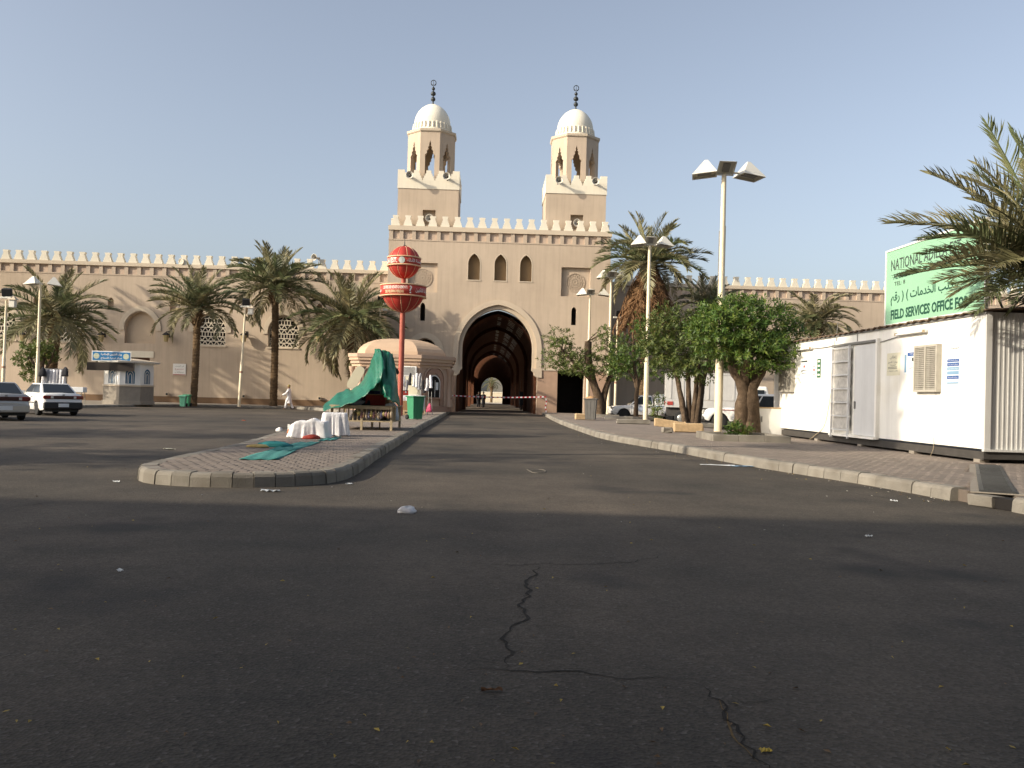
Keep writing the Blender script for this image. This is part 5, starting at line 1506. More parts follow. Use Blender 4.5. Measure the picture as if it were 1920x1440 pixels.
# billboard on the cabin roof
by1 = cab_y(1650.0); bz0 = cz1 + 0.10; bz1 = at(1657, 474, (C0 + Vector((-math.sin(CR) * by1, math.cos(CR) * by1, 0))).y).z - KH
org = Vector((C0.x - s_ * by1 + 0.12 * c, C0.y + c * by1, KH))
BL = thing('roof_billboard', 'mint green billboard with dark lettering on the cabin roof behind palm fronds', 'billboard', org, CR - math.pi / 2)
bl = by1 - 0.3; bh = bz1 - bz0
MB().box(0, bl, 0.0, 0.05, bz0, bz1).build('panel', MINT, BL)
for q in ((-0.05, bl + 0.05, bz1, bz1 + 0.05), (-0.05, bl + 0.05, bz0 - 0.05, bz0), (-0.05, 0.0, bz0, bz1), (bl, bl + 0.05, bz0, bz1)):
    MB().box(q[0], q[1], -0.02, 0.06, q[2], q[3]).build('frame', WHITE, BL)
for x in (0.6, bl / 2, bl - 0.6):
    MB().tube([(x, 0.10, bz0 - 0.2), (x, 0.10, bz1 - 0.2)], 0.03, 6).build('support', GREYM, BL)
    MB().tube([(x, 0.9, bz0 - 0.12), (x, 0.10, bz1 - 0.5)], 0.025, 6).build('brace', GREYM, BL)
def bt(s, u0, u1, v0, v1, m, bold=0.0):
    obj('lettering', fit_text(text_mesh(s, 0.3, bold=bold), u0, u1, bz0 + v0 * bh, bz0 + v1 * bh), m, BL, (0, -0.006, 0))
bt('NATIONAL ADILLA EST.', 0.26, 3.75, 0.725, 0.875, LETK, 0.001)
bt('AL-MADINA AL-MUNAWARAH', 0.40, 3.4, 0.60, 0.675, LETB, 0.004)
bt('TEL: 8', 0.46, 1.05, 0.51, 0.565, LETK)
bt(ar('مكتب الخدمات ( ) رقم'), 0.28, 3.6, 0.245, 0.43, LETB, 0.004)
bt('FIELD SERVICES OFFICE FOR', 0.30, 4.05, 0.055, 0.19, LETB, 0.010)

# white chest standing at the far end of the cabin
wc = Vector((at(1420, 790, 32.2).x, 32.0, KH))
T = thing('white_cabinet', 'plain white chest cabinet with a brown lid standing at the cabin end', 'cabinet', wc, 0.02)
MB().cbox((0.47, 0.3, 0.50), (0.94, 0.6, 0.98), 0, 0.015).build('body', WHITE, T)
MB().cbox((0.47, 0.3, 1.01), (0.96, 0.62, 0.05), 0, 0.008).build('lid', TIMB, T)
MB().cbox((0.1, -0.02, 0.6), (0.03, 0.04, 0.2)).build('handle', GREYM, T)
# ------------------------------------------------------------------ white octagonal booth by the wall
KY = 57.0
kc = at(221, 760, KY)
T = thing('information_booth', 'white octagonal booth with blue arched windows and a blue sign before the wall', 'booth', (kc.x, KY + 1.5, 0.15), R(4))
rK = 1.62
def octa(r, z0, z1, ph=0.0, n=8, r2=None):
    return MB().lathe([(r, z0), (r2 or r, z1)], n=n, smooth=False, ph=ph)
octa(rK + 0.10, 0, 0.25, 0).build('plinth', CONC2, T)
octa(rK + 0.02, 0.25, 1.18).build('base_wall', CONC2, T)
octa(rK + 0.08, 1.18, 1.28).build('counter', TRIM, T)
octa(rK - 0.03, 1.28, 2.75).build('upper_wall', WHITE, T)
octa(rK + 0.35, 2.72, 2.82, 0, 8, rK + 0.42).build('eaves', WHITE, T)
octa(rK + 0.40, 2.82, 3.02, 0, 8, 0.5).build('roof', TRIM, T)
ap = (rK - 0.03) * math.cos(math.pi / 8)
for k in range(8):
    a = k * math.pi / 4 + math.pi / 8
    M = Matrix.Rotation(a + math.pi / 2, 4, 'Z')
    out = pointed_arch(0.34, 2.02, 2.42, 6, 0, 1.32); inn = pointed_arch(0.28, 2.02, 2.33, 6, 0, 1.36)
    w_ = MB().slab(out, [inn], -ap - 0.035, -ap + 0.02).xf(M).build('window', WHITE, T)
    MB().slab(inn, [], -ap - 0.012, -ap - 0.006).xf(M).build('pane', BLUED, w_)
    tr = MB()
    for wd, za, zb in ((0.19, 2.20, 1.98), (0.10, 2.04, 1.86)):
        o = pointed_arch(wd, zb, za, 5, 0, 1.38); i = pointed_arch(wd - 0.03, zb, za - 0.035, 5, 0, 1.38)
        tr.slab(o + list(reversed(i)), [], -ap - 0.022 - wd * 0.02, -ap - 0.013)
    tr.xf(M).build('tracery', LETW, w_)
z_s0, z_s1 = at(205, 695, KY).z - 0.15, at(205, 680, KY).z - 0.15
sx0, sx1 = at(164, 690, KY).x - kc.x, at(250, 690, KY).x - kc.x
FASC = mat('dark_fascia', (0.022, 0.016, 0.012), 0.5, 0.15)
MB().box(sx0, sx1, -1.72, -1.66, z_s0, z_s1).build('fascia_board', FASC, T)
q0, q1 = at(172, 677, KY), at(244, 659.5, KY)
MB().box(q0.x - kc.x, q1.x - kc.x, -1.66, -1.60, q0.z - 0.14, q1.z - 0.15).build('sign_frame', WHITE, T)
sg = MB().box(q0.x - kc.x + 0.06, q1.x - kc.x - 0.06, -1.675, -1.661, q0.z - 0.08, q1.z - 0.21).build('sign_board', BLUE, T)
xm0, xm1, zm0, zm1 = q0.x - kc.x, q1.x - kc.x, q0.z - 0.14, q1.z - 0.15
for x in (xm0 + 0.30, xm1 - 0.30):
    MB().lathe([(0.0, 0.004), (0.19, 0.0)], n=20).xf(Matrix.Translation((x, -1.678, (zm0 + zm1) / 2)) @ Matrix.Rotation(math.pi / 2, 4, 'X')).build('emblem', mat('booth_emblem', (0.45, 0.48, 0.36), 0.6, 0.3, 12), sg)
for s_, v0, v1 in ((ar('وزارة الشؤون الإسلامية'), .52, .80), (ar('مركز توعية الحجاج'), .16, .42)):
    obj('lettering', fit_text(text_mesh(s_, 0.2, bold=0.004), xm0 + 0.58, xm1 - 0.58, zm0 + v0 * (zm1 - zm0), zm0 + v1 * (zm1 - zm0)), LETW, sg, (0, -1.679, 0))

# ------------------------------------------------------------------ pink domed kiosk beside the gate
PY = 57.5
pk = at(730, 772, PY)
PK = thing('domed_kiosk', 'pink stucco kiosk with moulded cornice and low faceted dome by the gate', 'kiosk', (pk.x, PY, KH), GR)
plan = [(-1.92, 0.0), (1.85, 0.0), (3.72, 1.9), (3.72, 4.6), (1.85, 6.5), (-1.92, 6.5), (-2.55, 5.9), (-2.55, 0.6)]
cxp = sum(p[0] for p in plan) / 8; cyp = sum(p[1] for p in plan) / 8
def scaled(k, add=0.0):
    out = []
    for x, y in plan:
        d = Vector((x - cxp, y - cyp)); d = d * k + d.normalized() * add
        out.append((cxp + d.x, cyp + d.y))
    return out
zc0 = at(730, 688, PY).z - KH; zc1 = at(730, 664, PY).z - KH
MB().slabz(scaled(1), 0, zc0).build('wall', PINKK, PK)
MB().slabz(scaled(1, 0.08), 0, 0.35).build('plinth', PINKD, PK)
for i, (a, z0, z1) in enumerate(((0.08, 0, 0.2), (0.20, 0.2, 0.42), (0.32, 0.42, 0.62), (0.40, 0.62, 0.86))):
    h = zc1 - zc0
    MB().slabz(scaled(1, a), zc0 + h * z0 / 0.86 + 0.002, zc0 + h * z1 / 0.86).build('cornice_band', PINKK if i % 2 else PINKR, PK)
zd = at(757, 636, PY + 3).z - KH
rings = []
for t in [i / 8 for i in range(9)]:
    k = 0.92 * math.cos(t * 1.45); rings.append((k, zc1 + (zd - zc1) * math.sin(t * 1.5708)))
vs = []
for k, z in rings:
    vs += [(x, y, z) for x, y in scaled(k)]
fs = []
for i in range(8):
    for j in range(8):
        fs.append((i * 8 + j, i * 8 + (j + 1) % 8, (i + 1) * 8 + (j + 1) % 8, (i + 1) * 8 + j))
fs.append(tuple(range(64, 72)))
MB().add(vs, fs).build('dome', PINKR, PK)
for i in range(8):
    x, y = scaled(1, 0.02)[i]
    MB().lathe([(0.20, 0.3), (0.20, 0.5), (0.145, 0.56), (0.13, zc0 - 0.4), (0.19, zc0 - 0.3), (0.24, zc0 - 0.05), (0.24, zc0)], (x, y, 0), 12).build('corner_column', PINKK, PK)
def on_face(i):
    a = Vector(plan[i]); b = Vector(plan[(i + 1) % 8]); d = (b - a)
    return Matrix.Translation(((a.x + b.x) / 2, (a.y + b.y) / 2, 0)) @ Matrix.Rotation(math.atan2(d.y, d.x), 4, 'Z'), d.length
for i, wd in ((1, 0.95), (0, 0.85), (2, 0.9)):
    M, L_ = on_face(i)
    offs = [0.0] if i else [-0.95, 0.95]
    for ox in offs:
        for (w1, a1, w0, a0, y0, m_) in ((wd, 3.05, wd - 0.10, 2.95, -0.10, PINKK), (wd - 0.16, 2.86, wd - 0.42, 2.55, -0.07, PINKD)):
            o = pointed_arch(w1, a1 - w1 * 1.02, a1, 10, ox, 0.40); q = pointed_arch(w0, a0 - w0 * 1.02, a0, 10, ox, 0.40)
            MB().slab(o + list(reversed(q)), [], y0, 0.02).xf(M).build('arch_moulding', m_, PK)
        ww = wd - 0.46
        wn = MB().slab(pointed_arch(ww, 1.85, 1.85 + ww * 1.05, 8, ox, 0.95), [], -0.035, -0.02).xf(M).build('window', DARK, PK)
        o = pointed_arch(ww + 0.06, 1.85, 1.91 + ww * 1.05, 8, ox, 0.95); q = pointed_arch(ww, 1.85, 1.85 + ww * 1.05, 8, ox, 0.95)
        MB().slab(o + list(reversed(q)), [], -0.06, 0.01).xf(M).build('frame', WHITE, wn)
        MB().box(ox - ww - 0.15, ox + ww + 0.15, -0.22, 0.0, 0.84, 0.94).xf(M).build('sill', PINKD, wn)
        if i == 1:
            MB().box(ox + 0.06, ox + 0.09, -0.05, -0.036, 0.96, 2.1).xf(M).build('mullion', WHITE, wn)
            MB().box(ox + 0.14, ox + 0.36, -0.055, -0.037, 1.45, 1.95).xf(M).build('window_notice', PAPERW, wn)
M, L_ = on_face(0)
ac = MB().cbox((1.30, -0.28, 2.62), (0.95, 0.5, 0.62), 0, 0.03).xf(M).build('air_conditioner', WHITE, PK)
gr_ = MB()
for i in range(9): gr_.cbox((1.30, -0.545, 2.38 + i * 0.06), (0.72, 0.02, 0.02)).xf(Matrix.Identity(4))
gr_.xf(M).build('grille', GREYM, ac)

# ------------------------------------------------------------------ goods stalls on the island
def sheet(ptsgrid, m, name, parent=None, k=6, jit=0.015, thick=0.012):
    """a cloth surface through rows of points"""
    rows = [smooth_path3(r, k) for r in ptsgrid]
    n = len(rows[0])
    cols = [smooth_path3([r[i] for r in rows], k) for i in range(n)]
    mm = len(cols[0])
    b = MB()
    vs = []
    for i in range(n):
        for j in range(mm):
            p = cols[i][j]
            f = math.sin(i * 0.9 + j * 0.25) * math.sin(j * 0.55 + i * 0.2)
            vs.append((p.x + rnd(-jit, jit) * 0.5, p.y + f * jit * 2.0 + rnd(-jit, jit) * 0.4, p.z + math.sin(i * 1.3 + j * 0.4) * jit * 0.8))
    b.add(vs, [(i * mm + j, (i + 1) * mm + j, (i + 1) * mm + j + 1, i * mm + j + 1) for i in range(n - 1) for j in range(mm - 1)], True)
    o = b.build(name, m, parent)
    s = o.modifiers.new('thickness', 'SOLIDIFY'); s.thickness = thick
    return o
SY = 27.8
TA = thing('tarpaulin', 'green plastic tarpaulin pulled up to a peak over the goods table', 'tarpaulin', (0, 0, 0))
A_ = lambda l: [at(x, y, Y) for x, y, Y in l]
sheet([A_([(606, 762, 28.9), (628, 742, 29.3), (648, 731, 29.4), (664, 729, 29.3), (684, 708, 29.0), (697, 676, 28.7), (704, 657, 28.5)]),
       A_([(606, 766, 28.2), (634, 752, 28.4), (658, 742, 28.3), (676, 728, 28.2), (694, 703, 28.0), (706, 674, 28.0), (714, 657, 28.1)]),
       A_([(607, 770, 27.4), (636, 763, 27.2), (664, 754, 27.1), (686, 741, 27.1), (702, 726, 27.2), (714, 712, 27.3), (721, 690, 27.5)])], TARP, 'wing', TA, 5, 0.03)
sheet([A_([(703, 655, 28.5), (709, 655, 28.35), (718, 657, 28.3), (727, 660, 28.3), (736, 663, 28.4)]),
       A_([(704, 690, 28.3), (711, 690, 27.9), (720, 692, 27.8), (730, 694, 27.8), (741, 692, 28.1)]),
       A_([(710, 725, 27.8), (715, 724, 27.4), (723, 726, 27.35), (734, 728, 27.4), (745, 728, 27.9)]),
       A_([(718, 741, 27.4), (723, 745, 27.25), (730, 750, 27.2), (740, 755, 27.3), (750, 762, 27.9)])], TARP, 'front_flap', TA, 5, 0.03)
sheet([A_([(703, 655, 28.5), (720, 657, 28.6), (736, 663, 28.45)]),
       A_([(690, 700, 29.3), (716, 700, 29.7), (742, 695, 29.0)]),
       A_([(670, 740, 29.9), (712, 752, 30.3), (748, 755, 29.4)])], TARP, 'back_flap', TA, 5, 0.03)
pp = at(716, 658, 28.4)
MB().tube([(pp.x, pp.y, KH), (pp.x, pp.y, pp.z - 0.03)], 0.025, 8).build('prop_pole', WOOD, TA)
bk = at(740, 690, 29.0)
sheet([A_([(738, 685, 29.3), (744, 690, 29.4), (748, 697, 29.5)]), A_([(737, 694, 29.3), (742, 700, 29.4), (746, 702, 29.5)])], BLACK, 'black_flag', TA, 4, 0.02)
# the table
tl = gnd(735, 808, KH); TX1 = tl.x; TYf = tl.y
TX0 = at(652, 800, TYf).x - 0.55
tz = at(700, 761, TYf).z - KH
TB = thing('goods_table', 'long weathered wooden stall table with a lower shelf under the tarpaulin', 'stall table', (TX0, TYf, KH), ROADZ * 0.5)
tw = TX1 - TX0; tdp = 2.4
for x in (0.04, tw * 0.5, tw - 0.04):
    for y in (0.04, tdp - 0.04):
        MB().box(x - 0.035, x + 0.035, y - 0.035, y + 0.035, 0, tz - 0.03).build('leg', WOOD, TB)
for i in range(10):
    MB().box(-0.05, tw + 0.05, i * tdp / 10 + 0.01, (i + 1) * tdp / 10 - 0.01, tz - 0.03, tz).build('top_plank', WOOD, TB)
for i in range(6):
    MB().box(-0.02, tw + 0.02, i * tdp / 6 + 0.012, (i + 1) * tdp / 6 - 0.012, 0.26, 0.30).build('shelf_plank', WOOD, TB)
MB().box(0, tw, 0.0, 0.03, tz - 0.11, tz - 0.031).build('apron', WOOD, TB)
for i in range(9):
    x = 0.25 + i * 0.14
    MB().box(x, x + 0.04, 0.06, 0.09, 0.30, tz - 0.04).build('slat', WOOD, TB)
for i in range(5):
    y = 0.3 + i * 0.42
    MB().box(tw - 0.03, tw + 0.01, y, y + 0.05, 0.30, tz - 0.04).build('slat', WOOD, TB)
def bundle(label, c, size, m, seed, cat='bundle', group='goods heaped on the stall table', name='cloth_bundle', lumps=3):
    r = random.Random(seed)
    n, k = 7, 14
    vs = []; fs = []
    for i in range(n + 1):
        t = math.pi / 2 * i / n
        for j in range(k):
            a = 2 * math.pi * j / k
            rr = 1 + 0.16 * math.sin(a * lumps + seed) + r.uniform(-0.09, 0.09)
            vs.append((size[0] / 2 * math.cos(t) ** 0.6 * rr * math.cos(a), size[1] / 2 * math.cos(t) ** 0.6 * rr * math.sin(a), size[2] * math.sin(t) ** 0.8 * (1 + 0.15 * math.sin(a * 2 + seed)) if i else 0.0))
    for i in range(n):
        for j in range(k):
            j2 = (j + 1) % k
            fs.append((i * k + j, i * k + j2, (i + 1) * k + j2, (i + 1) * k + j))
    fs.append(tuple(range(k - 1, -1, -1)))
    return tag(MB().add(vs, fs, True).build(name, m, None, c, (0, 0, r.uniform(-.4, .4))), label, cat, group)
zt_ = KH + tz + 0.002; zs_ = KH + 0.302
def tpos(u, v, z): return (TX0 + u * tw, TYf + v * tdp, z)
T = thing('red_crate', 'dark red box on the stall table under the tarpaulin', 'box', tpos(0.68, 0.20, zt_), 0.05)
MB().cbox((0, 0.15, 0.17), (0.62, 0.42, 0.33), 0, 0.015).build('body', REDF, T)
MB().cbox((0, 0.15, 0.35), (0.66, 0.45, 0.03), 0, 0.005).build('lid', CARD, T)
BLUEC = mat('indigo_fabric', (0.03, 0.03, 0.08), 0.9, 0.2, 8); PURP = mat('purple_fabric', (0.22, 0.16, 0.30), 0.9, 0.2, 8); GREYC = mat('grey_fabric', (0.28, 0.28, 0.30), 0.9, 0.2, 8)
bundle('grey cloth heap on the stall table nearest the low end of the tarpaulin', tpos(0.36, 0.25, zt_), (0.75, 0.6, 0.22), GREYC, 1)
bundle('indigo cloth heap behind the red box on the stall table', tpos(0.60, 0.45, zt_), (0.9, 0.6, 0.42), BLUEC, 2)
bundle('black cloth heap on the stall table between grey heap and red box', tpos(0.50, 0.25, zt_), (0.5, 0.5, 0.26), DARKC, 3)
bundle('small brown cardboard heap on the stall table beside the front flap', tpos(0.84, 0.3, zt_), (0.5, 0.4, 0.22), CARD, 4)
bundle('white cloth heap at the very end of the stall table', tpos(0.95, 0.12, zt_), (0.32, 0.3, 0.10), CLOTH, 5)
bundle('white plastic heap on the lower shelf of the stall table', tpos(0.60, 0.18, zs_), (0.62, 0.4, 0.13), CLOTH, 6)
bundle('grey blue plastic heap on the lower shelf near the white draped stool', tpos(0.40, 0.18, zs_), (0.55, 0.4, 0.20), GREYC, 7)
bundle('big tan sack slumped on the lower shelf of the stall table', tpos(0.64, 0.55, zs_), (1.4, 0.7, 0.48), mat('sack_tan', (0.22, 0.18, 0.12), 0.9, 0.2, 6), 8)
bundle('green leafy bundle on the lower shelf of the stall table', tpos(0.42, 0.45, zs_), (0.6, 0.5, 0.45), mat('olive_goods', (0.16, 0.19, 0.13), 0.9, 0.4, 12), 9)
bundle('pale blue plastic bag at the road end of the lower shelf', tpos(0.93, 0.5, zs_), (0.4, 0.9, 0.5), mat('pale_blue_plastic', (0.30, 0.36, 0.42), 0.5, 0.2, 8), 10)
ORD = ['first', 'second', 'third', 'fourth', 'fifth', 'sixth', 'seventh', 'eighth', 'ninth', 'tenth', 'eleventh', 'twelfth', 'thirteenth', 'fourteenth']
TR = [mat('trinket_%d' % i, c_, 0.5, 0.2, 10) for i, c_ in enumerate(((.45, .36, .12), (.22, .11, .12), (.25, .16, .09), (.4, .32, .22), (.20, .18, .27)))]
for i in range(14):
    x = TX0 + tw * (0.46 + 0.52 * i / 13); z = KH + tz - 0.115
    w_ = rnd(0.035, 0.07); h = rnd(0.12, 0.24)
    b = MB().lathe([(0.004, 0.0), (0.004, -0.05), (w_, -0.06 - h * 0.3), (w_ * 0.9, -0.06 - h * 0.7), (0.01, -0.06 - h)], n=8)
    names = ('yellow', 'maroon', 'brown', 'tan', 'violet')
    tag(b.build('hanging_trinket', TR[i % 5], None, (x, TYf - 0.02, z)), 'small %s trinket hanging along the stall table edge, %s from its road end' % (names[i % 5], ORD[13 - i]), 'trinket', 'trinkets hung from the stall table')
ft = at(667, 708, 29.6)
tag(MB().slab([(0.17 * math.copysign(abs(math.cos(a)) ** 0.6, math.cos(a)), 0.42 * math.copysign(abs(math.sin(a)) ** 0.6, math.sin(a))) for a in [i * math.pi / 12 for i in range(24)]], [], -0.05, 0.05).build('foam_pad', mat('foam_cream', (0.75, 0.66, 0.50), 0.9, 0.05), None, (ft.x, ft.y, ft.z), (0.0, R(28), 0.1)), 'rounded cream foam board leaning up behind the tarpaulin', 'board')

# draped white cloths over low stools
def drape(label, c, w_, d_, h_, seed, skirt=0.12, rz=0.0, sag=0.04, tops=None, cat='cloth'):
    r = random.Random(seed)
    N = 144; b = MB(); vs = []; fs = []
    rings = [(0.0, 1.0), (0.4, 1.0), (0.75, 1.0), (0.93, 0.995), (1.0, 0.95), (1.03, 0.80), (1.06, 0.55), (1.10, 0.28), (1.14, 0.02)]
    ph = [r.uniform(0, 6.28) for _ in range(4)]
    for i, (k, z) in enumerate(rings):
        for j in range(N):
            a = 2 * math.pi * j / N
            ca, sa = math.cos(a), math.sin(a)
            sq = 1 / max(abs(ca), abs(sa)) * 0.86 if True else 1
            sq = min(sq, 1.10)
            depth = max(0, 1 - z)
            wav = 1 + depth * (0.055 * math.sin(a * 9 + ph[0]) + 0.05 * math.sin(a * 16 + ph[1]) + 0.03 * math.sin(a * 5 + ph[2]) + 0.025 * math.sin(a * 27 + ph[3]))
            x = w_ / 2 * k * sq * ca * wav; y = d_ / 2 * k * sq * sa * wav
            zz = h_ * z
            if tops: zz *= tops(x / w_ * 2, y / d_ * 2)
            zz -= sag * max(0, 1 - k) * (1 if z > 0.9 else 0)
            if z < 0.1: zz = 0.012 + 0.03 * abs(math.sin(a * 3 + ph[3]))
            vs.append((x, y, zz + r.uniform(-0.006, 0.006)))
    for i in range(len(rings) - 1):
        for j in range(N):
            j2 = (j + 1) % N
            fs.append((i * N + j, i * N + j2, (i + 1) * N + j2, (i + 1) * N + j))
    b.add(vs, fs, True)
    return tag(b.build('draped_cloth', CLOTH, None, c, (0, 0, rz)), label, cat, 'white cloths draped over low stands')
c1 = gnd(622, 818, KH); k1 = c1.y / FPX
drape('tall white sheet draped over a square stand before the goods table', (c1.x + 0.0, c1.y + 0.35, KH), 54 * k1, 0.85, 44 * k1, 3, rz=0.2)
c2 = gnd(575, 822, KH); k2 = c2.y / FPX
drape('low rumpled white sheet draped over goods in front of the taller sheet', (c2.x, c2.y + 0.30, KH), 78 * k2, 0.7, 36 * k2, 5, rz=0.12, sag=0.08, tops=lambda u, v: 0.86 + 0.14 * math.sin(u * 2.2 + 1.2) + 0.05 * math.sin(u * 9))
T = tag(MB().cbox((0, 0, 0.16), (0.05, 0.05, 0.32)).build('stand_leg', WHITE), 'white post of the low stand poking out under the rumpled sheet', 'post')
T.location = gnd(541, 819, KH)
bundle('crumpled dark red fabric on the paving by the draped sheets', gnd(584, 823, KH), (0.42, 0.22, 0.10), REDF, 12, 'fabric', None, 'crumpled_fabric')
bundle('white plastic bag with printed colours leaning on the low stand', gnd(557, 821, KH), (0.42, 0.3, 0.24), PAPERW, 13, 'bag', None, 'plastic_bag')
bundle('small blue packet on the bag beside the low stand', gnd(557, 821, KH) + Vector((0.02, -0.10, 0.10)), (0.14, 0.1, 0.14), mat('packet_blue', (0.03, 0.22, 0.40), 0.5, 0.1), 14, 'packet', None, 'packet')
bundle('small orange packet on the bag beside the low stand', gnd(557, 821, KH) + Vector((-0.17, -0.06, 0.12)), (0.14, 0.1, 0.10), mat('packet_orange', (0.45, 0.14, 0.03), 0.5, 0.1), 15, 'packet', None, 'packet')
bundle('white crumpled rag lying at the foot of the taller sheet', gnd(610, 822, KH), (0.30, 0.16, 0.07), CLOTH, 16, 'rag', None, 'rag')
bundle('white plastic bag on the asphalt just past the island kerb', gnd(524, 809, 0), (0.24, 0.2, 0.13), CLOTH, 17, 'bag', None, 'plastic_bag')
# rugs
def rug(label, pix, m=RUG):
    P = [gnd(x, y, KH + 0.004) for x, y in pix]
    n = 14; mm = 5
    vs = []; fs = []
    for i in range(n + 1):
        for j in range(mm + 1):
            u, v = i / n, j / mm
            p = P[0] * (1 - u) * (1 - v) + P[1] * u * (1 - v) + P[2] * u * v + P[3] * (1 - u) * v
            vs.append((p.x + rnd(-.012, .012), p.y + rnd(-.012, .012), KH + 0.014 + 0.010 * math.sin(i * 1.1 + j) + rnd(0, .006)))
    fs = [(i * (mm + 1) + j, (i + 1) * (mm + 1) + j, (i + 1) * (mm + 1) + j + 1, i * (mm + 1) + j + 1) for i in range(n) for j in range(mm)]
    o = MB().add(vs, fs, True).build('floor_mat', m)
    o.modifiers.new('thickness', 'SOLIDIFY').thickness = 0.012
    return tag(o, label, 'mat', 'teal mats laid on the paving')
rug('teal mat laid nearest the front of the island', [(449, 862), (520, 862.5), (556, 845), (500, 845)])
rug('teal mat laid behind the first, towards the draped sheets', [(498, 846.5), (548, 846), (602, 829), (556, 830)])
rug('small teal mat under the edge of the taller white sheet', [(596, 827), (626, 826), (640, 819.5), (612, 821)])
bundle('crumpled teal garment thrown down beside the mats', gnd(514, 838, KH), (0.72, 0.28, 0.11), TEAL, 18, 'garment', None, 'garment', 5)
bundle('ochre patterned garment lying next to the teal one', gnd(483, 839, KH), (0.42, 0.22, 0.06), YELC, 19, 'garment', None, 'garment', 4)
bundle('ochre scarf end lying between teal garment and mat', gnd(534, 838, KH), (0.22, 0.18, 0.07), YELC, 20, 'scarf', None, 'scarf')

# second stall: table with white cloth, panel and scarf rack
q = gnd(772, 770, KH); s2y = 50.0
sx = at(752, 770, s2y).x
T = thing('cloth_table', 'small table under a white cloth beside the red pole', 'table', (sx, s2y, KH), 0.0)
wt = at(795, 770, s2y).x - sx; ht = at(772, 742, s2y).z - KH
MB().box(0, wt, 0, 0.9, ht - 0.04, ht).build('table_top', WOOD, T)
for x in (0.05, wt - 0.05):
    for y in (0.05, 0.85): MB().box(x - .03, x + .03, y - .03, y + .03, 0, ht - 0.04).build('leg', WOOD, T)
cl = [[Vector((-0.03 + wt * 1.05 * i / 9, -0.03 - 0.03 * math.sin(i * 2.0), ht + 0.012)) for i in range(10)], [Vector((-0.03 + wt * 1.05 * i / 9, -0.05 - 0.05 * math.sin(i * 2.0), ht * 0.6)) for i in range(10)], [Vector((-0.03 + wt * 1.05 * i / 9, -0.06 - 0.07 * math.sin(i * 2.0), ht * 0.2)) for i in range(10)]]
sheet(cl, CLOTH, 'cloth_front', T, 2, 0.01)
MB().box(-0.02, wt + 0.02, -0.02, 0.92, ht + 0.004, ht + 0.014).build('cloth_top', CLOTH, T)
T = thing('display_panel', 'white framed display panel hung with scarves on the small table', 'panel', (at(756, 740, s2y + 0.6).x, s2y + 0.6, KH + ht + 0.016), 0)
wp = 34 * s2y / FPX; hp = at(770, 704, s2y).z - KH - ht
MB().box(0.05, wp - 0.05, -0.01, 0.01, 0.05, hp - 0.05).build('panel', PAPER, T)
for q_ in ((0, wp, 0, 0.05), (0, wp, hp - 0.05, hp), (0, 0.05, 0.05, hp - 0.05), (wp - 0.05, wp, 0.05, hp - 0.05)):
    MB().box(q_[0], q_[1], -0.03, 0.03, q_[2], q_[3]).build('frame', WHITE, T)
SCM = [CLOTH, GREYC, DARKC, mat('silver_fabric', (0.5, 0.5, 0.52), 0.7, 0.3, 12)]
for i in range(9):
    x = at(757 + i * 6.2, 720, s2y + 0.2).x
    z1_ = KH + ht + hp * rnd(0.75, 1.15); ln = rnd(0.45, 0.95)
    P = [Vector((x, s2y + 0.25, z1_)), Vector((x + rnd(-.06, .06), s2y + 0.2, z1_ - ln * 0.5)), Vector((x + rnd(-.08, .08), s2y + 0.15, z1_ - ln))]
    names = ('white', 'grey', 'black', 'silver')
    b = MB().tube(smooth_path3(P, 4), [0.05, 0.07, 0.09, 0.08, 0.10, 0.09, 0.08, 0.10, 0.11], 6)
    tag(b.build('hanging_scarf', SCM[i % 4], None), '%s scarf hanging on the display panel, %s from the red pole' % (names[i % 4], ORD[i]), 'scarf', 'scarves on the display panel')
T = thing('red_item_box', 'small dark red and black box on the small cloth table', 'box', (at(760, 735, s2y).x, s2y + 0.1, KH + ht + 0.016), 0.1)
MB().cbox((0, 0.1, 0.13), (0.32, 0.25, 0.26), 0, 0.02).build('body', REDF, T)
MB().cbox((0, 0.1, 0.27), (0.34, 0.27, 0.03)).build('lid', BLACK, T)
for i, (px_, py_, sz, m_, lb) in enumerate(((795, 772, (0.75, 0.5, 0.75), CARD, 'tall brown cardboard carton behind the green wheelie bin'), (763, 778, (1.0, 0.45, 0.24), TIMB, 'low brown carton on the paving before the cloth table'))):
    p_ = gnd(px_, py_, KH)
    T = thing('cardboard_carton', lb, 'carton', (p_.x, min(p_.y, 49.0), KH), 0.15)
    MB().cbox((0, 0, sz[2] / 2), sz, 0, 0.01).build('body', m_, T)
    MB().cbox((0, -sz[1] / 2 - 0.004, sz[2] * 0.55), (sz[0] * 0.25, 0.006, sz[2] * 0.25)).build('print', BLACK, T)
    MB().cbox((0, 0, sz[2] + 0.006), (sz[0] * 0.96, sz[1] * 0.9, 0.01)).build('flap', m_, T)
bundle('white plastic litter heap on the island behind the goods table', gnd(755, 775, KH), (1.3, 0.6, 0.42), CLOTH, 21, 'bags', None, 'bag_heap', 5)
bundle('pink bag on the paving beside the brown carton', gnd(805, 773, KH), (0.34, 0.3, 0.5), mat('pink_bag', (0.45, 0.05, 0.12), 0.6, 0.1), 22, 'bag', None, 'bag')
T = thing('folded_trolley', 'thin folded metal trolley leaning by the kiosk window', 'trolley', gnd(806, 778, KH), 0.2)
for x in (-0.14, 0.14): MB().tube([(x, 0, 0), (x * 0.6, 0.15, 1.0), (x * 0.6, 0.2, 1.3)], 0.016, 6).build('side_tube', GREYM, T)
for z in (0.2, 0.6, 1.0): MB().tube([(-0.12, 0.03 + z * 0.12, z), (0.12, 0.03 + z * 0.12, z)], 0.012, 5).build('cross_tube', GREYM, T)

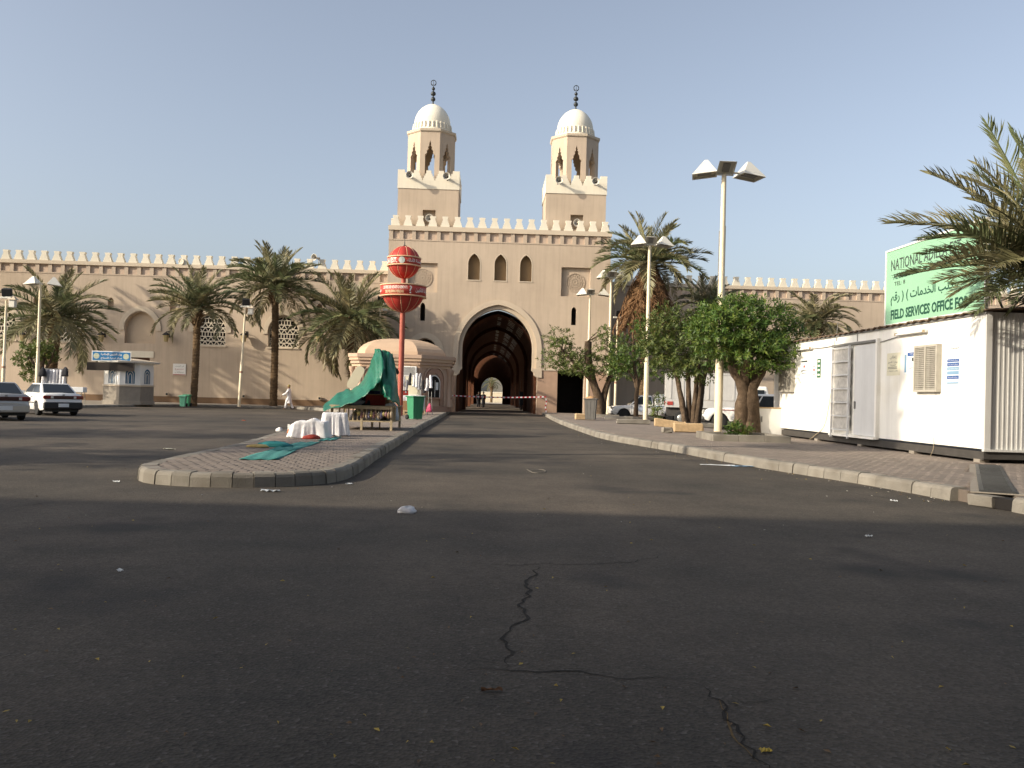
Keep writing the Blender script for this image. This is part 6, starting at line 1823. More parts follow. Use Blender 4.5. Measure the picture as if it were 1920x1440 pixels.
# ------------------------------------------------------------------ bins
def wheelie(label, px, py, z, hpx, m, rz, group='wheelie bins', lid=True, wheel=True, wf=0.62):
    p = gnd(px, py, z); h = hpx * p.y / FPX
    T = thing('wheelie_bin', label, 'bin', p, rz, group)
    a, b = h * 0.20, h * wf / 2 * 0.86
    c_, d_ = h * 0.25, h * wf / 2
    MB().hexa([(-a, -a, 0.04), (a, -a, 0.04), (a, a, 0.04), (-a, a, 0.04), (-c_, -c_, h * 0.88), (c_, -c_, h * 0.88), (c_, c_, h * 0.88), (-c_, c_, h * 0.88)]).build('body', m, T)
    for x in (-0.5, 0.0, 0.5):
        MB().hexa([(x * a * 1.3 - .02, -a - .012, 0.08), (x * a * 1.3 + .02, -a - .012, 0.08), (x * a * 1.3 + .02, -a + .02, 0.08), (x * a * 1.3 - .02, -a + .02, 0.08), (x * c_ * 1.3 - .02, -c_ - .012, h * 0.84), (x * c_ * 1.3 + .02, -c_ - .012, h * 0.84), (x * c_ * 1.3 + .02, -c_ + .02, h * 0.84), (x * c_ * 1.3 - .02, -c_ + .02, h * 0.84)]).build('rib', m, T)
    MB().cbox((0, 0, h * 0.905), (2 * c_ + 0.10, 2 * c_ + 0.10, 0.06), 0, 0.015).build('rim', m, T)
    if lid: MB().cbox((0, 0, h * 0.96), (2 * c_ + 0.06, 2 * c_ + 0.08, 0.05), 0, 0.02, 0.04).build('lid', m, T)
    MB().tube([(-c_, c_ + 0.07, h * 0.90), (c_, c_ + 0.07, h * 0.90)], 0.02, 6).build('handle', m, T)
    if wheel:
        for s_ in (-1, 1):
            w_ = MB().lathe([(0.0, -0.03), (0.11, -0.03), (0.12, 0), (0.11, 0.03), (0.0, 0.03)], n=16).xf(Matrix.Translation((s_ * (a + 0.04), a + 0.02, 0.12)) @ Matrix.Rotation(math.pi / 2, 4, 'Y'))
            w_.build('wheel', RUBBER, T)
    return T
wheelie('green wheelie bin on the island before the pink kiosk', 778, 787, KH, 48, GREENP, R(38), lid=False)
wheelie('small pale green bin by the palm at the wall kerb', 343, 763, 0.15, 22, GREENP2, R(5), wf=0.8)
wheelie('small dark green bin half behind the pale green bin', 350, 762.5, 0.15, 23, GREENP, R(0), wf=0.7)
wheelie('big grey plastic bin on the pavement before the stump tree', 1107, 788, KH, 44, GREYP, R(-12), lid=False, wf=0.75, wheel=False)
bundle('dry rubbish heaped in the mouth of the big grey bin', gnd(1107, 788, KH) + Vector((0, 0, 44 * gnd(1107, 788, KH).y / FPX * 0.90)), (0.55, 0.5, 0.16), CARD, 23, 'rubbish', None, 'rubbish')

# ------------------------------------------------------------------ planters, stone blocks
def planter(label, x0, x1, y0, y1, h=0.22, t=0.16):
    T = thing('planter_kerb', label, 'planter', ((x0 + x1) / 2, (y0 + y1) / 2, KH), 0.0, 'concrete planter frames round the trees')
    w_, d_ = (x1 - x0) / 2, (y1 - y0) / 2
    for s_ in (-1, 1):
        n = max(1, int(2 * w_ / 0.6)); st = 2 * w_ / n
        for i in range(n):
            MB().cbox((-w_ + (i + .5) * st, s_ * (d_ - t / 2), h / 2 - 0.02), (st - 0.01, t, h + rnd(-.015, .015)), 0, 0.012).build('kerb_block', CONC, T)
        n = max(1, int((2 * d_ - 2 * t) / 0.6)); st = (2 * d_ - 2 * t) / n
        for i in range(n):
            MB().cbox((s_ * (w_ - t / 2), -d_ + t + (i + .5) * st, h / 2 - 0.02), (t, st - 0.01, h + rnd(-.015, .015)), 0, 0.012).build('kerb_block', CONC, T)
    MB().box(-w_ + t, w_ - t, -d_ + t, d_ - t, -0.02, h * 0.55).build('soil', mat('soil', (0.085, 0.06, 0.04), 1, 0.3, 10), T)
g0 = gnd(1345, 827, KH); g1 = gnd(1472, 829, KH)
planter('concrete planter round the big tree and the tallest lamp post', g0.x - 0.15, g1.x, g0.y - 0.05, g0.y + 2.4)
planter('concrete planter round the five-trunk tree', b3.x - 1.0, b3.x + 1.0, b3.y - 0.9, b3.y + 0.9, 0.18)
planter('concrete planter round the thin young tree', b2.x - 0.6, b2.x + 1.3, b2.y - 0.8, b2.y + 0.8, 0.18)
planter('concrete planter round the stump tree', b1.x - 0.8, b1.x + 1.4, b1.y - 0.8, b1.y + 0.8, 0.18)
def block(label, px, py, size, rz, ry=0.0, m=TIMB, z=KH, name='stone_block', cat='stone block', group='loose stone blocks on the pavement'):
    p = gnd(px, py, z)
    b = MB().cbox((0, 0, 0), size, 0, 0.03)
    b.v = [(x + rnd(-.02, .02), y + rnd(-.02, .02), q + rnd(-.015, .015)) for x, y, q in b.v]
    return tag(b.build(name, m, None, (p.x, p.y + size[1] / 2, z + size[2] / 2 + abs(math.sin(ry)) * size[0] / 2), (0, ry, rz)), label, cat, group)
block('tan stone block lying before the big grey bin', 1097, 787, (1.05, 0.4, 0.32), 0.12)
block('long tan stone block tilted beside the five-trunk tree', 1257, 806, (1.25, 0.35, 0.32), -0.08, 0.12)
block('squared tan stone block at the foot of the five-trunk tree', 1292, 811, (1.08, 0.35, 0.34), 0.03)
block('small grey kerb piece on the pavement left of the squared tan block', 1252, 812, (0.35, 0.35, 0.2), 0.1, 0, CONC)
block('grey concrete kerb piece on the pavement below the slender lamp post', 1188, 795, (1.6, 0.25, 0.22), 0.02, 0, CONC)
block('grey concrete kerb piece on the pavement behind the other grey kerb piece', 1160, 787, (1.6, 0.25, 0.20), 0.02, 0, CONC)
# low shrub in the planter, saplings
def shrub(label, p, w_, h, n, seed, m=LEAF, ll=0.16, lw=0.05):
    T = thing('shrub', label, 'shrub', p, 0, 'low shrubs in the planters')
    leaf_mass([(V((0, 0, h * 0.5)), V((w_ / 2, w_ / 2, h * 0.5)))], n, seed, ll, lw, 7).build('foliage', m, T)
    s = MB()
    for i in range(4): s.tube([(0, 0, -0.05), (rnd(-.3, .3) * w_, rnd(-.3, .3) * w_, h * 0.8)], [0.015, 0.006], 4)
    s.build('stem', BARK, T)
pq = gnd(1385, 817, KH + 0.1); shrub('low green shrub at the foot of the big tree', pq, 0.75, 0.42, 60, 41)
pq = gnd(1230, 795, KH); shrub('thin leafy sapling beside the slender lamp post', pq, 0.7, 1.5, 60, 42, LEAF2)
# ------------------------------------------------------------------ vehicles
def wheel(T, x, y, r, wd, side):
    b = MB().lathe([(r * 0.60, -wd / 2), (r * 0.93, -wd / 2), (r, -wd / 2 + 0.03), (r, wd / 2 - 0.03), (r * 0.93, wd / 2), (r * 0.60, wd / 2)], n=24)
    M = Matrix.Translation((x, y, r)) @ Matrix.Rotation(math.pi / 2 * side, 4, 'Y')
    w_ = b.xf(M).build('wheel', RUBBER, T)
    h = MB().lathe([(r * 0.62, wd * 0.30), (r * 0.60, wd * 0.46), (r * 0.48, wd * 0.36), (r * 0.20, wd * 0.40), (r * 0.12, wd * 0.48), (0.0, wd * 0.48)], n=20)
    for i in range(5):
        a = 2 * math.pi * i / 5
        h.cbox((math.cos(a) * r * 0.34, math.sin(a) * r * 0.34, wd * 0.42), (r * 0.30, r * 0.14, 0.02), a)
    h.xf(M).build('rim', RIM, w_)
def interp(tab, y):
    for (a, u), (b, v) in zip(tab, tab[1:]):
        if a <= y <= b:
            t = (y - a) / (b - a); t = t * t * (3 - 2 * t) if False else t
            return u + (v - u) * t
    return tab[0][1] if y < tab[0][0] else tab[-1][1]
def car(label, loc, rz, paint, L, W, top, wheels, wr, cab, cat='car', name='parked_car', group=None, zlow=0.24, wtab=None, glass_inset=0.07, split=(0.5,), rear=True, front=True, bump=CARTRIM, doors=True):
    """top: (y, z) profile of the lower body; cab: (yr0, yr1, yf1, yf0, zbelt, zroof, wbelt, wroof); forward is +Y"""
    T = thing(name, label, cat, loc, rz, group)
    N = int(L / 0.07); vs = []; fs = []; ns = 13
    for i in range(N + 1):
        y = -L / 2 + L * i / N
        e = abs(2 * y / L)
        w_ = W / 2 * (1 - 0.10 * max(0, (e - 0.72) / 0.28) ** 2.2)
        zt = interp(top, y)
        zl = zlow + 0.10 * max(0, (e - 0.86) / 0.14) ** 1.5
        arch = 0.0
        for yc in wheels:
            ra = wr * 1.16
            if abs(y - yc) < ra: arch = max(arch, wr + math.sqrt(ra * ra - (y - yc) ** 2))
        zl2 = max(zl, arch)
        mid = zl + (zt - zl) * 0.52
        sec = [(w_ * 0.93, zl2), (w_ * 0.985, max(zl + 0.09, zl2 + 0.012)), (w_, max(mid, zl2 + 0.03)), (w_ * 0.985, max(zt - 0.17, zl2 + 0.05)), (w_ * 0.955, max(zt - 0.055, zl2 + 0.07)), (w_ * 0.87, max(zt, zl2 + 0.08)), (0.0, max(zt + 0.025, zl2 + 0.09))]
        row = sec + [(-x, z) for x, z in reversed(sec[:-1])]
        vs += [(x, y, z) for x, z in row]
    for i in range(N):
        for j in range(ns - 1):
            a = i * ns + j
            fs.append((a, a + ns, a + ns + 1, a + 1))
    b = MB().add(vs, fs, True)
    b.add(vs[:ns], [tuple(range(ns))]); b.add(vs[-ns:], [tuple(range(ns - 1, -1, -1))])
    b.build('body', paint, T)
    MB().box(-W * 0.40, W * 0.40, -L / 2 + 0.15, L / 2 - 0.15, zlow - 0.06, zlow + 0.42).build('underbody', CARTRIM, T)
    yr0, yr1, yf1, yf0, zb, zr, wb, wf = cab
    p = [(-wb, yr0, zb), (wb, yr0, zb), (wb, yf0, zb), (-wb, yf0, zb), (-wf, yr1, zr), (wf, yr1, zr), (wf, yf1, zr), (-wf, yf1, zr)]
    g = MB().hexa(p).build('cab', paint, T)
    bv = g.modifiers.new('bevel', 'BEVEL'); bv.width = 0.07; bv.segments = 3
    def quad(a, b_, c, d, u0, u1, v0, v1, name_, m_, off=0.012, skew=(0, 0)):
        a, b_, c, d = [Vector(q) for q in (a, b_, c, d)]
        n = (b_ - a).cross(d - a).normalized()
        def P(u, v): return a * (1 - u) * (1 - v) + b_ * u * (1 - v) + c * u * v + d * (1 - u) * v + n * off
        k = 0.10
        pts = [P(u0, v0), P(u1, v0), P(u1 - skew[1], v1), P(u0 + skew[0], v1)]
        in_ = [q - n * 0.03 for q in pts]
        MB().add(pts + in_, [(0, 1, 2, 3)] + [(i, i + 4, (i + 1) % 4 + 4, (i + 1) % 4) for i in range(4)]).build(name_, m_, T)
    quad(p[0], p[1], p[5], p[4], 0.07, 0.93, 0.10, 0.90, 'rear_window', GLASS) if rear else None
    quad(p[2], p[3], p[7], p[6], 0.06, 0.94, 0.08, 0.92, 'windscreen', GLASS) if front else None
    cuts = [0.06] + list(split) + [0.94]
    for s_ in (-1, 1):
        q = (p[2], p[1], p[5], p[6]) if s_ > 0 else (p[0], p[3], p[7], p[4])
        cs = cuts if s_ < 0 else [1 - c_ for c_ in reversed(cuts)]
        for a, c_ in zip(cs, cs[1:]):
            if s_ > 0: quad(q[1], q[0], q[3], q[2], a + 0.015, c_ - 0.015, 0.10, 0.86, 'side_window', GLASS)
            else: quad(q[1], q[0], q[3], q[2], 1 - c_ + 0.015, 1 - a - 0.015, 0.10, 0.86, 'side_window', GLASS)
    for yc in wheels:
        for s_ in (-1, 1): wheel(T, s_ * (W / 2 - 0.13), yc, wr, 0.20, s_)
    return T
def sedan(label, loc, rz, paint, lower):
    L, W = 4.25, 1.68
    top = [(-2.125, 0.62), (-2.10, 0.90), (-2.02, 0.955), (-1.3, 0.985), (0.75, 0.955), (1.2, 0.88), (1.9, 0.74), (2.08, 0.62), (2.125, 0.50)]
    T = car(label, loc, rz, paint, L, W, top, (-1.22, 1.28), 0.29, (-1.62, -0.88, 0.28, 0.98, 0.94, 1.40, 0.75, 0.57), split=(0.5,), group='sedans parked by the wall pavement')
    for s_ in (-1, 1):
        l_ = MB().cbox((s_ * 0.60, -2.10, 0.80), (0.40, 0.09, 0.15), 0, 0.02).build('tail_light', TAILR, T)
        MB().cbox((s_ * 0.46, -2.145, 0.80), (0.10, 0.02, 0.10)).build('reverse_lens', LAMPW, l_)
        MB().cbox((s_ * 0.60, 2.06, 0.62), (0.34, 0.10, 0.13), 0, 0.02).build('headlight', LAMPW, T)
        mm = MB().cbox((s_ * 0.86, 0.62, 0.99), (0.16, 0.09, 0.12), 0, 0.03).build('wing_mirror', paint, T)
        for y in (0.25, -0.62): MB().cbox((s_ * 0.845, y, 0.80), (0.02, 0.16, 0.035), 0, 0.006).build('door_handle', CARTRIM, T)
        for y in (0.88, -0.18, -1.02): MB().cbox((s_ * 0.838, y, 0.66), (0.008, 0.012, 0.50)).build('door_gap', CARTRIM, T)
        MB().cbox((s_ * 0.842, 0.0, 0.55), (0.012, 1.9, 0.045)).build('side_trim', lower, T)
    MB().cbox((0, -2.118, 0.80), (0.82, 0.05, 0.14), 0, 0.015).build('rear_panel', mat('rear_panel_dark', (0.05, 0.015, 0.012), 0.3, 0.05), T)
    MB().cbox((0, -2.10, 0.44), (1.56, 0.16, 0.30), 0, 0.04).build('rear_bumper', lower, T)
    MB().cbox((0, 2.09, 0.42), (1.54, 0.16, 0.26), 0, 0.04).build('front_bumper', lower, T)
    MB().cbox((0.0, -2.185, 0.46), (0.42, 0.012, 0.15)).build('number_plate', PAPERW, T)
    MB().cbox((0, -2.135, 0.905), (0.10, 0.02, 0.05), 0, 0.01).build('badge', GREYM, T)
    return T
def place_rear(px, py, back, rz):
    """ground point of the rear bumper centre to the car's centre"""
    p = gnd(px, py, 0)
    return Vector((p.x - math.sin(rz) * back, p.y + math.cos(rz) * back, 0))
sedan('white sedan with dark bumper parked beside the silver sedan', place_rear(118, 780, 2.12, R(44)), R(44), CARW, CARTRIM)
sedan('silver sedan cut by the edge of the view', place_rear(10, 789, 2.12, R(42)), R(42), CARS, CARS)
# pickup with a closed canopy, seen from its side
pl = at(1143, 770, 58.5)
T = car('white pickup with a closed rear canopy parked behind the lamp posts', (pl.x + 2.5, 58.5, 0), R(90), CARW, 5.1, 1.75, [(-2.55, 0.95), (-2.5, 1.05), (-0.55, 1.05), (1.15, 1.02), (1.3, 0.98), (2.3, 0.90), (2.5, 0.75), (2.55, 0.6)],
        (-1.45, 1.65), 0.36, (-0.30, -0.18, 0.55, 1.30, 1.0, 1.66, 0.80, 0.66), 'pickup', 'pickup_truck', None, 0.38, split=())
cn = MB().hexa([(-0.82, -2.5, 1.05), (0.82, -2.5, 1.05), (0.82, -0.34, 1.05), (-0.82, -0.34, 1.05), (-0.70, -2.4, 1.75), (0.70, -2.4, 1.75), (0.70, -0.40, 1.75), (-0.70, -0.40, 1.75)]).build('canopy', CARW, T)
bv = cn.modifiers.new('bevel', 'BEVEL'); bv.width = 0.12; bv.segments = 3
for s_ in (-1, 1):
    MB().cbox((s_ * 0.88, -1.4, 0.98), (0.012, 2.1, 0.05)).build('stripe', PBLUE2, T)
    MB().cbox((s_ * 0.885, 0.05, 0.86), (0.02, 0.18, 0.04)).build('door_handle', CARTRIM, T)
    for y in (-0.22, 1.18): MB().cbox((s_ * 0.877, y, 0.72), (0.01, 0.012, 0.62)).build('door_gap', CARTRIM, T)
    MB().lathe([(0.0, 0.0), (0.18, 0.004)], n=20).xf(Matrix.Translation((s_ * 0.884, 0.55, 0.78)) @ Matrix.Rotation(math.pi / 2 * s_, 4, 'Y')).build('door_emblem', mat('door_emblem_blue', (0.42, 0.48, 0.58), 0.5, 0.2, 15), T)
    MB().cbox((s_ * 0.98, 0.95, 1.12), (0.18, 0.10, 0.18), 0, 0.03).build('wing_mirror', CARTRIM, T)
    MB().cbox((s_ * 0.68, 2.48, 0.80), (0.32, 0.12, 0.16), 0, 0.02).build('headlight', LAMPW, T)
MB().cbox((0, 2.52, 0.52), (1.66, 0.14, 0.22), 0, 0.03).build('front_bumper', CARW, T)
MB().cbox((0, -2.55, 0.52), (1.6, 0.12, 0.18), 0, 0.03).build('rear_bumper', GREYM, T)
# box truck
TRK = mat('truck_shaded_white', (0.50, 0.49, 0.47), 0.6, 0.10, 2, streak=0.2)  # white greyed down: tree shade on the box is put into the colour
bt0 = at(1247, 780, 50.0)
T = thing('box_truck', 'white box truck with its tail towards the road behind the five-trunk tree', 'truck', (bt0.x, 50.0, 0), R(-8))
zt0, zt1 = at(1247, 745, 50).z, at(1247, 700, 50).z
bw_ = 4.2
bx = MB().box(0, bw_, 0, 2.0, zt0 - 0.1, zt1).build('cargo_box', TRK, T)
for i in range(6):
    MB().box(0.25 + i * 0.7, 0.33 + i * 0.7, -0.025, -0.002, zt0 - 0.05, zt1 - 0.05).build('box_rib', TRK, bx)
MB().box(-0.02, bw_ + 0.02, -0.035, 2.03, zt1, zt1 + 0.07).build('roof_rail', CABG, bx)
MB().box(0.0, bw_, 0.02, 1.98, zt0 - 0.55, zt0 - 0.12).build('side_panel', TRK, T)
MB().box(0.1, bw_, 0.2, 1.8, 0.5, zt0 - 0.56).build('chassis', STEEL, T)
MB().box(-0.04, -0.002, 0.15, 0.45, zt0 - 0.42, zt0 - 0.22).build('tail_light', NRED, T)
MB().box(0.10, 0.42, -0.012, 0.018, zt0 - 0.42, zt0 - 0.22).build('side_marker', NRED, T)
MB().box(-0.15, -0.02, 0.05, 1.95, 0.45, 0.62).build('rear_bumper', STEEL, T)
for x in (0.9, 4.9):
    for y in (0.22, 1.78):
        w_ = MB().lathe([(0.0, -0.11), (0.36, -0.11), (0.39, -0.07), (0.39, 0.07), (0.36, 0.11), (0.0, 0.11)], n=22).xf(Matrix.Translation((x, y, 0.39)) @ Matrix.Rotation(math.pi / 2, 4, 'X')).build('wheel', RUBBER, T)
        MB().lathe([(0.22, 0.0), (0.20, 0.03), (0.0, 0.02)], n=16).xf(Matrix.Translation((x, y - 0.115 if y < 1 else y + 0.115, 0.39)) @ Matrix.Rotation(math.pi / 2 if y < 1 else -math.pi / 2, 4, 'X')).build('hub', RIM, w_)
cbm = MB().hexa([(4.3, 0.05, 0.55), (6.0, 0.05, 0.55), (6.0, 1.95, 0.55), (4.3, 1.95, 0.55), (4.3, 0.12, 2.3), (5.6, 0.12, 2.3), (5.6, 1.88, 2.3), (4.3, 1.88, 2.3)]).build('cab', WHITE, T)
bv = cbm.modifiers.new('bevel', 'BEVEL'); bv.width = 0.08; bv.segments = 2
MB().box(4.6, 5.45, 0.03, 0.06, 1.45, 2.1).build('side_window', GLASS, T)
# off-road car seen from its front wing, nose to the road
s0 = at(1322, 800, 44.0)
RZs = R(76)
T = car('white off-road car nosing out between the two biggest trees', (s0.x + 2.35, 44.6, 0), RZs, CARW, 4.6, 1.80, [(-2.3, 1.0), (-2.25, 1.12), (0.5, 1.14), (0.75, 1.12), (2.0, 1.03), (2.2, 0.92), (2.3, 0.72)],
        (-1.35, 1.45), 0.39, (-2.2, -2.05, 0.05, 0.72, 1.08, 1.82, 0.80, 0.68), 'off-road car', 'parked_car', None, 0.42, split=(0.33, 0.66))
for s_ in (-1, 1):
    MB().cbox((s_ * 0.66, 2.27, 0.86), (0.36, 0.10, 0.20), 0, 0.02).build('headlight', LAMPW, T)
    MB().cbox((s_ * 0.905, 0.4, 0.98), (0.012, 2.6, 0.035)).build('red_stripe', NRED, T)
    MB().cbox((s_ * 1.0, 0.52, 1.22), (0.18, 0.10, 0.20), 0, 0.03).build('wing_mirror', CARTRIM, T)
MB().cbox((0, 2.29, 0.84), (0.92, 0.06, 0.22), 0, 0.02).build('grille', CARTRIM, T)
MB().cbox((0, 2.33, 0.55), (1.74, 0.20, 0.24), 0, 0.05).build('front_bumper', GREYM, T)
MB().cbox((0, 2.44, 0.56), (0.40, 0.012, 0.14)).build('number_plate', PAPERW, T)

# ------------------------------------------------------------------ people
def person(label, loc, rz, robe_col, walk=0.25, h=1.70, head_cover=None, skinm=SKIN, arm=(0.5, -0.35), robe_len=0.44, trouser=None):
    """figure facing +Y; skinned body, robe and cap as its children"""
    T = thing('person', label, 'person', loc, rz)
    s = h / 1.70
    me = bpy.data.meshes.new('body')
    J = {}
    verts = []; edges = []; rad = []
    def v(n, p, r):
        J[n] = len(verts); verts.append(tuple(x * s for x in p)); rad.append(r * s)
    def e(a, b): edges.append((J[a], J[b]))
    w_ = walk
    v('pel', (0, 0, 0.92), 0.13); v('bel', (0, 0.01, 1.08), 0.125); v('che', (0, 0.0, 1.28), 0.14); v('nec', (0, 0.01, 1.43), 0.055); v('hd0', (0, 0.03, 1.52), 0.075); v('hd1', (0, 0.035, 1.60), 0.088); v('hd2', (0, 0.02, 1.66), 0.065)
    v('nose', (0, 0.135, 1.565), 0.012)
    e('pel', 'bel'); e('bel', 'che'); e('che', 'nec'); e('nec', 'hd0'); e('hd0', 'hd1'); e('hd1', 'hd2'); e('hd1', 'nose')
    for sd, n, sw, ar_ in ((-1, 'l', 1, arm[0]), (1, 'r', -1, arm[1])):
        v('hip' + n, (sd * 0.09, 0, 0.86), 0.10); v('kn' + n, (sd * 0.095, sw * w_ * 0.55 + 0.03, 0.49), 0.062); v('an' + n, (sd * 0.095, sw * w_ - (0.06 if sw < 0 else 0), 0.09), 0.038); v('to' + n, (sd * 0.105, sw * w_ + 0.16 - (0.06 if sw < 0 else 0), 0.035), 0.032)
        e('pel', 'hip' + n); e('hip' + n, 'kn' + n); e('kn' + n, 'an' + n); e('an' + n, 'to' + n)
        v('sh' + n, (sd * 0.18, 0, 1.38), 0.062); v('el' + n, (sd * 0.235, ar_ * 0.35, 1.12), 0.046); v('wr' + n, (sd * 0.24, ar_ * 0.75 + 0.06, 0.92 + abs(ar_) * 0.18), 0.030)
        e('che', 'sh' + n); e('sh' + n, 'el' + n); e('el' + n, 'wr' + n)
        px_, py_, pz_ = (sd * 0.24, ar_ * 0.75 + 0.10, 0.855 + abs(ar_) * 0.20)
        v('pa' + n, (px_, py_, pz_), 0.034); e('wr' + n, 'pa' + n)
        for f, (dx, ln) in enumerate(((-0.027, 0.07), (-0.009, 0.085), (0.010, 0.08), (0.027, 0.06))):
            v('f%d%s' % (f, n), (px_ + dx, py_ + 0.035, pz_ - ln), 0.009); e('pa' + n, 'f%d%s' % (f, n))
        v('th' + n, (px_ - sd * 0.045, py_ + 0.04, pz_ - 0.025), 0.010); e('pa' + n, 'th' + n)
    me.from_pydata(verts, edges, [])
    body = obj('body', me, skinm, T)
    sk = body.modifiers.new('skin', 'SKIN'); sk.use_smooth_shade = True
    if not me.skin_vertices: 
        bpy.context.view_layer.objects.active = body
    for i, d in enumerate(me.skin_vertices[0].data if me.skin_vertices else []):
        d.radius = (rad[i], rad[i]); d.use_root = (i == 0)
    body.modifiers.new('sub', 'SUBSURF').levels = 1
    # robe
    N = 28; secs = [(1.445, 0.085, 0.075), (1.40, 0.19, 0.105), (1.30, 0.215, 0.135), (1.10, 0.185, 0.135), (0.92, 0.19, 0.15), (0.70, 0.19, 0.15 + w_ * 0.12), (0.56, 0.19, 0.14 + w_ * 0.28), (robe_len, 0.19, 0.13 + w_ * 0.42)]
    vs = []; fs = []
    for i, (z, a, b) in enumerate(secs):
        for j in range(N):
            t = 2 * math.pi * j / N
            f = 1 + (0.05 * math.sin(t * 7 + 1) + 0.04 * math.sin(t * 4)) * max(0, i - 3) / 4
            vs.append((a * s * f * math.cos(t), b * s * f * math.sin(t) + 0.005, z * s))
    for i in range(len(secs) - 1):
        for j in range(N):
            j2 = (j + 1) % N
            fs.append((i * N + j, (i + 1) * N + j, (i + 1) * N + j2, i * N + j2))
    b = MB().add(vs, fs, True)
    for n, sd in (('l', -1), ('r', 1)):
        b.tube(smooth_path3([Vector(verts[J[k + n]]) for k in ('sh', 'el', 'wr')], 4), [0.085 * s] * 4 + [0.07 * s] * 4 + [0.058 * s], 10, False)
    b.build('robe', robe_col, T)
    if trouser:
        t_ = MB()
        for n in 'lr': t_.tube(smooth_path3([Vector(verts[J[k + n]]) for k in ('hip', 'kn', 'an')], 4), [0.12 * s] * 4 + [0.085 * s] * 4 + [0.06 * s], 10, False)
        t_.build('trousers', trouser, T)
    if head_cover:
        MB().lathe([(0.098 * s, 1.60 * s), (0.100 * s, 1.64 * s), (0.088 * s, 1.70 * s), (0.05 * s, 1.735 * s), (0.0, 1.745 * s)], (0, 0.025 * s, 0), 16).build('cap', head_cover, T)
    else:
        MB().lathe([(0.094 * s, 1.58 * s), (0.098 * s, 1.63 * s), (0.080 * s, 1.69 * s), (0.04 * s, 1.715 * s), (0.0, 1.72 * s)], (0, 0.012 * s, 0), 14).build('hair', BLACK, T)
    return T
pw = gnd(540, 768, 0)
person('man in a long white robe and ochre cap walking along the wall kerb', (pw.x, 62.0, 0.0), R(90), ROBE, 0.22, 1.72, mat('cap_ochre', (0.26, 0.20, 0.07), 0.9, 0.1), arm=(0.45, 0.1), trouser=ROBE)
for px, lb, rz in ((897, 'dark clothed figure inside the tunnel, nearer its wall', 200), (906, 'dark clothed figure inside the tunnel, beside the bright far opening', 150)):
    q = at(px, 768, 93.0)
    person(lb, (q.x, 93.0, 0.03), R(rz), DARKC, 0.05, 1.7, None, arm=(0.05, 0.05), robe_len=0.42, trouser=DARKC)

# covered cart inside the tunnel
q = at(1000, 768, 84.0)
T = thing('covered_cart', 'dark covered cart standing inside the tunnel by its wall', 'cart', (q.x - 1.3, 84.0, 0.03), GR)
MB().box(0, 1.5, 0, 2.4, 0.5, 1.7).build('cart_body', DARKC, T)
MB().box(-0.05, 1.55, -0.05, 2.45, 1.7, 1.8).build('cart_cover', BLACK, T)
for x in (0.15, 1.35):
    for y in (0.4, 2.0):
        MB().lathe([(0.0, -0.05), (0.25, -0.05), (0.25, 0.05), (0.0, 0.05)], n=16).xf(Matrix.Translation((x, y, 0.25)) @ Matrix.Rotation(math.pi / 2, 4, 'Y')).build('wheel', RUBBER, T)

# ------------------------------------------------------------------ barrier tape across the gate
ta = at(838, 741, 66.2); tb = at(1024, 744, 66.2)
T = thing('barrier_tape', 'red and white striped barrier tape strung across the tunnel mouth', 'barrier tape', (ta.x, ta.y, 0))
n = 46; red = MB(); wh = MB()
def tp_(u):
    return Vector(((tb.x - ta.x) * u, 0.02 * math.sin(u * 9), ta.z + (tb.z - ta.z) * u - 0.10 * math.sin(math.pi * u)))
for i in range(n):
    a, b = tp_(i / n), tp_((i + 0.98) / n)
    (red if i % 2 else wh).hexa([(a.x, a.y, a.z - .045), (b.x, b.y, b.z - .045), (b.x, b.y + .004, b.z - .045), (a.x, a.y + .004, a.z - .045), (a.x, a.y, a.z + .045), (b.x, b.y, b.z + .045), (b.x, b.y + .004, b.z + .045), (a.x, a.y + .004, a.z + .045)])
for ex, ln in ((0.0, 1.15), (tb.x - ta.x, 1.2)):
    for i in range(8):
        z1_ = ta.z - 0.05 - i * ln / 8; z0_ = z1_ - ln / 8 * 0.97
        o = 0.03 * math.sin(i * 1.3)
        (red if i % 2 else wh).hexa([(ex + o - .04, 0.01, z0_), (ex + o + .04, 0.02, z0_), (ex + o + .04, 0.024, z0_), (ex + o - .04, 0.014, z0_), (ex + o - .04, 0.01, z1_), (ex + o + .04, 0.02, z1_), (ex + o + .04, 0.024, z1_), (ex + o - .04, 0.014, z1_)])
tag(red.build('red_stripes', mat('tape_red', (0.45, 0.03, 0.05), 0.5, 0.05), T), kind='stuff'); tag(wh.build('white_stripes', mat('tape_white', (0.75, 0.72, 0.72), 0.5, 0.05), T), kind='stuff')
for ex in (-0.02, tb.x - ta.x + 0.02):
    MB().tube([(ex, 0.06, 0.0), (ex, 0.06, ta.z + 0.05)], 0.022, 8).build('stake', GREYM, T)

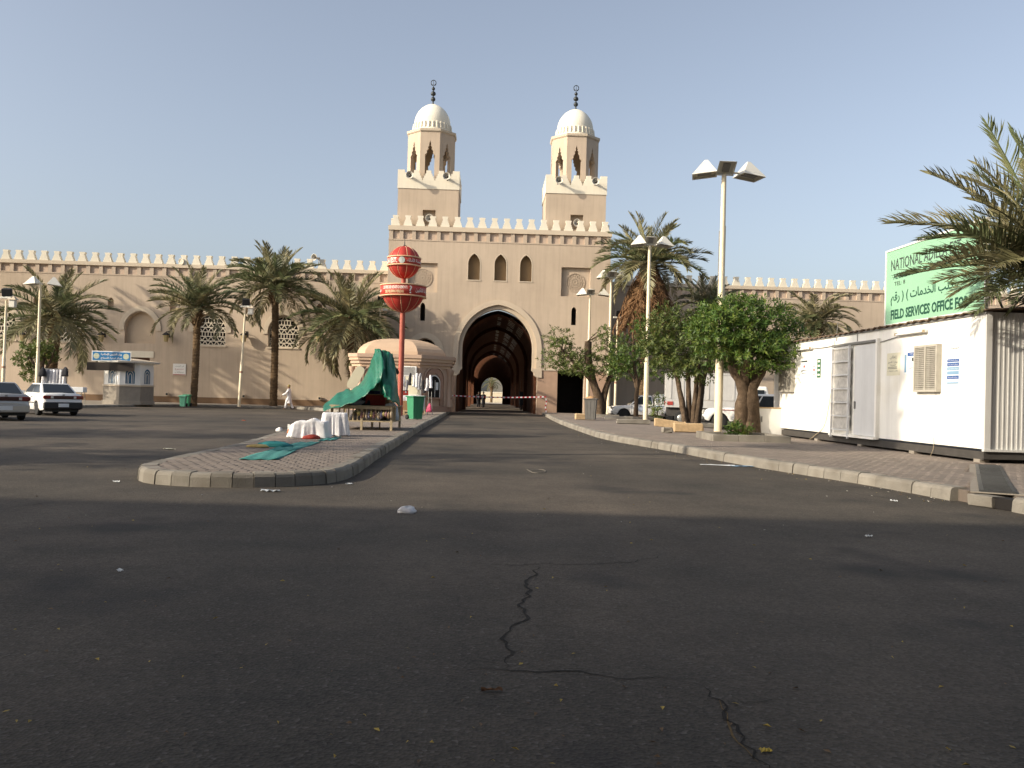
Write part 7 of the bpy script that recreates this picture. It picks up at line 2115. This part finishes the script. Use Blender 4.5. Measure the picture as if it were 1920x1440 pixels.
# ------------------------------------------------------------------ clothes stand by the parked sedans
ry = 52.0
c0_ = at(76, 748, ry); c1_ = at(126, 748, ry)
T = thing('clothes_stand', 'metal garment stand hung with grey and white robes behind the white sedan', 'clothes stand', (c0_.x, ry, 0.15), 0.05)
wr_ = c1_.x - c0_.x; hr_ = at(100, 692, ry).z - 0.15
for x in (0.1, wr_ - 0.1):
    MB().tube([(x, 0, 0), (x, 0, hr_)], 0.03, 8).build('post', GREYM, T)
MB().tube([(0, 0, hr_), (wr_, 0, hr_)], 0.025, 8).build('rail', GREYM, T)
for i in range(7):
    x = 0.2 + i * (wr_ - 0.4) / 6
    names = ('white', 'grey', 'pale grey')
    P0 = [[Vector((x - .10 + c0_.x, ry - 0.06, 0.15 + hr_ - 0.05)), Vector((x + c0_.x, ry - 0.10, 0.15 + hr_ - 0.02)), Vector((x + .10 + c0_.x, ry - 0.06, 0.15 + hr_ - 0.05))],
          [Vector((x - .14 + c0_.x, ry - 0.10, 0.15 + hr_ * 0.6)), Vector((x + c0_.x, ry - 0.16, 0.15 + hr_ * 0.6)), Vector((x + .14 + c0_.x, ry - 0.08, 0.15 + hr_ * 0.6))],
          [Vector((x - .16 + c0_.x, ry - 0.08, 0.15 + hr_ * 0.25)), Vector((x + c0_.x, ry - 0.15, 0.15 + hr_ * 0.22)), Vector((x + .16 + c0_.x, ry - 0.10, 0.15 + hr_ * 0.25))]]
    o = sheet(P0, (CLOTH, GREYC, SCM[3])[i % 3], 'hanging_robe', None, 3, 0.012)
    tag(o, '%s robe hanging on the garment stand, %s along its rail' % (names[i % 3], ('first', 'second', 'third', 'fourth', 'fifth', 'sixth', 'last')[i]), 'robe', 'robes on the garment stand')
for px_, lb, m_ in ((80, 'black and white bag hung at the near end of the garment stand', DARKC), (122, 'black bag hung at the kiosk end of the garment stand', DARKC)):
    q = at(px_, 706, ry - 0.3)
    bundle(lb, q, (0.42, 0.3, 0.5), m_, px_, 'bag', None, 'bag')
q = at(143, 765, 50.0)
T = thing('folding_table', 'white folding table beside the white sedan towards the kiosk', 'table', (at(128, 765, 50).x, 50.0, 0.15), 0.1)
MB().cbox((0.35, 0.3, 0.92), (0.85, 0.6, 0.30), 0, 0.02).build('box_top', PAPERW, T)
for x in (0.0, 0.7):
    for y in (0.05, 0.55): MB().tube([(x, y, 0), (x * 0.9 + .04, y, 0.77)], 0.018, 6).build('leg', GREYM, T)

# ------------------------------------------------------------------ litter on the asphalt
def scrap(label, px, py, w_, d_, m, seed, z=0.0, cat='paper', name='paper_scrap', h=0.03, rz=None):
    r = random.Random(seed); p = gnd(px, py, z)
    n = 6; vs = []
    for i in range(n + 1):
        for j in range(4):
            vs.append((w_ * (i / n - .5) + r.uniform(-.1, .1) * w_ / n, d_ * (j / 3 - .5) + r.uniform(-.1, .1) * d_, 0.008 + h * abs(math.sin(i * 1.7 + j + seed)) * r.uniform(0.3, 1)))
    fs = [(i * 4 + j, (i + 1) * 4 + j, (i + 1) * 4 + j + 1, i * 4 + j + 1) for i in range(n) for j in range(3)]
    o = MB().add(vs, fs).build(name, m, None, (p.x, p.y, z), (0, 0, r.uniform(-.6, .6) if rz is None else rz))
    o.modifiers.new('thickness', 'SOLIDIFY').thickness = 0.002
    return tag(o, label, cat, 'paper scraps on the asphalt' if name == 'paper_scrap' else None)
bundle('crumpled white plastic bag lying on the road at the shadow edge', gnd(763, 962, 0), (0.20, 0.16, 0.075), CLOTH, 51, 'bag', None, 'plastic_bag', 4)
bundle('small knotted end of plastic beside the white bag on the road', gnd(753, 962, 0), (0.07, 0.08, 0.04), CLOTH, 52, 'bag', None, 'plastic_scrap', 2)
scrap('white paper scrap lying below the rounded island kerb', 507, 922, 0.26, 0.10, PAPERW, 53, rz=0.1)
scrap('long pale newspaper sheet flattened beside the right hand kerb', 1345, 873, 0.75, 0.14, PAPERW, 54, rz=-0.1, h=0.02)
scrap('second pale newspaper sheet crossing the first beside the kerb', 1392, 875, 0.5, 0.16, PBLUE2, 55, rz=0.15, h=0.02)
scrap('small white scrap in the shaded foreground', 225, 1073, 0.05, 0.03, PAPERW, 56)
scrap('small white scrap far over in the shaded foreground by the cabin side', 1629, 1008, 0.07, 0.04, PAPERW, 57)
scrap('pale scrap on the pavement edge before the cabin', 1557, 875, 0.12, 0.08, PAPERW, 58)
scrap('white scrap lying on the asphalt below the kerb near the drain', 1676, 941, 0.10, 0.05, PAPERW, 59)
scrap('yellow crumpled wrapper at the drain mouth', 1872, 952, 0.16, 0.10, mat('wrapper_yellow', (0.60, 0.42, 0.05), 0.5, 0.1), 60, 0, 'wrapper', 'wrapper', 0.07)
scrap('pale scrap at the island corner in the road', 655, 909, 0.10, 0.06, PAPERW, 61)
scrap('pale scrap on the road left of the island nose', 218, 905, 0.10, 0.04, PAPERW, 62)
scrap('pale scrap on the road beyond the island among the dark patches', 318, 843, 0.3, 0.1, PAPER, 63)
scrap('orange scrap on the asphalt behind the island', 457, 789, 0.16, 0.1, mat('scrap_orange', (0.55, 0.12, 0.05), 0.6, 0.1), 64)
T = tag(MB().tube(smooth_path3([gnd(x, y, 0.012) for x, y in ((988, 880), (1000, 886), (1018, 886), (1022, 882), (1008, 880), (992, 883))], 5), 0.005, 5).build('string_loop', CONC), 'loop of pale string lying on the road', 'string')
scrap('brown dry leaf curled on the asphalt between the cracks', 922, 1298, 0.10, 0.02, mat('dry_leaf', (0.12, 0.06, 0.03), 0.9, 0.2), 65, 0, 'leaf', 'dry_leaf', 0.02)
scrap('yellow leaf beside the long crack at the bottom', 1435, 1411, 0.045, 0.03, mat('yellow_leaf', (0.45, 0.32, 0.05), 0.8, 0.1), 66, 0, 'leaf', 'fallen_leaf', 0.01)
# small leaf litter, too many and too small to count
rl = random.Random(9); lf = {0: MB(), 1: MB(), 2: MB()}
def leaf_at(b, x, y, z, r):
    a = r.uniform(0, 6.28); l = r.uniform(0.010, 0.024); w_ = l * r.uniform(0.3, 0.5)
    c_, s_ = math.cos(a), math.sin(a)
    b.add([(x - c_ * l, y - s_ * l, z + 0.006), (x + s_ * w_, y - c_ * w_, z + 0.006 + r.uniform(0, .012)), (x + c_ * l, y + s_ * l, z + 0.006), (x - s_ * w_, y + c_ * w_, z + 0.006 + r.uniform(0, .012))], [(0, 1, 2, 3)])
for i in range(230):
    px, py = rl.uniform(-40, 1960), 860 + 620 * rl.random() ** 1.5
    p = gnd(px, py, 0)
    if inside((p.x, p.y), ipoly) or inside((p.x, p.y), rp): continue
    leaf_at(lf[rl.choice((0, 0, 1, 1)) if p.y < 9 else rl.choice((0, 1, 2))], p.x, p.y, 0, rl)
for i in range(200):     # drift along the kerb
    k = rl.randrange(8, len(rk) - 1); p = rk[k].lerp(rk[k + 1], rl.random())
    leaf_at(lf[rl.choice((0, 1, 2))], p.x - abs(rl.gauss(0, 0.35)) - 0.05, p.y - 0.1, 0, rl)
for k, m_, lb in ((0, mat('leaf_litter_yellow', (0.36, 0.26, 0.06), 0.9, 0.2), 'tiny yellow fallen leaves strewn over the asphalt'), (1, mat('leaf_litter_brown', (0.14, 0.09, 0.05), 0.9, 0.2), 'tiny brown fallen leaves strewn over the asphalt'), (2, mat('paper_litter', (0.5, 0.47, 0.42), 0.9, 0.1), 'tiny pale paper bits strewn over the asphalt')):
    tag(lf[k].build('leaf_litter', m_), lb, 'litter', None, 'stuff')

# ------------------------------------------------------------------ beyond the tunnel
BGW = mat('far_building_cream', (0.62, 0.54, 0.40), 0.9, 0.08, 0.5)
q = at(920, 735, 210.0)
T = thing('far_building', 'pale building with balconies seen through the far end of the tunnel', 'building', (q.x - 16, 205.0, 0), 0.02)
MB().box(-4, 12.5, 0, 10, 0, 11).build('wall', BGW, T)
MB().box(15.5, 40, 4, 12, 0, 5.5).build('wing', BGW, T)
for i in range(5):
    for j in range(3):
        w_ = MB().box(-2.5 + i * 3.0, -1.1 + i * 3.0, -0.03, 0.05, 1.6 + j * 3.2, 3.3 + j * 3.2).build('window', DARK, T)
for j in range(3):
    MB().box(5.5, 11.5, -1.3, 0, 1.1 + j * 3.2, 1.3 + j * 3.2).build('balcony', BGW, T)
T = thing('boundary_wall', 'low pale boundary wall crossing the far end of the tunnel view', 'wall', (q.x, 172.0, 0))
MB().box(-40, 40, 0, 0.4, 0, 1.9).build('wall', BGW, T)
MB().box(-40.1, 40.1, -0.06, 0.46, 1.9, 2.05).build('coping', CREAM, T)
palm('small palm standing beyond the far end of the tunnel', (q.x + 1.2, 166.0, 0), (q.x + 1.2, 166.0, 3.6), 0.25, 0.22, 22, 1.8, 15, group=None)
tag(MB().box(-80, 60, 142, 171, 0.004, 0.02).build('far_forecourt', COURT), kind='structure')

# ------------------------------------------------------------------ hotel behind the viewer, whose shadow lies over the foreground
SHB = 19.6
T = thing('hotel_block', 'plain tan hotel block behind the viewer that shades the foreground', 'building', (-70, -22, 0), 0.0)
HB = mat('hotel_tan', (0.34, 0.29, 0.22), 0.9, 0.08, 0.5)
yb = 22 + 10.7 - 0.8724 * SHB   # front face so that the roof shadow ends about 10.7 m ahead of the viewer
MB().box(0, 96, 0, yb, 0, SHB).build('wall', HB, T)
for x0, x1, h in ((8, 14, 1.2), (26, 29, 0.7), (37, 44, 1.5), (52, 55, 0.6)):
    MB().box(x0, x1, yb - 5.0, yb - 1.2, SHB, SHB + h).build('roof_room', HB, T)
for i in range(24):
    for j in range(5):
        MB().box(2 + i * 3.9, 3.5 + i * 3.9, yb, yb + 0.03, 1.4 + j * 3.6, 3.1 + j * 3.6).build('window', GLASS, T)
MB().box(-0.15, 96.15, yb - 0.1, yb + 0.18, SHB - 0.5, SHB - 0.3).build('cornice', HB, T)
